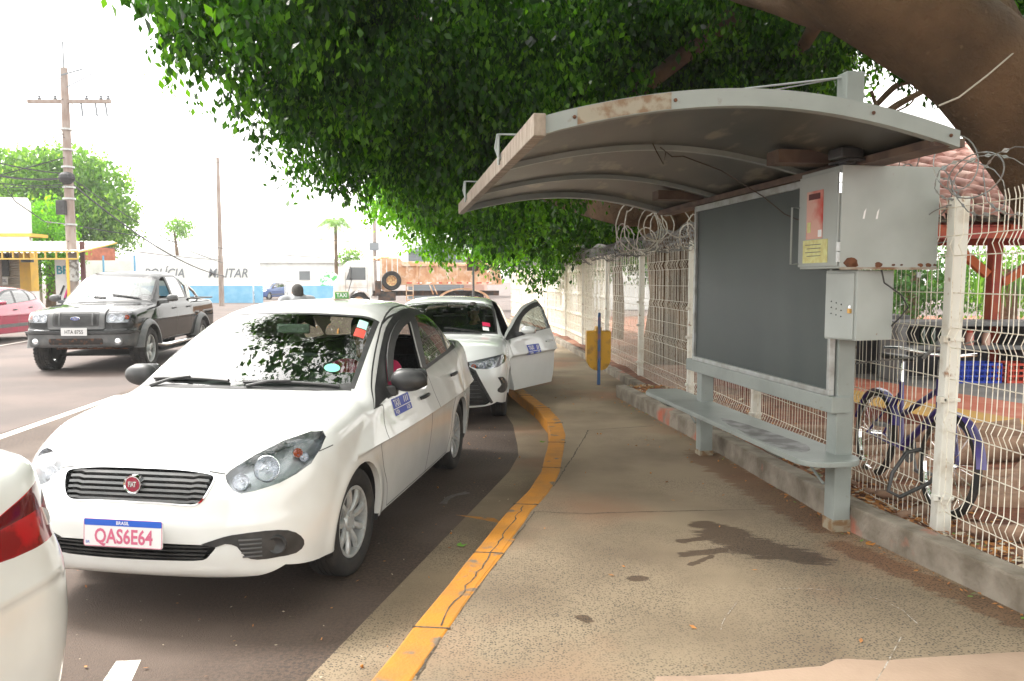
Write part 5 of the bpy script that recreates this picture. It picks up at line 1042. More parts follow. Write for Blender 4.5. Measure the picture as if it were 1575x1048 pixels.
    m=MB(); m.lathe([(.28,-.13),(.46,-.14),(.50,-.08),(.50,.08),(.46,.14),(.28,.13)],(2.95,-.12,1.62),'Y',28,closed=True); so2=m.build('spare_wheel',RUB,t,smooth=50); m=MB(); m.lathe([(0,.02),(.12,-.02),(.27,-.10),(.28,.1)],(2.95,-.12,1.62),'Y',20); m.build('rim',mat('rusty_rim',(.35,.14,.06),.7,c2=(.6,.45,.2),scale=12),so2,smooth=40)
    for x in(1.25,6.7):
        m=MB(); n=14; ro=.62 if x<2 else 1.28; A=[(x+ro*math.cos(a),.50+(.62 if x<2 else .66)*math.sin(a)) for a in [math.pi*i/n for i in range(n+1)]]; vs=[(u,-.05,v) for u,v in A]+[(u,.30,v) for u,v in A]+[(u+(u-x)*.08,-.05,v+.07) for u,v in A]+[(u+(u-x)*.08,.30,v+.07) for u,v in A]; k=n+1
        fs=[(i,i+1,k+i+1,k+i) for i in range(n)]+[(2*k+i,2*k+i+1,3*k+i+1,3*k+i) for i in range(n)]+[(i,i+1,2*k+i+1,2*k+i) for i in range(n)]; m.add(vs,fs); m.build('mudguard',DIRT if x>2 else CW,t)
    m=MB(); 
    for dx in(0,.35): m.bar((3.7+dx,-.05,.55),(3.7+dx,-.05,1.4),.05)
    for z in(.6,.85,1.1,1.35): m.bar((3.7,-.05,z),(4.05,-.05,z),.05)
    m.build('bed_ladder',DIRT,t)
    for dx in(0,.2): m=MB(); m.bar((5.1+dx,-.05,.9),(4.9+dx,-.05,1.4),.06); m.build('bed_strut',DIRT,t)
    return t
dump_truck()

# ================= trees =================
def leafmat(name,dark,mid,light,trans=.45,rough=.38):
    m=bpy.data.materials.new(name); m.use_nodes=True; n=m.node_tree; b=n.nodes['Principled BSDF']; o=n.nodes['Material Output']
    a=n.nodes.new('ShaderNodeAttribute'); a.attribute_name='tint'; r=n.nodes.new('ShaderNodeValToRGB'); r.color_ramp.elements[0].color=(*dark,1); r.color_ramp.elements[1].color=(*light,1); e=r.color_ramp.elements.new(.55); e.color=(*mid,1)
    n.links.new(a.outputs['Fac'],r.inputs[0]); n.links.new(r.outputs[0],b.inputs['Base Color']); b.inputs['Roughness'].default_value=rough; b.inputs['Specular IOR Level'].default_value=.28
    t=n.nodes.new('ShaderNodeBsdfTranslucent'); g=n.nodes.new('ShaderNodeMix'); g.data_type='RGBA'; g.blend_type='MULTIPLY'; g.inputs[0].default_value=1; n.links.new(r.outputs[0],g.inputs[6]); g.inputs[7].default_value=(2.2,2.05,.7,1); n.links.new(g.outputs[2],t.inputs[0])
    x=n.nodes.new('ShaderNodeMixShader'); x.inputs[0].default_value=trans; n.links.new(b.outputs[0],x.inputs[1]); n.links.new(t.outputs[0],x.inputs[2]); n.links.new(x.outputs[0],o.inputs[0]); return m
def crown(name,blobs,leaf,dens,mt,parent,cl=14,spread=.16,fill=.25,droop=.9,seed=1,gap=.30):
    """blobs: (x,y,z,rx,ry,rz). leaves in hanging sprays spread through each blob's volume"""
    g=np.random.default_rng(seed); Cs=[];kind=[]
    for (x,y,z,rx,ry,rz) in blobs:
        area=4*math.pi*((rx*ry)**1.6/3+(rx*rz)**1.6/3+(ry*rz)**1.6/3)**(1/1.6); nc=int(area*dens/cl)+1
        d=g.normal(size=(nc,3)); d/=np.linalg.norm(d,axis=1)[:,None]; rad=g.uniform(.35,1,nc)**.45*(1+.10*np.sin(d[:,0]*5+x)*np.sin(d[:,1]*6+y)*np.sin(d[:,2]*5)); P=np.array([x,y,z])+d*rad[:,None]*np.array([rx,ry,rz])
        nz=np.sin(P[:,0]*2.3+1)*np.sin(P[:,1]*2.1+2)*np.sin(P[:,2]*2.7)+.5*np.sin(P[:,0]*5.1)*np.sin(P[:,1]*4.7)*np.sin(P[:,2]*5.9+1); P=P[nz>-gap-.25*g.random(nc)]; Cs.append(P)
    C=np.concatenate(Cs); n=len(C)*cl; ci=np.repeat(np.arange(len(C)),cl)
    ax=g.normal(size=(len(C),3)); ax[:,2]-=droop; ax/=np.linalg.norm(ax,axis=1)[:,None]; t=g.uniform(-1,1,n); off=g.normal(size=(n,3))*spread*.45
    P=C[ci]+ax[ci]*t[:,None]*spread*1.5+off
    L=g.normal(size=(n,3))*.55; L[:,2]-=droop; L+=ax[ci]*.5; L/=np.linalg.norm(L,axis=1)[:,None]; N=g.normal(size=(n,3)); N[:,2]+=.8; W=np.cross(L,N); W/=np.maximum(np.linalg.norm(W,axis=1),1e-6)[:,None]
    s=leaf*g.uniform(.45,1.35,n)[:,None]; fn=np.cross(W,L)*s*.10
    V=np.stack([P-L*s*.5,P+W*s*.27+fn,P+L*s*.5,P-W*s*.27+fn],1).reshape(-1,3); F=np.arange(n*4).reshape(-1,4)
    ct=g.uniform(0,1,len(C)); tint=np.clip(.75*ct[ci]**1.3+.30*g.random(n),0,1)
    if fill:
        FP=[]
        for (x,y,z,rx,ry,rz) in blobs:
            k=int(rx*ry*rz*4.19*fill*60)+3; d=g.normal(size=(k,3)); d/=np.linalg.norm(d,axis=1)[:,None]; FP.append(np.array([x,y,z+.12*rz])+d*(g.random(k)**.33*.80)[:,None]*np.array([rx,ry,rz]))
        Q=np.concatenate(FP); k=len(Q); L=g.normal(size=(k,3)); L/=np.linalg.norm(L,axis=1)[:,None]; W=np.cross(L,g.normal(size=(k,3))); W/=np.linalg.norm(W,axis=1)[:,None]; s=leaf*1.9*g.uniform(.7,1.3,k)[:,None]
        V2=np.stack([Q-L*s*.5,Q+W*s*.3,Q+L*s*.5,Q-W*s*.3],1).reshape(-1,3); V=np.concatenate([V,V2]); F=np.arange(len(V)).reshape(-1,4); tint=np.concatenate([tint,g.uniform(0,.5,k)])
    o=np_mesh(name,V,F,mt,parent,tint); return o
BARK=mat('bark',(.20,.118,.060),.85,c2=(.095,.057,.030),scale=2.2,amt=(.36,.64),bump=1.0,bscale=34,c3=(.24,.16,.09),scale3=26,amt3=(.66,.80),detail=9)
for q_ in BARK.node_tree.nodes:
    if q_.type=='BUMP': q_.inputs['Distance'].default_value=.07
    if q_.type=='TEX_NOISE' and abs(q_.inputs['Scale'].default_value-34)<1: q_.inputs['Scale'].default_value=17; q_.inputs['Detail'].default_value=12; q_.inputs['Roughness'].default_value=.68
def limb(mb,pts,rad,n=14,seg=6,rough=.10,seed=0,lobes=3):
    P=[Vector(p) for p in pts]; Q=[];Rr=[]
    for i in range(len(P)-1):
        a,b,c,d=P[max(i-1,0)],P[i],P[i+1],P[min(i+2,len(P)-1)]
        for k in range(seg): t=k/seg; Q.append(b*(1)+ (c-a)*.5*t+(a*2-b*5+c*4-d)*.5*t*t+(b*3-a-c*3+d)*.5*t**3); Rr.append(rad[i]*(1-t)+rad[i+1]*t)
    Q.append(P[-1]); Rr.append(rad[-1]); N=len(Q); ref=None; vs=[]
    for i,p in enumerate(Q):
        t=(Q[min(i+1,N-1)]-Q[max(i-1,0)]).normalized(); ref=t.orthogonal().normalized() if ref is None else (ref-t*ref.dot(t)).normalized(); b=t.cross(ref); s=i/seg
        for k in range(n):
            a=2*math.pi*k/n; r=Rr[i]*(1+rough*math.sin(lobes*a+s*1.3+seed)+rough*.6*math.sin((lobes+2)*a-s*2.1+seed*2)+rough*.4*math.sin(s*4+a+seed)); vs.append(p+ref*math.cos(a)*r+b*math.sin(a)*r)
    mb.add(vs,[(i*n+k,i*n+(k+1)%n,(i+1)*n+(k+1)%n,(i+1)*n+k) for i in range(N-1) for k in range(n)]+[tuple((N-1)*n+k for k in range(n))])
LF1=leafmat('ficus_leaves',(.006,.027,.002),(.024,.092,.005),(.105,.27,.018),.45,.24)
LF2=leafmat('bright_leaves',(.05,.17,.012),(.11,.31,.018),(.21,.46,.04),.5,.40)  # on the second ficus this green carries the sunlit side in its colour
LF4=leafmat('muted_leaves',(.02,.07,.012),(.045,.13,.02),(.09,.20,.035),.4,.45)
LF3=leafmat('pale_leaves',(.06,.15,.03),(.11,.24,.04),(.20,.34,.08),.5,.5)
def boughs(bl,k=9,seed=1,r=(.30,.46)):
    g=np.random.default_rng(seed); out=[]
    for (x,y,z,rx,ry,rz) in bl:
        for i in range(max(3,int(k*rx*rz))):
            d=g.normal(size=3); d/=np.linalg.norm(d); d[2]-=.25; q=g.uniform(*r)*min(1,rx*1.3); out.append((x+d[0]*rx*.85,y+d[1]*ry*.85,z+d[2]*rz*.85,q,q,q*g.uniform(.9,1.4)))
    return out
def B(px,py,Y,r,sx=1,sz=1,sy=1): p=D(px,py,Y); return (p.x,p.y,p.z,r*sx,r*sy,r*sz)
# --- big ficus above the shelter ---
t1=thing('ficus_tree','huge leaning ficus with thick brown limb at top right and dark canopy over the shelter','tree',(0,0,0))
blobs=[B(225,-32,5.2,.22),B(365,-50,6,.42),B(418,-15,6.6,.50),B(448,40,7.2,.58),B(475,95,7.8,.58),B(505,140,8.4,.64),B(548,165,9,.68),B(605,180,9.4,.70),B(665,198,9.8,.75),B(720,235,10,.75),B(790,235,10.5,.8),B(470,60,8,.95),B(440,-30,7.5,.95),B(560,110,9,1.0),B(560,0,8.5,1.1),B(650,130,9.5,1.1),B(660,20,9,1.1),B(750,150,10,1.1),B(760,40,9.5,1.1),B(860,160,10.5,1.1),B(870,50,9.5,1.1),B(960,90,10.5,1.2),B(990,0,9.5,1.2),B(1080,80,11,1.3),B(1100,-20,10,1.3),B(1190,60,11,1.3),B(1220,-40,10,1.3),B(1280,0,11,.9),B(1540,0,10,.8),B(1560,-60,9,1.2),B(1170,80,12.5,.9)]
back=[B(px,py,Y,1.9,1,.8) for px in range(520,1600,130) for py,Y in((-60,12.5),(60,14),(165,15)) if not(px>1170) and not(px<800 and py>100)]
over=[(x,y,z,1.8,1.8,.9) for x in(-2.2,0,2.4,4.8,7) for y,z in((1.5,5.0),(4.5,5.4),(7.5,5.9),(-1.5,4.9)) if not(x<-1.5 and y<3)]  # unseen canopy overhead, added to block sky and shade the pavement
crown('crown',boughs(blobs,10,2),.088,330,LF1,t1,cl=16,spread=.15,seed=3,gap=.45,fill=0,droop=1.2); crown('crown_inner',[(x,y,z+.1,a*.8,b*.8,c*.8) for x,y,z,a,b,c in blobs],.11,120,LF1,t1,cl=12,spread=.2,seed=4,gap=.6,fill=.25); crown('crown_back',back,.13,150,LF1,t1,cl=12,spread=.22,fill=.22,seed=5,gap=.6); crown('crown_unseen',over,.16,90,LF1,t1,cl=10,spread=.25,fill=.12,seed=6,gap=.5)
m=MB()
limb(m,[(5.6,6.6,-.1),(5.3,6.3,1.0),D(1745,455,5.55),D(1648,290,5.45),D(1510,105,5.3),D(1412,28,5.3),D(1300,-28,5.4),D(1200,-75,5.6)],[.70,.55,.40,.37,.335,.33,.28,.22],n=36,rough=.05,seed=1,seg=8)
m.build('trunk',BARK,t1,smooth=180)
m=MB(); limb(m,[D(1545,130,5.55),D(1470,20,5.6),D(1420,-120,6.0)],[.26,.30,.28],n=20,rough=.08,seed=4); limb(m,[D(1350,-20,5.3),D(1260,-8,5.6),D(1190,-16,6.0),D(1120,-34,6.5),D(1030,-80,7.2)],[.30,.22,.17,.14,.09],n=16,rough=.06,seed=2); m.build('limb',BARK,t1,smooth=180)
m=MB()
for pts,r0,r1 in(([D(720,60,9),D(640,28,8.8),D(560,40,8.6),D(470,30,8)],.035,.012),([(2.5,9,4.6),D(820,250,10.5),D(740,170,10),D(640,145,9.6),D(590,135,9.3)],.11,.018),([D(700,155,9.8),D(640,175,9.4),D(603,190,9.1)],.03,.008),([D(460,25,8),D(410,35,7.4),D(370,30,7)],.022,.008),([D(500,20,7.9),D(440,80,7.8),D(415,110,7.6),D(395,125,7.5)],.018,.006),([D(760,40,9.6),D(720,120,9.9),D(700,200,10)],.05,.015),([D(1280,-10,8),D(1230,80,9.6),D(1190,110,11)],.10,.04),([D(1000,130,10.5),D(965,100,10),D(930,60,9.8)],.05,.02)):
    k=len(pts); limb(m,pts,[r0+(r1-r0)*i/(k-1) for i in range(k)],n=8,rough=.08)
m.build('branches',BARK,t1,smooth=180)
m=MB()   # surface roots
for i in range(9):
    a=R(150+i*17); p=Vector((4.8,6.4,.25)); P=[p+Vector((math.cos(a)*s_,math.sin(a)*s_*1.0,0))*1 for s_ in(.5,1.2,2.0,2.8)]; P=[Vector((q.x+rng.normal(0,.1),q.y+rng.normal(0,.1),.27+.03*rng.random()-.03*j)) for j,q in enumerate(P)]; limb(m,P,[.16,.10,.07,.03],n=10,rough=.15,seed=i)

for q in range(14):
    a0=Vector((rng.uniform(2.9,4.3),rng.uniform(2.6,6.5),.25)); an=rng.uniform(2.2,4.4); P=[a0]
    for j in range(4): an+=rng.normal(0,.35); q_=P[-1]+Vector((math.cos(an),math.sin(an)*.8,0))*rng.uniform(.25,.45)+Vector((0,0,rng.uniform(-.02,.02))); q_.x=max(q_.x,float(np.interp(q_.y,[1.8,3.48,4.64,7.03],[3.0,2.68,2.42,2.2]))); P.append(q_)
    r0=rng.uniform(.025,.07); limb(m,P,[r0,r0*1.1,r0*.8,r0*.5,r0*.2],n=8,rough=.2,seed=q)
m.build('roots',mat('root_bark',(.30,.19,.13),.9,c2=(.20,.12,.08),scale=7,bump=.5,bscale=25),t1,smooth=180)
# second ficus beyond: brown limbs under the roof, shade painted into the leaf colour right, sunlight left
t2=thing('ficus_tree','bright green ficus beyond the shelter, its foliage hanging over the dump truck','tree',(0,0,0))
bl=[B(612,276,15,.72),B(642,306,15.5,.75),B(700,322,16,.85),B(660,265,16,.9),B(720,285,16.5,.95),B(770,334,16.5,.85),B(800,300,17,1.0),B(745,356,17,.45),B(690,346,16.5,.42),B(780,376,18,.45),B(602,312,15.2,.48)]
crown('crown',boughs(bl,9,3,(.32,.5)),.10,230,LF2,t2,seed=8,gap=.5,fill=0); crown('crown_inner',[(x,y,z,a*.8,b*.8,c*.8) for x,y,z,a,b,c in bl],.12,90,LF2,t2,seed=12,gap=.6,fill=.25)
bl=[B(850,330,17,1.1),B(910,350,18,1.1),B(960,330,18,1.1),B(1020,330,19,1.2),B(880,280,18,1.2),B(820,390,20,.9),B(880,395,21,.9),B(1060,370,20,1.0),B(960,385,21,1.0),B(1040,290,19,1.4)]
crown('crown_shaded',bl,.12,190,LF1,t2,seed=9,gap=.5,fill=.3)
m=MB(); limb(m,[(2.6,13.6,-.1),(2.7,13.2,1.6),D(1010,335,12.4),D(960,322,12.3),D(900,315,13),D(840,300,14)],[.42,.36,.30,.26,.18,.10],n=16,rough=.08,seed=5); limb(m,[(2.7,13.2,1.6),D(1060,300,12.3),D(980,300,12.6),D(900,270,13.5)],[.34,.28,.18,.08],n=14,rough=.08,seed=7); limb(m,[D(1000,332,12.5),D(1060,338,13),(3.2,13.3,1.5)],[.2,.28,.34],n=14,rough=.08); m.build('trunk',BARK,t2,smooth=180)
t3=thing('ficus_tree','spreading tree at the far end of the fence, trunk forking above the fence corner','tree',(0,0,0))
m=MB(); x,y=D(805,431,34).x,34
limb(m,[(x,y,-.1),(x,y,1.6),(x-.3,y,2.4),D(782,385,34),D(765,350,33)],[.42,.36,.30,.22,.10],n=12,seed=2); limb(m,[(x,y,1.5),D(825,395,33),D(850,370,32),D(865,340,31)],[.30,.25,.18,.09],n=12,seed=3); limb(m,[(x,y,1.7),D(812,380,34),D(818,340,34)],[.24,.18,.09],n=10,seed=4); m.build('trunk',BARK,t3,smooth=180)
crown('crown',[B(760,385,33,1.2),B(790,360,34,1.6),B(840,350,33,1.7),B(880,370,31,1.5),B(745,388,32,.6),B(820,395,36,1.0),B(770,340,34,1.6)],.17,60,LF1,t3,cl=12,spread=.26,seed=11,gap=.5)
for px,Y,r,lab,mt in((899,19.2,.17,'thick brown trunk behind the fence, left of the litter bin',BARK),(950,18.5,.13,'slim brown trunk behind the fence, right of the litter bin',BARK),(1009,16.5,.17,'reddish brown trunk behind the fence post left of the shelter',mat('red_bark',(.30,.13,.10),.85,c2=(.2,.09,.07),scale=4,bump=.4)),):
    x=D(px,431,Y).x; t=thing('tree',lab,'tree',(x,Y,0)); m=MB(); limb(m,[(0,0,-.1),(.03,0,1.2),(-.04,0,2.6),(.2,.1,4.6)],[r*1.15,r,r*.9,r*.7],n=12,rough=.07,seed=px); m.build('trunk',mt,t,smooth=180); crown('crown',[(.2,.2,5.2,1.6,1.6,1.1)],.17,60,LF1,t,cl=12,spread=.25,seed=px)
t=thing('tree','dark leaning trunk rising right behind the shelter panel edge','tree',(0,0,0)); m=MB(); limb(m,[D(1062,540,13),D(1055,470,13),D(1040,410,13),D(1012,372,13.2)],[.24,.2,.2,.16],n=12,seed=3); m.build('trunk',BARK,t,smooth=180)
# far trees, left
for (lab,bb,mt,trunk) in(('wide pale green tree behind the tall brown pole and corner shop',[B(60,290,44,2.4),B(110,280,45,2.2),B(150,300,45,2.2),B(165,340,44,2.0),B(110,330,44,2.4),B(50,330,43,2.2),B(180,355,44,1.1),B(20,275,44,1.8),B(135,360,44,1.8)],LF3,(110,45)),
   ('bushy yellow-green tree between the corner shop and the tall pole',[B(75,340,33,1.0),B(90,375,33,.95),B(68,395,33,.9),B(85,415,32.5,.9),B(60,360,33,.8),B(104,400,33,.7)],LF2,(75,33)),
   ('small distant green tree right of the lettered wall',[B(268,355,70,1.0),B(285,352,70,.9)],LF3,(275,70)),
   ('low green bush above the distant street',[B(530,396,75,.8),B(545,396,75,.8)],LF3,(538,75)),
   ('green shrubbery seen through the fence beyond the kiosk counter',[B(1400,440,26,1.2),B(1440,432,26,1.3),B(1360,436,27,1.4),B(1500,436,27,1.2)],LF4,(1400,26)),
   ('far street tree beyond the fence at the kiosk',[B(1530,450,24,.9),B(1565,430,24,1.1)],LF3,(1545,24))):
    t=thing('tree',lab,'tree',(0,0,0)); crown('crown',bb,.20 if bb[0][1]>40 else .15,45 if bb[0][1]>40 else 80,mt,t,cl=12,spread=.28,seed=int(bb[0][1]*7+len(bb)),gap=.35); m=MB(); x=D(trunk[0],431,trunk[1]).x; limb(m,[(x,trunk[1],-.1),(x+.1,trunk[1],1.8),(bb[0][0],bb[0][1],bb[0][2])],[.22,.18,.08],n=10); m.build('trunk',BARK,t,smooth=180)
# palm
t=thing('palm_tree','pale slender palm in the distance above the white cab of the dump truck','palm tree',(0,0,0)); c=D(516,345,62); m=MB(); m.tube([(c.x,62,0),(c.x,62,c.z)],[.16,.12],8); m.build('trunk',BARK,t)
V=[];F=[];TT=[]
for i in range(17):
    a=2*math.pi*i/17+.2; el=rng.uniform(.1,1.2); Lr=2.6; pts=[c+Vector((math.cos(a)*math.cos(el)*Lr*s_,math.sin(a)*math.cos(el)*Lr*s_,Lr*(math.sin(el)*s_-1.0*s_*s_))) for s_ in[k/9 for k in range(10)]]
    for k in range(1,10):
        d=(pts[k]-pts[k-1]).normalized(); s_=d.cross(Vector((0,0,1))).normalized()
        for q in(-1,1):
            for f in(0,.33,.66): b0=len(V); p_=pts[k-1].lerp(pts[k],f); e_=p_+s_*q*rng.uniform(.25,.4)+d*.18+Vector((0,0,-rng.uniform(.10,.35))); V+=[p_,p_+d*.05,e_+d*.02,e_]; F.append((b0,b0+1,b0+2,b0+3)); TT.append(rng.random())
np_mesh('crown',np.array([tuple(v) for v in V]),np.array(F),LF3,t,np.array(TT))
# hanging palm fronds beyond the kiosk
t=thing('palm_tree','drooping green palm crown beside the orange brace beyond the kiosk','palm tree',(0,0,0)); c=D(1550,440,19); m=MB(); m.tube([(c.x,19,0),(c.x,19,c.z+.4)],[.25,.2],8); m.build('trunk',BARK,t); V=[];F=[];TT=[]
for i in range(140):
    a=rng.uniform(0,6.28); r0=rng.uniform(.2,.9); p=c+Vector((math.cos(a)*r0,math.sin(a)*r0,.6-r0*.5)); q=p+Vector((rng.normal(0,.06),rng.normal(0,.06),-rng.uniform(.3,.8))); b0=len(V); V+=[p,q,q+Vector((.03,.02,0)),p+Vector((.04,.02,0))]; F.append((b0,b0+1,b0+2,b0+3)); TT.append(rng.random())
np_mesh('crown',np.array([tuple(v) for v in V]),np.array(F),LF4,t,np.array(TT))

m=MB(); m.tube([D(1444,163,4.9),D(1475,150,4.88),D(1520,115,4.9),D(1556,84,4.95),D(1600,50,5.1)],.006,6); tag(m.build('pale_cord',mat('cord',(.42,.38,.32),.8)),'thin pale cord tied across the thick ficus limb','cord')
t=thing('tree','bare dark branches against the white sky gap beside the tall shelter post','tree',(0,0,0)); m=MB(); limb(m,[D(1335,200,9),D(1375,165,9),D(1420,140,9),D(1450,120,9)],[.05,.04,.03,.015],n=8); limb(m,[D(1345,165,9.2),D(1375,135,9.2),D(1400,125,9.2)],[.03,.035,.03],n=8); limb(m,[D(1340,140,9.1),D(1352,175,9.1),D(1362,195,9.1)],[.02,.02,.03],n=8); limb(m,[D(1355,180,9),D(1400,160,9),D(1412,130,9)],[.01,.01,.008],n=6); m.build('trunk',BARK,t,smooth=180)

# ================= FIRST TAXI (white sedan, hero) =================
def sedan_taxi():
    sh=FIAT; root=thing('taxi','white taxi sedan with black mirrors and blue door sticker, nearest whole car','taxi',(-1.80,3.60,0),R(90-8.9))
    dlo=[(1.15,.890,1),(1.40,1.05),(1.66,1.20),(1.94,1.325),(2.29,1.40),(2.64,1.427),(2.95,1.42),(3.20,1.385),(3.42,1.315),(3.65,1.21),(3.83,1.12),(3.88,1.085,1),(3.55,1.052),(2.9,1.02),(2.27,.985),(1.75,.95),(1.40,.922)]
    dlo=smoothpoly(dlo,3)
    wf=smoothpoly([(1.47,.942,1),(1.66,1.135),(1.93,1.268),(2.24,1.345),(2.52,1.372,1),(2.40,1.18),(2.30,1.003,1),(1.9,.972)],3)
    wr=smoothpoly([(2.45,1.012,1),(2.60,1.20),(2.72,1.368,1),(2.98,1.372),(3.18,1.335),(3.27,1.25),(3.20,1.052,1),(2.8,1.032)],3)
    wq=smoothpoly([(3.285,1.060,1),(3.34,1.20),(3.36,1.295,1),(3.52,1.235),(3.74,1.12),(3.79,1.092,1)],2)
    fd=smoothpoly([(1.285,.895),(1.215,.80),(1.20,.70),(1.25,.52),(1.33,.40),(1.37,.25,1),(2.25,.25,1),(2.31,.42),(2.375,.64),(2.36,.95),(2.50,1.18),(2.67,1.448,1),(2.3,1.428),(1.95,1.352),(1.66,1.225),(1.40,1.075),(1.15,.895,1)],3)
    rd=smoothpoly([(2.37,.95),(2.387,.64),(2.322,.42),(2.262,.25,1),(2.92,.25,1),(2.99,.40),(3.06,.58),(3.22,.70),(3.44,.82),(3.52,.96),(3.42,1.2),(3.30,1.405),(2.95,1.44),(2.68,1.448,1),(2.51,1.18)],3)
    hood=smoothpoly([(.125,-.02,1),(.13,.20),(.155,.40),(.20,.47),(.30,.545),(.42,.64),(.53,.722),(.60,.752,1),(.80,.757),(1.0,.752),(1.09,.728),(1.14,.68),(1.09,.50),(1.03,.25),(1.015,-.02,1)],3)
    ws=smoothpoly([(1.045,-.02,1),(1.055,.2),(1.09,.45),(1.18,.685,1),(1.4,.665),(1.7,.63),(1.93,.597,1),(1.885,.42),(1.862,.2),(1.858,-.02,1)],3)
    ws2=[(1.075,-.02),(1.085,.2),(1.125,.44),(1.215,.652),(1.42,.632),(1.7,.598),(1.885,.57),(1.852,.42),(1.832,.2),(1.828,-.02)]
    rw=smoothpoly([(3.30,-.02,1),(3.31,.3),(3.33,.50,1),(3.72,.58,1),(3.745,.3),(3.75,-.02,1)],2)
    hl=[(.431,.728),(.445,.750),(.526,.807),(.614,.853),(.700,.877),(.745,.872),(.768,.845),(.772,.80),(.759,.745),(.721,.712),(.67,.685),(.582,.662),(.524,.652),(.485,.667),(.45,.70)]
    hlp=[(-u,v) for u,v in hl]
    gr=smoothpoly([(0,.757,1),(.20,.754),(.34,.742),(.385,.728),(.387,.695),(.362,.635),(.335,.608),(.30,.600),(.15,.606),(0,.607,1)],3)
    grf=[p for p in gr if p[0]>1e-3]+[(-u,v) for u,v in gr[::-1] if u>1e-3]
    lg=smoothpoly([(0,.432,1),(.20,.428),(.37,.424),(.425,.418),(.405,.385),(.365,.352),(.20,.346),(0,.345,1)],3)
    lgf=[p for p in lg if p[0]>1e-3]+[(-u,v) for u,v in lg[::-1] if u>1e-3]
    fog=smoothpoly([(.36,.428,1),(.43,.452),(.50,.470),(.634,.478),(.71,.460),(.745,.415),(.752,.366),(.73,.337),(.674,.342),(.60,.345),(.553,.365),(.52,.415),(.47,.430),(.425,.415)],2)
    cuts=[('hood','top',hood,lambda c:c.z>.7),('seam','side',inset(fd,-.008),None),('seam','side',inset(rd,-.008),None),('front_door','side',fd,None),('rear_door','side',rd,None),
      ('window_trim','side',dlo,None),('fwin','side',wf,None),('rwin','side',wr,None),('qwin','side',wq,None),
      ('wsband','top',ws,lambda c:c.z>.95),('windscreen','top',ws2,lambda c:c.z>.95),('rear_window','top',rw,lambda c:c.z>.95),
      ('headlight','front',hl,lambda c:c.x<.9),('hole','front',gr,lambda c:c.x<.5),('hole','front',lg,lambda c:c.x<.5),
      ('lower','side',[(-.1,.05),(-.1,.255),(.20,.262),(.56,.242),(.56,.05)],lambda c:c.y>.36),('lower','side',[(1.16,.05),(1.16,.232),(3.06,.232),(3.06,.05)],None),
      ('hole','side',circ(.86,.30,.335,30),None),('hole','side',circ(3.37,.30,.335,30),None)]
    C=shell_mesh(sh,.024,cuts)
    V=C['body'][0]; bf=C['body'][1]; sf=C['seam'][1]; lf=C['lower'][1]; wb=C['wsband'][1]
    half_obj(sh,'body',V,bf+sf+lf+wb,[WHITE,PLAS],root,fmi=[0]*len(bf)+[1]*(len(sf)+len(lf)+len(wb)))
    half_obj(sh,'hood',*C['hood'],WHITE,root)
    for nm in('front_door','rear_door'):
        for s_ in(-1,1): half_obj(sh,nm,*C[nm],WHITE,root,sides=(s_,))
    half_obj(sh,'window_trim',*C['window_trim'],PLAS,root)
    half_obj(sh,'windscreen',*C['windscreen'],WGL,root); half_obj(sh,'rear_window',*C['rear_window'],TGL,root)
    half_obj(sh,'side_window',*C['fwin'],TGL,root,sides=(1,))
    for k in('rwin','qwin'):
        for s_ in(-1,1): half_obj(sh,'side_window',*C[k],TGL,root,sides=(s_,))
    inner_lining(root,sh,V,bf+C['front_door'][1]+C['rear_door'][1]+C['window_trim'][1]+sf)
    for xw in(.86,3.37):
        arch_liner(root,sh,xw,.335)
        for s_ in(-1,1): wheel(root,xw,s_*.712,.30,.185,s_,'hubcap',steer=R(-3) if xw<1 else 0,spokes=9)
    for xw in(.86,3.37):
        for s_ in(-1,1): arch_lip(sh,xw,.335,sides=(s_,)).build('arch_lip',WHITE,root,smooth=40)
    # window visor above the open front window, weather strip and pillar strip
    vz=smoothpoly([(1.52,1.00,1),(1.67,1.15),(1.93,1.28),(2.24,1.355),(2.52,1.385,1),(2.50,1.335,1),(2.22,1.30),(1.95,1.225),(1.74,1.11),(1.62,1.01,1)],2)
    for s_ in(-1,1): patch(sh,vz,'side',off=.014,skirt=.01,side=s_).build('window_visor',PLAS,root,smooth=40)
    strip(sh,[(2.305,1.01),(2.40,1.18),(2.50,1.34)],.022,'side',off=.004,skirt=.004).build('pillar_strip',mat('grey_seal',(.45,.46,.45),.4),root,smooth=30)
    strip(sh,[(1.40,.919),(1.75,.947),(2.27,.982),(2.9,1.017),(3.55,1.049),(3.86,1.082)],.012,'side',off=.006,skirt=.006).build('belt_strip',PLAS,root)
    # lamps
    lamp(root,sh,C['headlight'],hlp,'front',[(-.60,.765,.060,'b'),(-.505,.712,.040,'b'),(-.700,.815,.022,'a'),(-.735,.79,.022,'b')],depth=.055)
    m=MB(); strip(sh,[(-.35,.745),(-.43,.735)],.005,'front',off=.001,skirt=0,mb=m); strip(sh,[(.35,.745),(.43,.735)],.005,'front',off=.001,skirt=0,mb=m)
    for s_ in(-1,1): strip(sh,[(s_*.77,.79),(s_*.80,.80)],.005,'front',off=.001,skirt=0,mb=m)
    m.build('panel_gap',PLAS,root)
    # upper grille with waved slats
    S=[]
    for v0 in(.735,.712,.689,.666,.643,.620):
        pts=[]
        for i in range(29):
            u=-.36+.72*i/28; au=abs(u); vv=v0+(.006 if au>.285 else 0)-(.0 if au<.25 else (au-.25)*.04); pts.append((u*(1-.35*max(0,.70-v0)),vv-.004*(au/.36)**2))
        S.append((pts,.011,-.004,.03))
    g=opening(root,sh,grf,'front',.05,'grille',slats=S,slatm=GREYP,rim=.007,rimm=CHROME)
    lo=[]
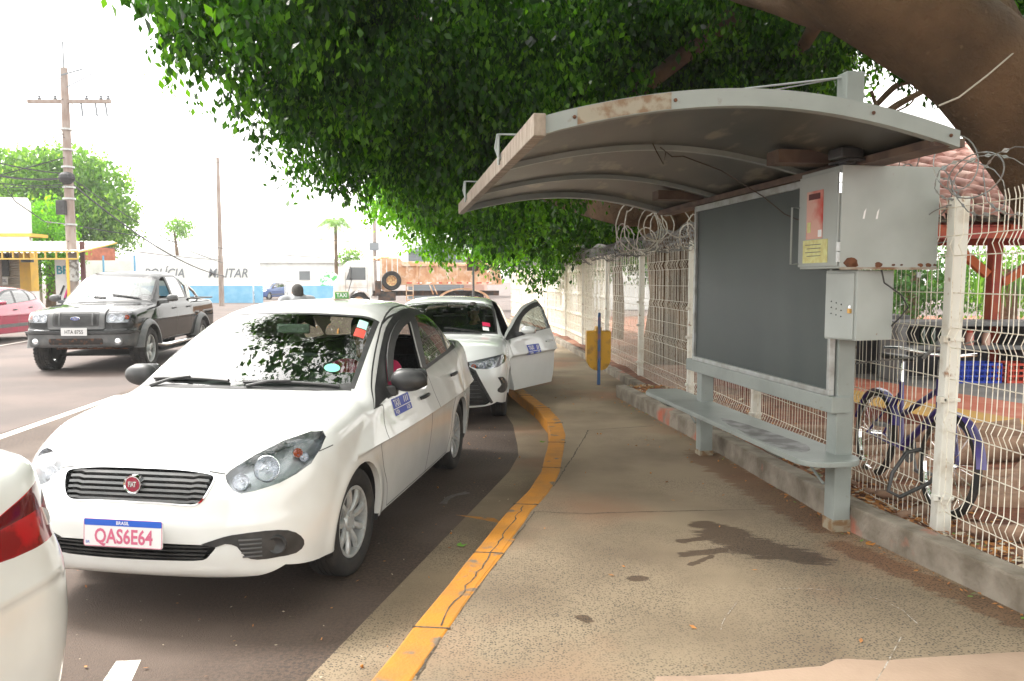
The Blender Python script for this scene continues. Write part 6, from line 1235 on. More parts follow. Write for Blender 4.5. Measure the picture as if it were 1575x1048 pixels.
    for v0 in(.412,.394,.374,.357): wdt=.40-(.425-v0)*.55; lo.append(([(u,v0) for u in np.linspace(-wdt,wdt,21)],.007,-.006,.025))
    opening(root,sh,lgf,'front',.06,'lower_grille',slats=lo,slatm=PLAS)
    for s_ in(-1,1):
        fo=patch(sh,[(u*s_,v) for u,v in fog],'front',off=.004,skirt=.02).build('fog_lamp_surround',PLAS,root,smooth=40)
        P=sh.map('front',[s_*.672],[.405],.006)[0]; n=Vector(sh.normals(np.array([P]))[0]); n=Vector((n.x-.8,n.y*.6,n.z*.3)).normalized(); X=n.orthogonal().normalized(); Y=n.cross(X)
        fm=MB(); pr=[(.0,.0),(.030,.004),(.038,.012),(.044,.012),(.046,-.01)]; k=20
        vs=[Vector(P)+X*r*math.cos(2*math.pi*i/k)+Y*r*math.sin(2*math.pi*i/k)+n*h for i in range(k) for r,h in pr]; fm.add(vs,[(i*5+j,i*5+j+1,((i+1)%k)*5+j+1,((i+1)%k)*5+j) for i in range(k) for j in range(4)]); fm.build('fog_lamp',PLAS,fo,smooth=40)
        sm=MB()
        for v0 in(.445,.425,.405,.385,.365): strip(sh,[(s_*(.53+(.43-v0)*.2),v0),(s_*.62,v0-.002)],.006,'front',off=.010,skirt=.008,mb=sm,step=.05)
        sm.build('fog_slats',GREYP,fo)
    # round badge
    P=sh.map('front',[0],[.688],.008)[0]; bd=MB(); bd.lathe([(0,0),(.040,0),(.044,-.004),(.044,.03)],(P[0]-.006,0,.688),'X',40); bo=bd.build('badge',CHROME,root,smooth=30)
    bd=MB(); bd.lathe([(0,0),(.0355,0),(.036,.006)],(P[0]-.0085,0,.688),'X',40); bd.build('badge_face',mat('badge_red',(.26,.004,.03),.25,coat=1),bo)
    t=MB(); text(t,'FIAT',.034,lambda u,v,h:(P[0]-.0100-h,-u,.688+v),bold=.0012,extrude=.0012,sx=.62); t.build('badge_letters',CHROME,bo)
    # number plate
    PO=float(sh.xs(0,.48)[0])-.012; pl=MB(); T=R(4)
    pf=lambda u,v,h:(PO-.018-h-(.0)*v+v*math.sin(T),-u,.478+v)
    pl.prism(rrect(-.20,.20,-.065,.065,.01),0,.006,pf); po=pl.build('number_plate',PLATE,root)
    q=MB(); q.prism(rrect(-.197,.197,.033,.062,.006),.0065,.0072,pf); text(q,'BR',.018,lambda u,v,h:pf(u-.178,v-.045,.0072)); q.build('plate_band',PBLUE,po)
    q=MB(); text(q,'BRASIL',.022,lambda u,v,h:pf(u,v+.047,.0078),bold=.0004); q.build('band_letters',STWHITE,po)
    q=MB(); text(q,'QAS6E64',.094,lambda u,v,h:pf(u+.004,v-.018,.0072),bold=.0022,sx=.80)
    for a,b in((rrect(-.199,.199,-.064,.064,.01),1),):
        n=len(a); A=[pf(u,v,.0068) for u,v in a]; B=[pf(u,v,.0068) for u,v in inset(a,.003)]; q.add(A+B,[(i,(i+1)%n,n+(i+1)%n,n+i) for i in range(n)])
    q.build('plate_letters',PRED,po)
    # mirrors, handles, wipers
    for s_ in(-1,1): mirror(root,(1.50,s_*.925,1.02),(.18,.29,.22),PLAS,s_)
    for x,z in((2.08,.835),(3.08,.875)):
        for s_ in(-1,1): handle(root,sh,x,z,PLAS,s_)
    for (a,b,c) in(((1.155,-.60),(1.105,-.02),(1.11,-.06)),((1.115,.08),(1.20,.62),(1.17,.60))):
        m=MB(); n=10; pts=[sh.map('top',[a[0]+(b[0]-a[0])*i/n],[a[1]+(b[1]-a[1])*i/n],.012)[0] for i in range(n+1)]
        m.tube(pts,.011,6); mid=Vector(pts[5])+Vector((-.01,0,.012)); base=Vector(sh.map('top',[c[0]-.05],[c[1]],.01)[0]); m.tube([base,(base+mid)/2+Vector((0,0,.012)),mid],[.011,.009,.007],8); m.build('wiper',PLAS,root,smooth=50)
    cw=smoothpoly([(1.03,.0,1),(1.045,.25),(1.085,.48),(1.155,.675,1),(1.19,.66,1),(1.105,.44),(1.07,.2),(1.062,0,1)],2)
    m=MB()
    for s_ in(-1,1): patch(sh,[(u,v*s_) for u,v in cw],'top',off=.003,skirt=.01,mb=m)
    m.build('cowl',PLAS,root,smooth=30)
    # roof ditch strips, aerial lead
    for s_ in(-1,1): strip(sh,[(1.93,.612),(2.1,.60),(2.6,.585),(3.1,.565),(3.30,.54)],.012,'top',off=.001,skirt=0).build('roof_strip',PLAS,root) if s_>0 else strip(sh,[(1.93,-.612),(2.1,-.60),(2.6,-.585),(3.1,-.565),(3.30,-.54)],.012,'top',off=.001,skirt=0).build('roof_strip',PLAS,root)
    # door sticker with lettering, laid on the door
    def onside(u,v,h): return tuple(sh.map('side',[u],[v],.003+h)[0])
    dq=[(1.45,.908),(1.79,.908),(1.76,.795),(1.42,.795)]; dq=[(1.435,.902),(1.785,.902),(1.765,.800),(1.415,.800)]
    so_=patch(sh,dq,'side',off=.0015,skirt=0).build('door_sticker',STBLUE,root)
    q=MB(); text(q,'TÁXI',.062,lambda u,v,h:onside(1.515+u,.868+v,0),bold=.0015,sx=.85); text(q,'P-024',.036,lambda u,v,h:onside(1.475+u,.818+v,0),bold=.001,sx=.8); text(q,'A-250',.036,lambda u,v,h:onside(1.70+u,.818+v,0),bold=.001,sx=.8)
    strip(sh,[(1.42,.840),(1.77,.840)],.005,'side',off=.003,skirt=0,mb=q)
    for i in range(3): strip(sh,[(1.655+i*.035,.855),(1.672+i*.035,.893)],.013,'side',off=.003,skirt=0,mb=q,step=.5)
    q.build('sticker_letters',STWHITE,so_)
    # windscreen stickers
    def ontop(x,y,o=.003): return tuple(sh.map('top',[x],[y],o)[0])
    patch(sh,[(1.72,-.572),(1.72,-.508),(1.82,-.492),(1.82,-.555)],'top',off=.003,skirt=0).build('windscreen_sticker',mat('teal_sticker',(.35,.62,.55),.5),root)
    patch(sh,[(1.62,-.588),(1.62,-.52),(1.71,-.508),(1.71,-.574)],'top',off=.003,skirt=0).build('windscreen_sticker',mat('red_sticker',(.62,.05,.03),.5),root)
    patch(sh,[(1.30+.035*math.cos(a),-.50+.05*math.sin(a)) for a in np.linspace(0,6.0,18)],'top',off=.003,skirt=0).build('windscreen_sticker',mat('green_sticker',(.10,.42,.30),.5),root)
    # tail lamps
    for s_ in(-1,1): patch(sh,[(3.98,.84),(4.0,.97),(4.16,1.02),(4.20,.84)],'side',off=.003,skirt=.006,side=s_).build('tail_light',RED,root,smooth=30)
    interior(root,sh,1.25,.985,1.75)
    rm=MB(); rm.box((1.86,0,1.315),(.03,.24,.065)); rm.bar((1.90,0,1.345),(1.93,0,1.40),.02); rm.build('rear_view_mirror',mat('mirror_back',(.45,.52,.42),.4),root,bevel=.012)
    ub=MB(); ub.box((2.1,0,.225),(3.5,1.0,.05)); ub.build('underbody',PLAS,root)
    # roof sign
    sg=thing('taxi_roof_sign','small green lettered taxi sign standing on the roof of the white sedan with black mirrors','roof sign',(0,0,0),0)
    zr=float(sh.zs(2.35,-.16)[0]); Mx=Matrix.Translation((-1.80,3.60,0))@Matrix.Rotation(R(90-8.9),4,'Z'); sg.matrix_world=Mx@Matrix.Translation((2.35,-.16,zr+.002))@Matrix.Rotation(R(40),4,'Z')@Matrix.Scale(.52,4)
    b=MB(); b.prism([(-.035,0),(.035,0),(.022,.115),(.01,.125),(-.01,.125),(-.022,.115)],-.11,.11,lambda u,v,h:(u,h,v)); b.build('sign_case',mat('cream_plastic',(.62,.60,.45),.5),sg,bevel=.006)
    b=MB(); b.box((0,0,.008),(.10,.24,.016)); b.build('sign_foot',mat('worn_foot',(.45,.38,.28),.7),sg,bevel=.004)
    def sf_(s): return lambda u,v,h:(s*(.036-(.062+v)*.115+.0015+h*1),u*s,.062+v)
    for s_ in(-1,1):
        b=MB(); b.add([(s_*(.0365-z*.115),y,z) for y,z in((-.10,.016),(.10,.016),(.10,.106),(-.10,.106))],[(0,1,2,3)]); b.build('sign_panel',mat('sign_green',(.08,.34,.07),.5),sg)
        b=MB(); text(b,'TAXI',.085,sf_(s_),bold=.002,sx=.85); b.build('sign_letters',STWHITE,sg)
    return root
TAXI1=sedan_taxi()

# ================= other cars =================
HP=dict(
 dlo=smoothpoly([(1.13,.93,1),(1.42,1.08),(1.68,1.22),(1.96,1.33),(2.3,1.395),(2.7,1.41),(3.1,1.39),(3.4,1.35),(3.60,1.28),(3.68,1.19),(3.64,1.10,1),(2.9,1.055),(2.27,1.02),(1.75,.985),(1.40,.955)],3),
 wf=smoothpoly([(1.50,.985,1),(1.70,1.16),(1.96,1.27),(2.24,1.335),(2.42,1.352,1),(2.40,1.18),(2.36,1.035,1),(1.9,1.01)],3),
 wr=smoothpoly([(2.48,1.045,1),(2.50,1.2),(2.53,1.355,1),(2.8,1.362),(3.05,1.35),(3.17,1.2),(3.13,1.08,1)],2),
 wq=smoothpoly([(3.22,1.085,1),(3.25,1.2),(3.17,1.34,1),(3.4,1.30),(3.56,1.22),(3.58,1.115,1)],2),
 fd=smoothpoly([(1.27,.95),(1.18,.82),(1.17,.70),(1.22,.52),(1.31,.36),(1.36,.25,1),(2.40,.25,1),(2.42,.45),(2.43,.95),(2.47,1.43,1),(2.3,1.415),(1.96,1.36),(1.68,1.25),(1.42,1.11),(1.13,.94,1)],3),
 rd=smoothpoly([(2.44,.95),(2.43,.45),(2.41,.25,1),(2.92,.25,1),(2.99,.40),(3.05,.58),(3.18,.70),(3.30,.82),(3.35,.96),(3.30,1.2),(3.18,1.41),(2.9,1.43),(2.48,1.43,1)],3),
 hood=smoothpoly([(.17,-.02,1),(.18,.3),(.22,.5),(.31,.62),(.42,.70),(.55,.755,1),(.8,.77),(1.0,.765),(1.10,.735),(1.14,.69),(1.09,.5),(1.03,.25),(1.015,-.02,1)],3),
 ws=smoothpoly([(1.045,-.02,1),(1.055,.2),(1.09,.45),(1.18,.70,1),(1.4,.68),(1.7,.645),(1.92,.61,1),(1.88,.42),(1.862,.2),(1.858,-.02,1)],3),
 ws2=[(1.075,-.02),(1.085,.2),(1.125,.44),(1.215,.668),(1.42,.648),(1.7,.613),(1.875,.585),(1.85,.42),(1.832,.2),(1.828,-.02)])
def cut_car(sh,root,paint,extra=[],h=.03,hatch=True,glassm=WGL,side=TGL,style='hubcap',open_door=None,steps=9,interior_on=True,rim_steer=0):
    P=HP
    rw=smoothpoly([(3.62,-.02,1),(3.62,.3),(3.66,.48,1),(3.90,.58,1),(3.93,.3),(3.935,-.02,1)],2) if hatch else smoothpoly([(3.22,-.02,1),(3.23,.3),(3.25,.50,1),(3.68,.60,1),(3.72,.3),(3.73,-.02,1)],2)
    cuts=[('hood','top',P['hood'],lambda c:c.z>.7),('seam','side',inset(P['fd'],-.006),None),('seam','side',inset(P['rd'],-.006),None),('front_door','side',P['fd'],None),('rear_door','side',P['rd'],None),
      ('window_trim','side',P['dlo'],None),('fwin','side',P['wf'],None),('rwin','side',P['wr'],None),('qwin','side',P['wq'],None),
      ('wsband','top',P['ws'],lambda c:c.z>.95),('windscreen','top',P['ws2'],lambda c:c.z>.95),('rear_window','top',rw,lambda c:c.z>.95)]+extra+[
      ('hole','side',circ(sh.wheels[0],sh.rw,sh.arch,26),None),('hole','side',circ(sh.wheels[1],sh.rw,sh.arch,26),None)]
    C=shell_mesh(sh,h,cuts); V=C['body'][0]; bf,sf,wb=C['body'][1],C['seam'][1],C['wsband'][1]; lf=C.get('lower',(0,[]))[1]
    half_obj(sh,'body',V,bf+sf+wb+lf,[paint,PLAS],root,fmi=[0]*len(bf)+[1]*(len(sf)+len(wb)+len(lf)))
    half_obj(sh,'hood',*C['hood'],paint,root)
    def cx(f): return sum(V[i][0] for i in f)/len(f)
    ft=[f for f in C['window_trim'][1] if cx(f)<2.44]; rt=[f for f in C['window_trim'][1] if cx(f)>=2.44]
    for s_ in(-1,1):
        fdo=half_obj(sh,'front_door',*C['front_door'],paint,root,sides=(s_,)); rdo=half_obj(sh,'rear_door',*C['rear_door'],paint,root,sides=(s_,))
        half_obj(sh,'window_trim',V,ft,PLAS,fdo,sides=(s_,)); half_obj(sh,'window_trim',V,rt,PLAS,rdo,sides=(s_,))
        half_obj(sh,'side_window',*C['fwin'],side,fdo,sides=(s_,)); half_obj(sh,'side_window',*C['rwin'],side,rdo,sides=(s_,)); half_obj(sh,'side_window',*C['qwin'],side,root,sides=(s_,))
        if open_door and s_==-1:
            fs=C['front_door'][1]+ft; ec={}
            for f in fs:
                for i in range(len(f)): e=tuple(sorted((f[i],f[(i+1)%len(f)]))); ec[e]=ec.get(e,0)+1
            used=sorted({i for f in fs for i in f}); ix={i:k for k,i in enumerate(used)}; A=V[used].copy(); N=sh.normals(A); t_=np.where(A[:,2]>.98,.03,.075)[:,None]; B=A-N*t_; n=len(used); m=MB()
            A[:,1]*=-1; B[:,1]*=-1; m.add(A.tolist()+B.tolist(),[(ix[a],ix[b],ix[b]+n,ix[a]+n) for (a,b),c in ec.items() if c==1]); m.build('door_edge',paint,fdo)
            m=MB(); m.add(B.tolist(),[tuple(ix[i] for i in f) for f in fs]); m.build('door_lining',CABIN,fdo,smooth=180)
            hx,hy=1.2,-.83; fdo.matrix_basis=Matrix.Translation((hx,hy,0))@Matrix.Rotation(-open_door,4,'Z')@Matrix.Translation((-hx,-hy,0)); fdo['label']='white front door standing wide open'
        handle(fdo,sh,2.24,.86,paint if open_door else PLAS,s_); handle(rdo,sh,3.06,.90,paint if open_door else PLAS,s_)
    half_obj(sh,'windscreen',*C['windscreen'],glassm,root); half_obj(sh,'rear_window',*C['rear_window'],TGL,root)
    inner_lining(root,sh,V,bf+([] if open_door else C['front_door'][1])+C['rear_door'][1]+(rt if open_door else C['window_trim'][1])+sf)
    for xw in sh.wheels:
        arch_liner(root,sh,xw,sh.arch)
        for s_ in(-1,1): wheel(root,xw,s_*(sh.W-.14),sh.rw,.185,s_,style,spokes=steps,steer=rim_steer if xw<1 else 0)
        for s_ in(-1,1): arch_lip(sh,xw,sh.arch,sides=(s_,)).build('arch_lip',paint,root,smooth=40)
    if interior_on: interior(root,sh,1.25,1.0,1.75)
    ub=MB(); ub.box((2.1,0,.225),(3.4,1.0,.05)); ub.build('underbody',PLAS,root)
    m=MB(); strip(sh,[(1.10,-.5),(1.06,-.2),(1.055,0),(1.06,.2),(1.10,.5)],.07,'top',off=.004,skirt=.01,mb=m); m.build('cowl',PLAS,root)
    for (a,b) in(((1.14,-.48),(1.19,-.02)),((1.13,.04),(1.22,.52))):
        m=MB(); m.tube([sh.map('top',[a[0]+(b[0]-a[0])*i/8],[a[1]+(b[1]-a[1])*i/8],.012)[0] for i in range(9)],.009,6); m.build('wiper',PLAS,root)
    return C,V
def plate_on(root,sh,txt,z,size=(.40,.13),plane='front',letters=None,y0=0,off=.02,band=True,base=PLATE,lh=None):
    x=float((sh.xs(y0,z) if plane=='front' else sh.xb(y0,z))[0])-(off if plane=='front' else -off); s_=-1 if plane=='front' else 1
    pf=lambda u,v,h:(x+s_*h,y0+s_*u,z+v); w_,h_=size; m=MB(); m.prism(rrect(-w_/2,w_/2,-h_/2,h_/2,.008),-.004,.003,pf); o=m.build('number_plate',base,root)
    if band: m=MB(); m.prism(rrect(-w_/2+.003,w_/2-.003,h_/2-.032,h_/2-.003,.005),.0032,.0042,pf); m.build('plate_band',PBLUE,o)
    if txt: m=MB(); text(m,txt,lh or h_*.68,lambda u,v,h:pf(u,v-(.014 if band else .006),.0045),bold=.0015,sx=.8); m.build('plate_letters',letters or PBLK,o)
    return o
# ---- second taxi, driver's door open ----
def second_taxi():
    sh=YARIS; root=thing('taxi','white taxi hatchback with its driver door standing open over the kerb, behind the first taxi','taxi',(-.90,8.75,-.01),R(90-1)); root.scale=(1,1,.965)
    hl=[(.40,.765),(.52,.790),(.66,.815),(.79,.835),(.825,.80),(.815,.74),(.74,.695),(.62,.68),(.50,.688),(.43,.715)]
    gr=smoothpoly([(0,.655,1),(.30,.655),(.42,.690),(.475,.665),(.535,.55),(.60,.42),(.655,.30,1),(.60,.262),(.3,.255),(0,.255,1)],2); grf=[p for p in gr if p[0]>1e-3]+[(-u,v) for u,v in gr[::-1] if u>1e-3]
    C,V=cut_car(sh,root,WHITE2,[('headlight','front',hl,lambda c:c.x<.9),('hole','front',[(-.01,.655)]+gr[1:-1]+[(-.01,.255)],lambda c:c.x<.4)],h=.03,open_door=R(29),style='alloy',steps=10)
    lamp(root,sh,C['headlight'],[(-u,v) for u,v in hl],'front',[(-.56,.735,.050,'b'),(-.68,.755,.045,'b'),(-.47,.725,.028,'a')],depth=.05)
    S=[([(u,z) for u in np.linspace(-.47-(.66-z)*.3,.47+(.66-z)*.3,15)],.012,-.012,.02) for z in(.62,.575,.53,.485,.44,.395,.35,.305)]
    opening(root,sh,grf,'front',.045,'grille',slats=S,slatm=PLAS)
    m=MB(); strip(sh,[(.41,.70),(.48,.66),(.54,.54),(.61,.40),(.67,.28)],.028,'front',off=.006,skirt=.02,mb=m); strip(sh,[(-.41,.70),(-.48,.66),(-.54,.54),(-.61,.40),(-.67,.28)],.028,'front',off=.006,skirt=.02,mb=m); m.build('grille_side_trim',PLAS,root)
    m=MB(); strip(sh,[(u,.735) for u in np.linspace(-.42,.42,15)],.06,'front',off=.004,skirt=.01,mb=m); m.build('upper_grille_bar',PLAS,root)
    for s_ in(-1,1):
        fo=smoothpoly([(s_*.735,.575,1),(s_*.79,.57),(s_*.825,.50),(s_*.835,.42),(s_*.80,.375),(s_*.74,.40),(s_*.735,.44),(s_*.775,.48)],2)
        patch(sh,fo,'front',off=.004,skirt=.015).build('fog_lamp_surround',PLAS,root); patch(sh,[(s_*.755,.565),(s_*.775,.562),(s_*.80,.50),(s_*.785,.498)],'front',off=.012,skirt=.01).build('running_light',CHROME,root)
    zb=sh.xs(0,.80)[0]; b=MB(); b.lathe([(.045,0),(.052,-.006),(.059,0),(.052,.006)],(zb-.008,0,.80),'X',24,closed=True); b.tube([(zb-.012,-.045,.80),(zb-.014,0,.815),(zb-.012,.045,.80)],.005,6); b.build('badge',CHROME,root,smooth=50)
    plate_on(root,sh,'RWD2B57',.47,letters=PRED)
    fd=[o for o in kids(root) if o.name.startswith('front_door') and 'label' in o][0]
    mirror(fd,(1.47,-.965,1.055),(.15,.24,.16),PLAS,-1,cap=WHITE2); mirror(root,(1.47,.965,1.055),(.15,.24,.16),PLAS,1,cap=WHITE2)
    def os_(u,v,h): return tuple(sh.map('side',[u],[v],.004+h)[0])
    so_=patch(sh,[(1.60,.84),(1.93,.84),(1.93,.70),(1.60,.70)],'side',off=.003,skirt=0).build('door_sticker',STBLUE,fd)
    q=MB(); text(q,'TAXI',.075,lambda u,v,h:os_(1.70+u,.795+v,0),bold=.0022,sx=.8); text(q,'P-004',.045,lambda u,v,h:os_(1.665+u,.727+v,0),bold=.001,sx=.8); text(q,'A-037',.045,lambda u,v,h:os_(1.85+u,.727+v,0),bold=.001,sx=.8); strip(sh,[(1.605,.753),(1.925,.753)],.006,'side',off=.004,skirt=0,mb=q)
    for i in range(2): strip(sh,[(1.845+i*.035,.765),(1.862+i*.035,.825)],.016,'side',off=.004,skirt=0,mb=q,step=.5)
    q.build('sticker_letters',STWHITE,so_)
    patch(sh,[(1.30,-.60),(1.30,-.50),(1.38,-.49),(1.38,-.59)],'top',off=.003,skirt=0).build('windscreen_sticker',mat('sticker_magenta',(.6,.02,.09),.5),root)
    patch(sh,[(1.21,-.59),(1.21,-.51),(1.28,-.50),(1.28,-.58)],'top',off=.003,skirt=0).build('windscreen_sticker',STWHITE,root)
    rm=MB(); rm.box((1.80,0,1.31),(.03,.24,.065)); rm.bar((1.83,0,1.335),(1.87,0,1.39),.02); rm.build('rear_view_mirror',CABIN,root,bevel=.012)
    return root
TAXI2=second_taxi()
# ---- rear corner of the car at the head of the queue ----
def head_car():
    sh=TAIL; a=R(8.9); r=(math.sin(a),math.cos(a)); root=thing('parked_car','white car cut by the left edge, only its red tail light corner showing','car',(-2.255-4.42*r[0],2.87-4.42*r[1],-.01),R(90-8.9))
    tl=smoothpoly([(3.80,.90,1),(4.0,.965),(4.2,1.015),(4.36,1.02),(4.55,.97,1),(4.55,.87,1),(4.40,.838),(4.3,.82),(4.0,.82),(3.84,.85)],3)
    tl2=smoothpoly([(3.80,.90,1),(4.0,.962),(4.2,1.012),(4.30,1.018),(4.26,.97),(4.20,.935),(4.0,.92)],3)
    C,V=cut_car(sh,root,WHITE,[('tail_light','side',tl,None),('tail_dark','side',tl2,None)],h=.03,hatch=False,style='alloy',steps=10)
    for s_ in(-1,1):
        o=half_obj(sh,'tail_light',*C['tail_light'],RED,root,sides=(s_,)); half_obj(sh,'tail_light_corner',*C['tail_dark'],mat('dark_red_lens',(.10,.002,.004),.08,coat=1),o,sides=(s_,))
        y=s_*.735; P=sh.map('rear',[y-s_*.03,y,y+s_*.02],[.90,.90,.885],.004); b=MB(); patch(sh,[(s_*.73,.855),(s_*.775,.86),(s_*.775,.925),(s_*.75,.90)],'rear',off=.004,skirt=.004,mb=b); b.build('reversing_lamp',mat('clear_lamp',(.8,.8,.8),.15,coat=1),o,smooth=30)
    plate_on(root,sh,'',.80,plane='rear',off=.008)
    return root
CAR0=head_car()
# ---- far cars ----
def far_car(label,loc,ang,paint,hatch=True):
    sh=YARIS if hatch else TAIL; root=thing('parked_car',label,'car',loc,R(90-ang))
    tl=[(3.80,.86),(3.78,1.02),(3.93,1.08),(4.2,1.04),(4.2,.86)]
    hl=[(.46,.76),(.60,.80),(.79,.835),(.825,.80),(.80,.72),(.60,.68),(.48,.69)]
    C,V=cut_car(sh,root,paint,[('tail_light','side',tl,None),('headlight','front',hl,lambda c:c.x<.9)],h=.06,hatch=hatch,interior_on=True)
    for s_ in(-1,1): half_obj(sh,'tail_light',*C['tail_light'],RED,root,sides=(s_,)); half_obj(sh,'headlight',*C['headlight'],BOWL,root,sides=(s_,)); mirror(root,(1.47,s_*.965,1.055),(.15,.24,.16),PLAS,s_,cap=paint)
    patch(sh,rrect(-.5,.5,.55,.68,.05),'front',off=.004,skirt=.01).build('grille',PLAS,root); plate_on(root,sh,'',.42,band=False)
    m=MB()
    for s_ in(-1,1): strip(sh,[(1.0+(i*.22),.44) for i in range(10)],.09,'side',off=.006,skirt=.006,side=s_,mb=m)
    m.build('side_moulding',GREYP,root)
    return root
far_car('magenta red hatchback behind the black pickup, cut by the left edge',(-14.1,18.9,0),-4,PINKP)
far_car('pale green-silver car half hidden between magenta hatchback and black pickup',(-14.0,26.0,0),-3,SILVP,False)
far_car('small dark blue car behind the barred gate of the white walled station',(-21.5,66,0),15,mat('blue_paint',(.03,.08,.25),.3,coat=.6))
far_car('grey car parked beyond the truck, seen at the far end of the fence',(.6,40,0),20,mat('grey_paint',(.16,.17,.18),.3,metal=.4,coat=.5),False)

# ================= black pickup =================
def pickup():
    sh=PICK; root=thing('pickup_truck','black double cab pickup with grey arch flares and chunky tyres, driving in the far lane','pickup truck',(-7.62,13.7,0),R(90+5)); root.scale=(1,1.08,1.05)
    dlo=smoothpoly([(1.50,1.215,1),(1.80,1.42),(2.06,1.60),(2.28,1.655,1),(3.0,1.665,1),(3.14,1.64),(3.26,1.42),(3.36,1.215,1)],2)
    wf=smoothpoly([(1.70,1.235,1),(1.86,1.40),(2.08,1.575),(2.26,1.625,1),(2.36,1.63,1),(2.40,1.235,1)],2); wr=[(2.50,1.235),(2.48,1.63),(2.96,1.635),(3.09,1.60),(3.18,1.42),(3.23,1.235)]
    fd=smoothpoly([(1.42,1.19),(1.36,1.05),(1.36,.80),(1.42,.60),(1.45,.50,1),(2.42,.50,1),(2.44,1.2),(2.43,1.69,1),(2.25,1.68),(2.05,1.63),(1.80,1.46),(1.50,1.23,1)],2)
    rd=smoothpoly([(2.45,1.2),(2.43,.50,1),(3.32,.50,1),(3.40,.62),(3.42,1.19,1),(3.30,1.42),(3.17,1.67),(3.0,1.695),(2.44,1.69,1)],2)
    hood=smoothpoly([(.10,-.02,1),(.11,.3),(.13,.46),(.14,.62),(.2,.72,1),(.6,.76),(1.1,.775),(1.38,.76,1),(1.30,.5),(1.27,-.02,1)],2)
    ws=smoothpoly([(1.36,-.02,1),(1.37,.3),(1.43,.72,1),(1.8,.70),(2.05,.66,1),(2.02,.3),(2.01,-.02,1)],2); ws2=[(1.39,-.02),(1.40,.3),(1.455,.69),(1.8,.665),(2.01,.63),(1.985,.3),(1.98,-.02)]
    hl=rrect(.46,.80,.86,1.03,.03)
    bumpl=[(-.1,.36),(-.1,.66),(.30,.66),(.40,.70),(.40,.36)]
    cuts=[('hood','top',hood,lambda c:c.z>.9),('bumper','side',bumpl,None),('bumper','front',[(-.01,.3),(-.01,.665),(.8,.665),(.88,.70),(.88,.3)],lambda c:c.x<.38),
     ('seam','side',inset(fd,-.008),None),('seam','side',inset(rd,-.008),None),('front_door','side',fd,None),('rear_door','side',rd,None),('window_trim','side',dlo,None),('fwin','side',wf,None),('rwin','side',wr,None),
     ('wsband','top',ws,lambda c:c.z>1.1),('windscreen','top',ws2,lambda c:c.z>1.1),('seam','side',[(3.44,.5),(3.44,1.17),(3.455,1.17),(3.455,.5)],None),('rear_window','rear',[(-.01,1.24),(-.01,1.58),(.55,1.56),(.62,1.24)],lambda c:3<c.x<3.6),
     ('headlight','front',hl,lambda c:c.x<.7),('tail_light','side',[(5.0,.80),(5.0,1.08),(5.2,1.08),(5.2,.80)],None),('hole','side',circ(.86,sh.rw,.43,26),None),('hole','side',circ(4.05,sh.rw,.43,26),None)]
    C=shell_mesh(sh,.04,cuts); V=C['body'][0]; bf,sf,wb=C['body'][1],C['seam'][1],C['wsband'][1]
    half_obj(sh,'body',V,bf+sf+wb,[BLACKP,PLAS],root,fmi=[0]*len(bf)+[1]*(len(sf)+len(wb)))
    half_obj(sh,'hood',*C['hood'],BLACKP,root); bo=half_obj(sh,'front_bumper',*C['bumper'],GREYP,root)
    for s_ in(-1,1):
        f=half_obj(sh,'front_door',*C['front_door'],BLACKP,root,sides=(s_,)); r_=half_obj(sh,'rear_door',*C['rear_door'],BLACKP,root,sides=(s_,))
        if s_>0: half_obj(sh,'side_window',*C['fwin'],TGL,f,sides=(s_,))
        half_obj(sh,'side_window',*C['rwin'],TGL,r_,sides=(s_,)); handle(f,sh,2.30,1.04,PLAS,s_); handle(r_,sh,3.22,1.04,PLAS,s_)
        half_obj(sh,'tail_light',*C['tail_light'],RED,root,sides=(s_,))
    half_obj(sh,'window_trim',*C['window_trim'],PLAS,root); half_obj(sh,'windscreen',*C['windscreen'],WGL,root)
    if 'rear_window' in C and C['rear_window'][1]: half_obj(sh,'rear_window',*C['rear_window'],TGL,root)
    inner_lining(root,sh,V,[f for f in bf+C['front_door'][1]+C['rear_door'][1]+C['window_trim'][1]+sf if max(V[i][0] for i in f)<3.6],zmin=.95)
    for xw in(.86,4.05):
        arch_liner(root,sh,xw,.43)
        for s_ in(-1,1): wheel(root,xw,s_*.775,.365,.265,s_,'offroad')
        for s_ in(-1,1):
            m=MB(); n=24; A=[-.35+(math.pi+.7)*i/n for i in range(n+1)]
            o=[(xw+.435*math.cos(a),sh.rw+.435*math.sin(a)) for a in A]; q=[(xw+.535*math.cos(a),sh.rw+.525*math.sin(a)) for a in A]
            o=[(u,max(v,.42)) for u,v in o]; q=[(u,max(v,.42)) for u,v in q]
            Pi=sh.map('side',[max(.12,p[0]) for p in o],[p[1] for p in o],0,s_); Po=sh.map('side',[max(.10,p[0]) for p in q],[p[1] for p in q],.002,s_)
            Pm=(Pi+Po)/2; yo=s_*(sh.W+.045)
            vs=[]
            for a,b,c in zip(Pi,Pm,Po): vs+=[(a[0],a[1]-s_*.05,a[2]),(a[0],yo,a[2]),(b[0],yo-s_*.004,b[2]),(c[0]*.4+b[0]*.6,yo-s_*.02,c[2]*.4+b[2]*.6),(c[0],c[1],c[2])]
            m.add(vs,[(i*5+j,i*5+j+1,i*5+6+j,i*5+5+j) for i in range(n) for j in range(4)]); m.build('arch_flare',GREYP,root,smooth=40)
    lamp(root,sh,C['headlight'],[(-u,v) for u,v in hl],'front',[(-.54,.945,.06,'b'),(-.67,.945,.055,'b'),(-.765,.96,.035,'a')],depth=.06)
    go=inset(rrect(-.44,.44,.74,1.075,.04),0); gi=rrect(-.36,.36,.80,1.02,.03)
    m=patch(sh,go,'front',off=.02,skirt=.06).build('grille_surround',GREYP,root,smooth=40)
    patch(sh,gi,'front',off=.024,skirt=.003).build('grille_mesh',PLAS,m)
    hx=MB()
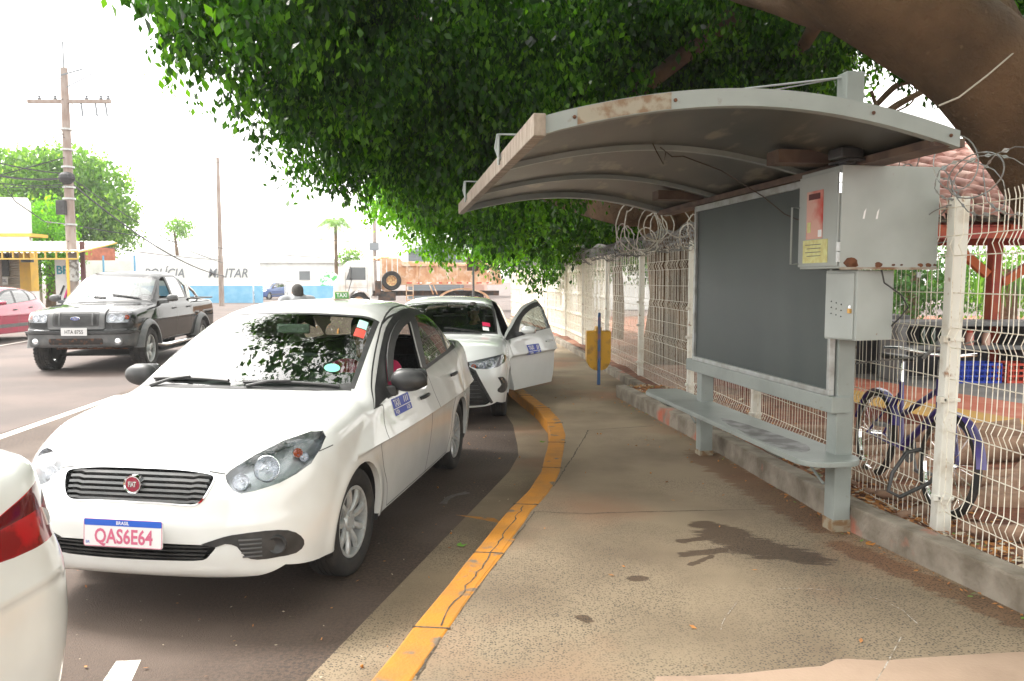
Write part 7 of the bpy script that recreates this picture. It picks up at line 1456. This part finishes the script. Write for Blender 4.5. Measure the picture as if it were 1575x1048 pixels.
    for j in range(9):
        for i in range(17):
            u=-.232+i*.029+(j%2)*.0145; v=.825+j*.0215
            if abs(u)>.245: continue
            P=sh.map('front',[u],[v],.026)[0]; k=[Vector((P[0],P[1]+.0165*math.cos(a),P[2]+.0145*math.sin(a))) for a in [math.pi/6+math.pi/3*t for t in range(6)]]; hx.tube(k,.0025,3,closed=True)
    hx.build('grille_honeycomb',GREYP,m)
    for s_ in(-1,1): patch(sh,rrect(s_*.30-.022 if s_>0 else -.322,s_*.30+.022 if s_>0 else -.278,.83,.99,.015),'front',off=.029,skirt=.006).build('grille_slot',mat('slot_dark',(.01,.01,.01),.6),m); 
    for s_ in(-1,1): 
        b=MB(); strip(sh,[(s_*.255,.815),(s_*.255,1.005)],.02,'front',off=.034,skirt=.012,mb=b); b.build('grille_post',GREYP,m)
    ox=float(sh.xs(0,.93)[0])-.045; b=MB(); e=[(.075*math.cos(a),.032*math.sin(a)) for a in np.linspace(0,2*math.pi,28,endpoint=False)]
    b.prism(e,0,.02,lambda u,v,h:(ox+h,-u,.93+v)); bo2=b.build('badge',CHROME,root,bevel=.004); b=MB(); b.prism([(u*.9,v*.85) for u,v in e],0,.004,lambda u,v,h:(ox-h,-u,.93+v)); b.build('badge_face',mat('badge_blue',(.02,.06,.28),.25,coat=1),bo2)
    b=MB(); text(b,'Ford',.046,lambda u,v,h:(ox-.0055,-u,.93+v),bold=.001,shear=.3,sx=.95); b.build('badge_letters',CHROME,bo2)
    plate_on(root,sh,'HTA 8755',.715,band=False,letters=PBLK,off=.055,base=mat('plate_grey',(.62,.62,.62),.5),lh=.085)
    bm_=MB(); strip(sh,[(u,.695) for u in np.linspace(-.86,.86,25)],.035,'front',off=.03,skirt=.05,mb=bm_); bm_.build('bumper_ledge',PLAS,bo)
    patch(sh,rrect(-.42,.42,.50,.60,.03),'front',off=.004,skirt=.01).build('bumper_intake',mat('intake_dark',(.02,.016,.014),.8,c2=(.10,.04,.02),scale=14,amt=(.5,.62)),bo)
    for s_ in(-1,1):
        P=sh.map('front',[s_*.64],[.555],.004)[0]; b=MB(); b.lathe([(0,-.004),(.05,-.004),(.058,-.012),(.078,-.012),(.08,.02)],P,'X',24); fo=b.build('fog_lamp',GREYP,bo,smooth=40); b=MB(); b.lathe([(0,-.010),(.045,-.006),(.05,0)],P,'X',20); b.build('fog_lens',BOWL,fo,smooth=40)
    for i in range(5): patch(sh,rrect(-.36+.155*i,-.30+.155*i,.425,.445,.008),'front',off=.004,skirt=.004).build('bumper_slot',mat('slot_light',(.35,.35,.35),.6),bo)
    for s_ in(-1,1): mirror(root,(1.66,s_*1.02,1.24),(.16,.24,.20),GREYP,s_)
    for (a,b_) in(((1.44,-.55),(1.50,-.05)),((1.43,.05),(1.50,.56))):
        m=MB(); m.tube([sh.map('top',[a[0]+(b_[0]-a[0])*i/6],[a[1]+(b_[1]-a[1])*i/6],.016)[0] for i in range(7)],.011,6); m.build('wiper',PLAS,root)
    for s_ in(-1,1):
        b=MB(); b.tube([(1.42,s_*.80,.40),(1.50,s_*.92,.38),(3.20,s_*.92,.38),(3.36,s_*.80,.40)],.04,10); b.build('side_step',CHROME,root,smooth=50)
    # roll bar in the bed
    b=MB()
    for dx in(0,.12): b.tube([(3.62+dx,-.72,1.16),(3.58+dx,-.68,1.45),(3.50+dx,-.56,1.62),(3.50+dx,.56,1.62),(3.58+dx,.68,1.45),(3.62+dx,.72,1.16)],.032,10)
    for s_ in(-1,1): b.tube([(3.62,s_*.66,1.50),(4.0,s_*.72,1.34),(4.22,s_*.74,1.20),(4.24,s_*.74,1.15)],.03,10)
    b.build('roll_bar',CHROME,root,smooth=50)
    b=MB(); b.box((4.28,-.80,1.185),(1.7,.05,.03)); b.box((4.28,.80,1.185),(1.7,.05,.03)); b.box((5.1,0,1.185),(.06,1.5,.03)); b.build('bed_rail',PLAS,root,bevel=.01)
    b=MB(); b.box((2.5,0,.45),(4.3,.9,.12)); b.box((.9,0,.40),(.12,1.5,.10)); b.build('chassis',RUST,root)
    interior(root,sh,1.55,1.16,2.05,wid=.68)
    return root
pickup()

# ================= people =================
SKIN=mat('skin_tan',(.42,.22,.14),.55,c2=(.36,.18,.11),scale=12); SKIN2=mat('skin_brown',(.24,.11,.065),.55,c2=(.20,.09,.05),scale=12); HAIRM=mat('hair_dark',(.02,.017,.015),.8,c2=(.07,.06,.05),scale=60,bump=.6,bscale=200)
def cone_chain(bm_mb,chains):
    for pts in chains:
        for (a,ra),(b,rb) in zip(pts[:-1],pts[1:]):
            a=Vector(a);b=Vector(b); n=max(2,int((b-a).length/.02))
            bm_mb.tube([a+(b-a)*i/n for i in range(n+1)],[ra+(rb-ra)*i/n for i in range(n+1)],10)
        for p,r in pts: bm_mb.sphere(p,r,10)
def remesh(mb,name,mt,parent,vox=.010,sm=4):
    o=mb.build(name,mt,parent,fixn=False); r=o.modifiers.new('r','REMESH'); r.mode='VOXEL'; r.voxel_size=vox; r.use_smooth_shade=True; s=o.modifiers.new('s','SMOOTH'); s.iterations=sm; s.factor=.5; return o
def head_parts(mb,c,yaw=0,tilt=0,s=1.0):
    """head centred at c facing -x locally (car front), built into the body mesh"""
    M=Matrix.Rotation(yaw,3,'Z')@Matrix.Rotation(tilt,3,'Y'); c=Vector(c)
    def P(x,y,z): return c+M@(Vector((x,y,z))*s)
    mb.sphere(P(.012,0,.02),(.098*s,.076*s,.108*s),20); mb.sphere(P(-.028,0,-.045),(.060*s,.055*s,.062*s),16); mb.sphere(P(-.045,0,-.085),(.030*s,.030*s,.022*s),12)
    mb.tube([P(-.085,0,.025),P(-.108,0,-.022)],[.010,.017],8); mb.sphere(P(-.104,0,-.024),.016*s,10)
    for y in(-.03,.03): mb.sphere(P(-.078,y,.032),(.018*s,.020*s,.010*s),10); mb.sphere(P(-.068,y*1.1,-.02),(.022*s,.022*s,.020*s),10)
    for y in(-.078,.078): mb.sphere(P(.015,y,-.002),(.020*s,.010*s,.034*s),10)
    mb.sphere(P(-.088,0,-.055),(.012*s,.026*s,.007*s),10); mb.sphere(P(-.086,0,-.066),(.013*s,.022*s,.008*s),10)
    mb.tube([P(.02,0,-.06),P(.045,0,-.19)],[.052*s,.058*s],12); return P
def hand(mb,w,d,u,grip=True,s=1.0,side=1):
    """palm from wrist w along d, back of hand up u, fingers curl round"""
    w=Vector(w);d=Vector(d).normalized();u=Vector(u).normalized(); l=d.cross(u).normalized()*side
    mb.tube([w,w+d*.045,w+d*.085],[.026,.034,.033],10)
    for i,(o,L_) in enumerate(((-.030,.068),(-.010,.078),(.011,.073),(.031,.058))):
        p=w+d*.085+l*o; k=.75 if grip else .2; a=[p]; q=p; ang=0
        for j,f in enumerate((.45,.32,.23)): ang+=k*(.9 if j else .6); q=q+(d*math.cos(ang)-u*math.sin(ang))*L_*f*s; a.append(q)
        mb.tube(a,[.0105,.0095,.0085,.007],8); mb.sphere(a[-1],.007,8)
    p=w+d*.03-l*.030; a=[p,p-l*.022+d*.02-u*.008,p-l*.02+d*.048-u*.024]; mb.tube(a,[.014,.011,.009],8); mb.sphere(a[-1],.009,8)
def seated_driver(car,label,shirt,skin,headyaw,headtilt,loc,hair=True,hands=True):
    t=thing('person',label,'person',(0,0,0)); bpy.context.view_layer.update(); t.matrix_world=car.matrix_world.copy()@Matrix.Translation(loc)
    # local frame of the car: -x is forward, hip at origin
    b=MB(); sx=Vector((.14,0,.50)); P=head_parts(b,(.06,0,.735),headyaw,headtilt)
    cone_chain(b,[[((.0,0,.05),.14),((.09,0,.28),.13),((.13,0,.46),.12),((.10,0,.58),.055)],[((0,-.09,.04),.085),((-.42,-.12,.12),.065),((-.60,-.12,-.20),.045)],[((0,.09,.04),.085),((-.42,.12,.12),.065),((-.60,.12,-.20),.045)]])
    arms=[(1,(.12,.19,.47),(-.02,.27,.24),(-.26,.13,.36)),(-1,(.12,-.19,.47),(-.02,-.27,.24),(-.26,-.13,.36))]
    for s_,a,e,w in arms: cone_chain(b,[[(a,.058),(e,.044),(w,.028)]]); hand(b,w,Vector(w)-Vector(e)+Vector((0,0,.04)),(0,0,1),True,side=s_)
    remesh(b,'body',skin,t,.009,3)
    h=MB(); cone_chain(h,[[((.0,0,.05),.155),((.09,0,.28),.148),((.13,0,.45),.14)],[((.12,-.17,.47),.078),((.10,.17,.47),.078)]]+[[(a,.075),(tuple(Vector(a).lerp(Vector(e),.75)),.066)] for s_,a,e,w in arms]); remesh(h,'shirt',shirt,t,.012,4)
    h=MB(); cone_chain(h,[[((0,-.09,.04),.10),((-.42,-.12,.12),.078),((-.60,-.12,-.20),.06)],[((0,.09,.04),.10),((-.42,.12,.12),.078),((-.60,.12,-.20),.06)]]); remesh(h,'trousers',mat('trousers_dark',(.03,.035,.05),.9),t,.014,3)
    if hair: h=MB(); h.sphere(P(.022,0,.040),(.100,.082,.100),18); h.sphere(P(.05,0,.0),(.075,.080,.09),14); remesh(h,'hair',HAIRM,t,.009,3)
    return t
PINKS=mat('pink_shirt',(.52,.02,.10),.85,c2=(.42,.015,.075),scale=9,bump=.1,bscale=60)
seated_driver(TAXI1,'driver in a deep pink shirt seated at the wheel of the first white taxi','' or PINKS,SKIN,R(8),R(-6),(1.93,-.45,.55))
seated_driver(TAXI2,'driver in a dark shirt looking down in the second taxi with the open door',mat('dark_shirt',(.03,.05,.05),.9),SKIN2,R(-18),R(-28),(1.80,-.34,.54))
# man standing behind the first taxi (his head shows over the roof)
def standing_man():
    Y=11.2; c=D(457,452,Y); t=thing('person','man with short greying hair standing behind the roof of the first taxi','person',(c.x,Y,0),R(-60)); H=1.57
    b=MB(); z=H-.11; P=head_parts(b,(0,0,z),0,R(6)); 
    cone_chain(b,[[((0,0,.95),.145),((.01,0,1.15),.125),((.0,0,1.33),.135),((.02,0,1.42),.06)],[((0,-.09,.92),.095),((-.02,-.10,.50),.062),((.02,-.10,.10),.040),((-.10,-.11,.045),.035)],[((0,.09,.92),.095),((.05,.10,.50),.062),((.12,.10,.12),.040),((.02,.11,.045),.035)]])
    A=[(-1,(0,-.20,1.36),(.03,-.26,1.08),(-.06,-.27,.83)),(1,(0,.20,1.36),(.03,.26,1.08),(-.04,.27,.83))]
    for s_,a,e,w in A: cone_chain(b,[[(a,.056),(e,.043),(w,.028)]]); hand(b,w,Vector(w)-Vector(e),(1,0,0),False,side=s_)
    remesh(b,'body',SKIN2,t,.010,3)
    h=MB(); cone_chain(h,[[((0,0,.90),.16),((.01,0,1.15),.148),((.0,0,1.34),.15)],[((0,-.17,1.37),.072),((0,.17,1.37),.072)]]+[[(a,.072),(tuple(Vector(a).lerp(Vector(e),.8)),.064)] for s_,a,e,w in A]); remesh(h,'shirt',mat('grey_shirt',(.35,.36,.38),.9),t,.014,3)
    h=MB(); cone_chain(h,[[((0,-.09,.92),.115),((-.02,-.10,.50),.082),((.02,-.10,.09),.062)],[((0,.09,.92),.115),((.05,.10,.50),.082),((.12,.10,.11),.062)]]); remesh(h,'trousers',mat('jeans',(.05,.07,.12),.9),t,.014,3)
    h=MB(); h.sphere(P(.020,0,.045),(.101,.083,.095),18); h.sphere(P(.05,0,.0),(.073,.080,.09),14); remesh(h,'hair',mat('hair_grey',(.10,.095,.09),.9,c2=(.04,.035,.03),scale=90,bump=.8,bscale=220),t,.009,2)
standing_man()
# ================= litter on the ground =================
def scatter(name,n,fn,mt,label,size=(.012,.03),seed=1,round_=False):
    g=np.random.default_rng(seed); m=MB()
    for i in range(n):
        p=fn(g); s=g.uniform(*size); a=g.uniform(0,6.28)
        if round_: m.sphere((p[0],p[1],p[2]+s*.7),s,8)
        else:
            u=Vector((math.cos(a),math.sin(a),g.normal(0,.25)))*s; v=Vector((-math.sin(a),math.cos(a),g.normal(0,.35)))*s*.45; p=Vector(p)+Vector((0,0,.006)); m.add([p-u,p+v,p+u,p-v],[(0,1,2,3)])
    o=m.build(name,mt,fixn=False); return tag(o,kind='stuff',label=label)
def on_road(g): y=g.uniform(2.2,11); x=g.uniform(-3.2,float(np.interp(y,[2.8,5.3,7,8.4,10.9],[-.65,-.1,.2,.25,-.1]))); return (x,y,.006)
def on_pave(g): y=g.uniform(2.3,12); x=g.uniform(float(np.interp(y,[2.3,5.3,7,8.4,10.9],[-.3,.2,.6,.6,.3])),float(np.interp(y,[2.3,4.6,10],[2.4,2.0,1.35]))); return (x,y,.129)
def by_wall(g): y=g.uniform(2.6,10); return (float(np.interp(y,[1.8,3.48,4.64,7.03,10.2],[2.62,2.336,2.06,1.8,1.36]))-abs(g.normal(0,.05))-.01,y,.129)
def on_soil(g): y=g.uniform(2.6,10.5); x=float(np.interp(y,[1.8,3.48,4.64,7.03,10.2],[2.8,2.5,2.24,1.98,1.55]))+abs(g.normal(0,.35)); return (x,y,soilz(x,y)+.006)
LY=mat('dry_leaf',(.45,.20,.05),.8,c2=(.30,.12,.04),scale=9); LG=mat('fallen_green',(.12,.25,.03),.6); BE=mat('berry_orange',(.42,.17,.03),.4); ST=mat('straw',(.45,.38,.28),.9)
scatter('fallen_leaves',170,on_road,LY,'dry leaf bits on the asphalt',(.006,.016),1); scatter('fallen_berries',46,on_road,BE,'small orange berries on the asphalt',(.005,.008),2,True); scatter('pale_grit',420,on_road,ST,'pale grit on the asphalt',(.003,.009),3)
scatter('fallen_leaves',60,on_pave,LY,'dry leaf bits on the pavement',(.008,.02),4); scatter('fallen_berries',16,on_pave,BE,'small orange berries on the pavement',(.005,.008),5,True); scatter('fallen_leaves',220,by_wall,LY,'dry leaves along the low wall',(.006,.018),6); scatter('small_weeds',40,by_wall,LG,'small green weeds along the low wall',(.008,.022),7)
scatter('leaf_litter',2600,on_soil,LY,'brown leaf litter behind the fence',(.012,.035),8); scatter('straw_litter',900,on_soil,ST,'pale straw litter behind the fence',(.015,.04),9); scatter('green_litter',90,on_soil,LG,'green leaves behind the fence',(.012,.03),10)
for (px,py,s_,mt,l) in((1340,839,.03,BE,'curled orange leaf on the pavement by the shelter post'),(835,681,.03,LG,'green leaf on the pavement near the kerb bend'),(711,841,.035,LG,'green leaf on the gutter beside the yellow kerb')):
    p=G(px,py,.13 if px>800 else .006); m=MB(); m.add([p+Vector(q)*s_ for q in((-1,0,.2),(0,.4,.1),(1,.1,.5),(.1,-.4,.1))],[(0,1,2,3)]); m.add([p+Vector(q)*s_ for q in((-1,0,.21),(0,.4,.11),(-.3,.8,.5),(-.9,.5,.4))],[(0,1,2,3)]); tag(m.build('leaf',mt,fixn=False),l,'leaf')


# ================= haze =================
if HAZE>0:
    m=MB(); m.box((0,45,9),(160,110,22)); hz=m.build('haze',[]); hm=bpy.data.materials.new('haze'); hm.use_nodes=True; n=hm.node_tree; n.nodes.clear(); o=n.nodes.new('ShaderNodeOutputMaterial'); v=n.nodes.new('ShaderNodeVolumePrincipled'); v.inputs['Color'].default_value=(.95,.96,.97,1); v.inputs['Density'].default_value=HAZE; v.inputs['Anisotropy'].default_value=.2; n.links.new(v.outputs[0],o.inputs['Volume']); hz.data.materials.append(hm); tag(hz,kind='stuff')
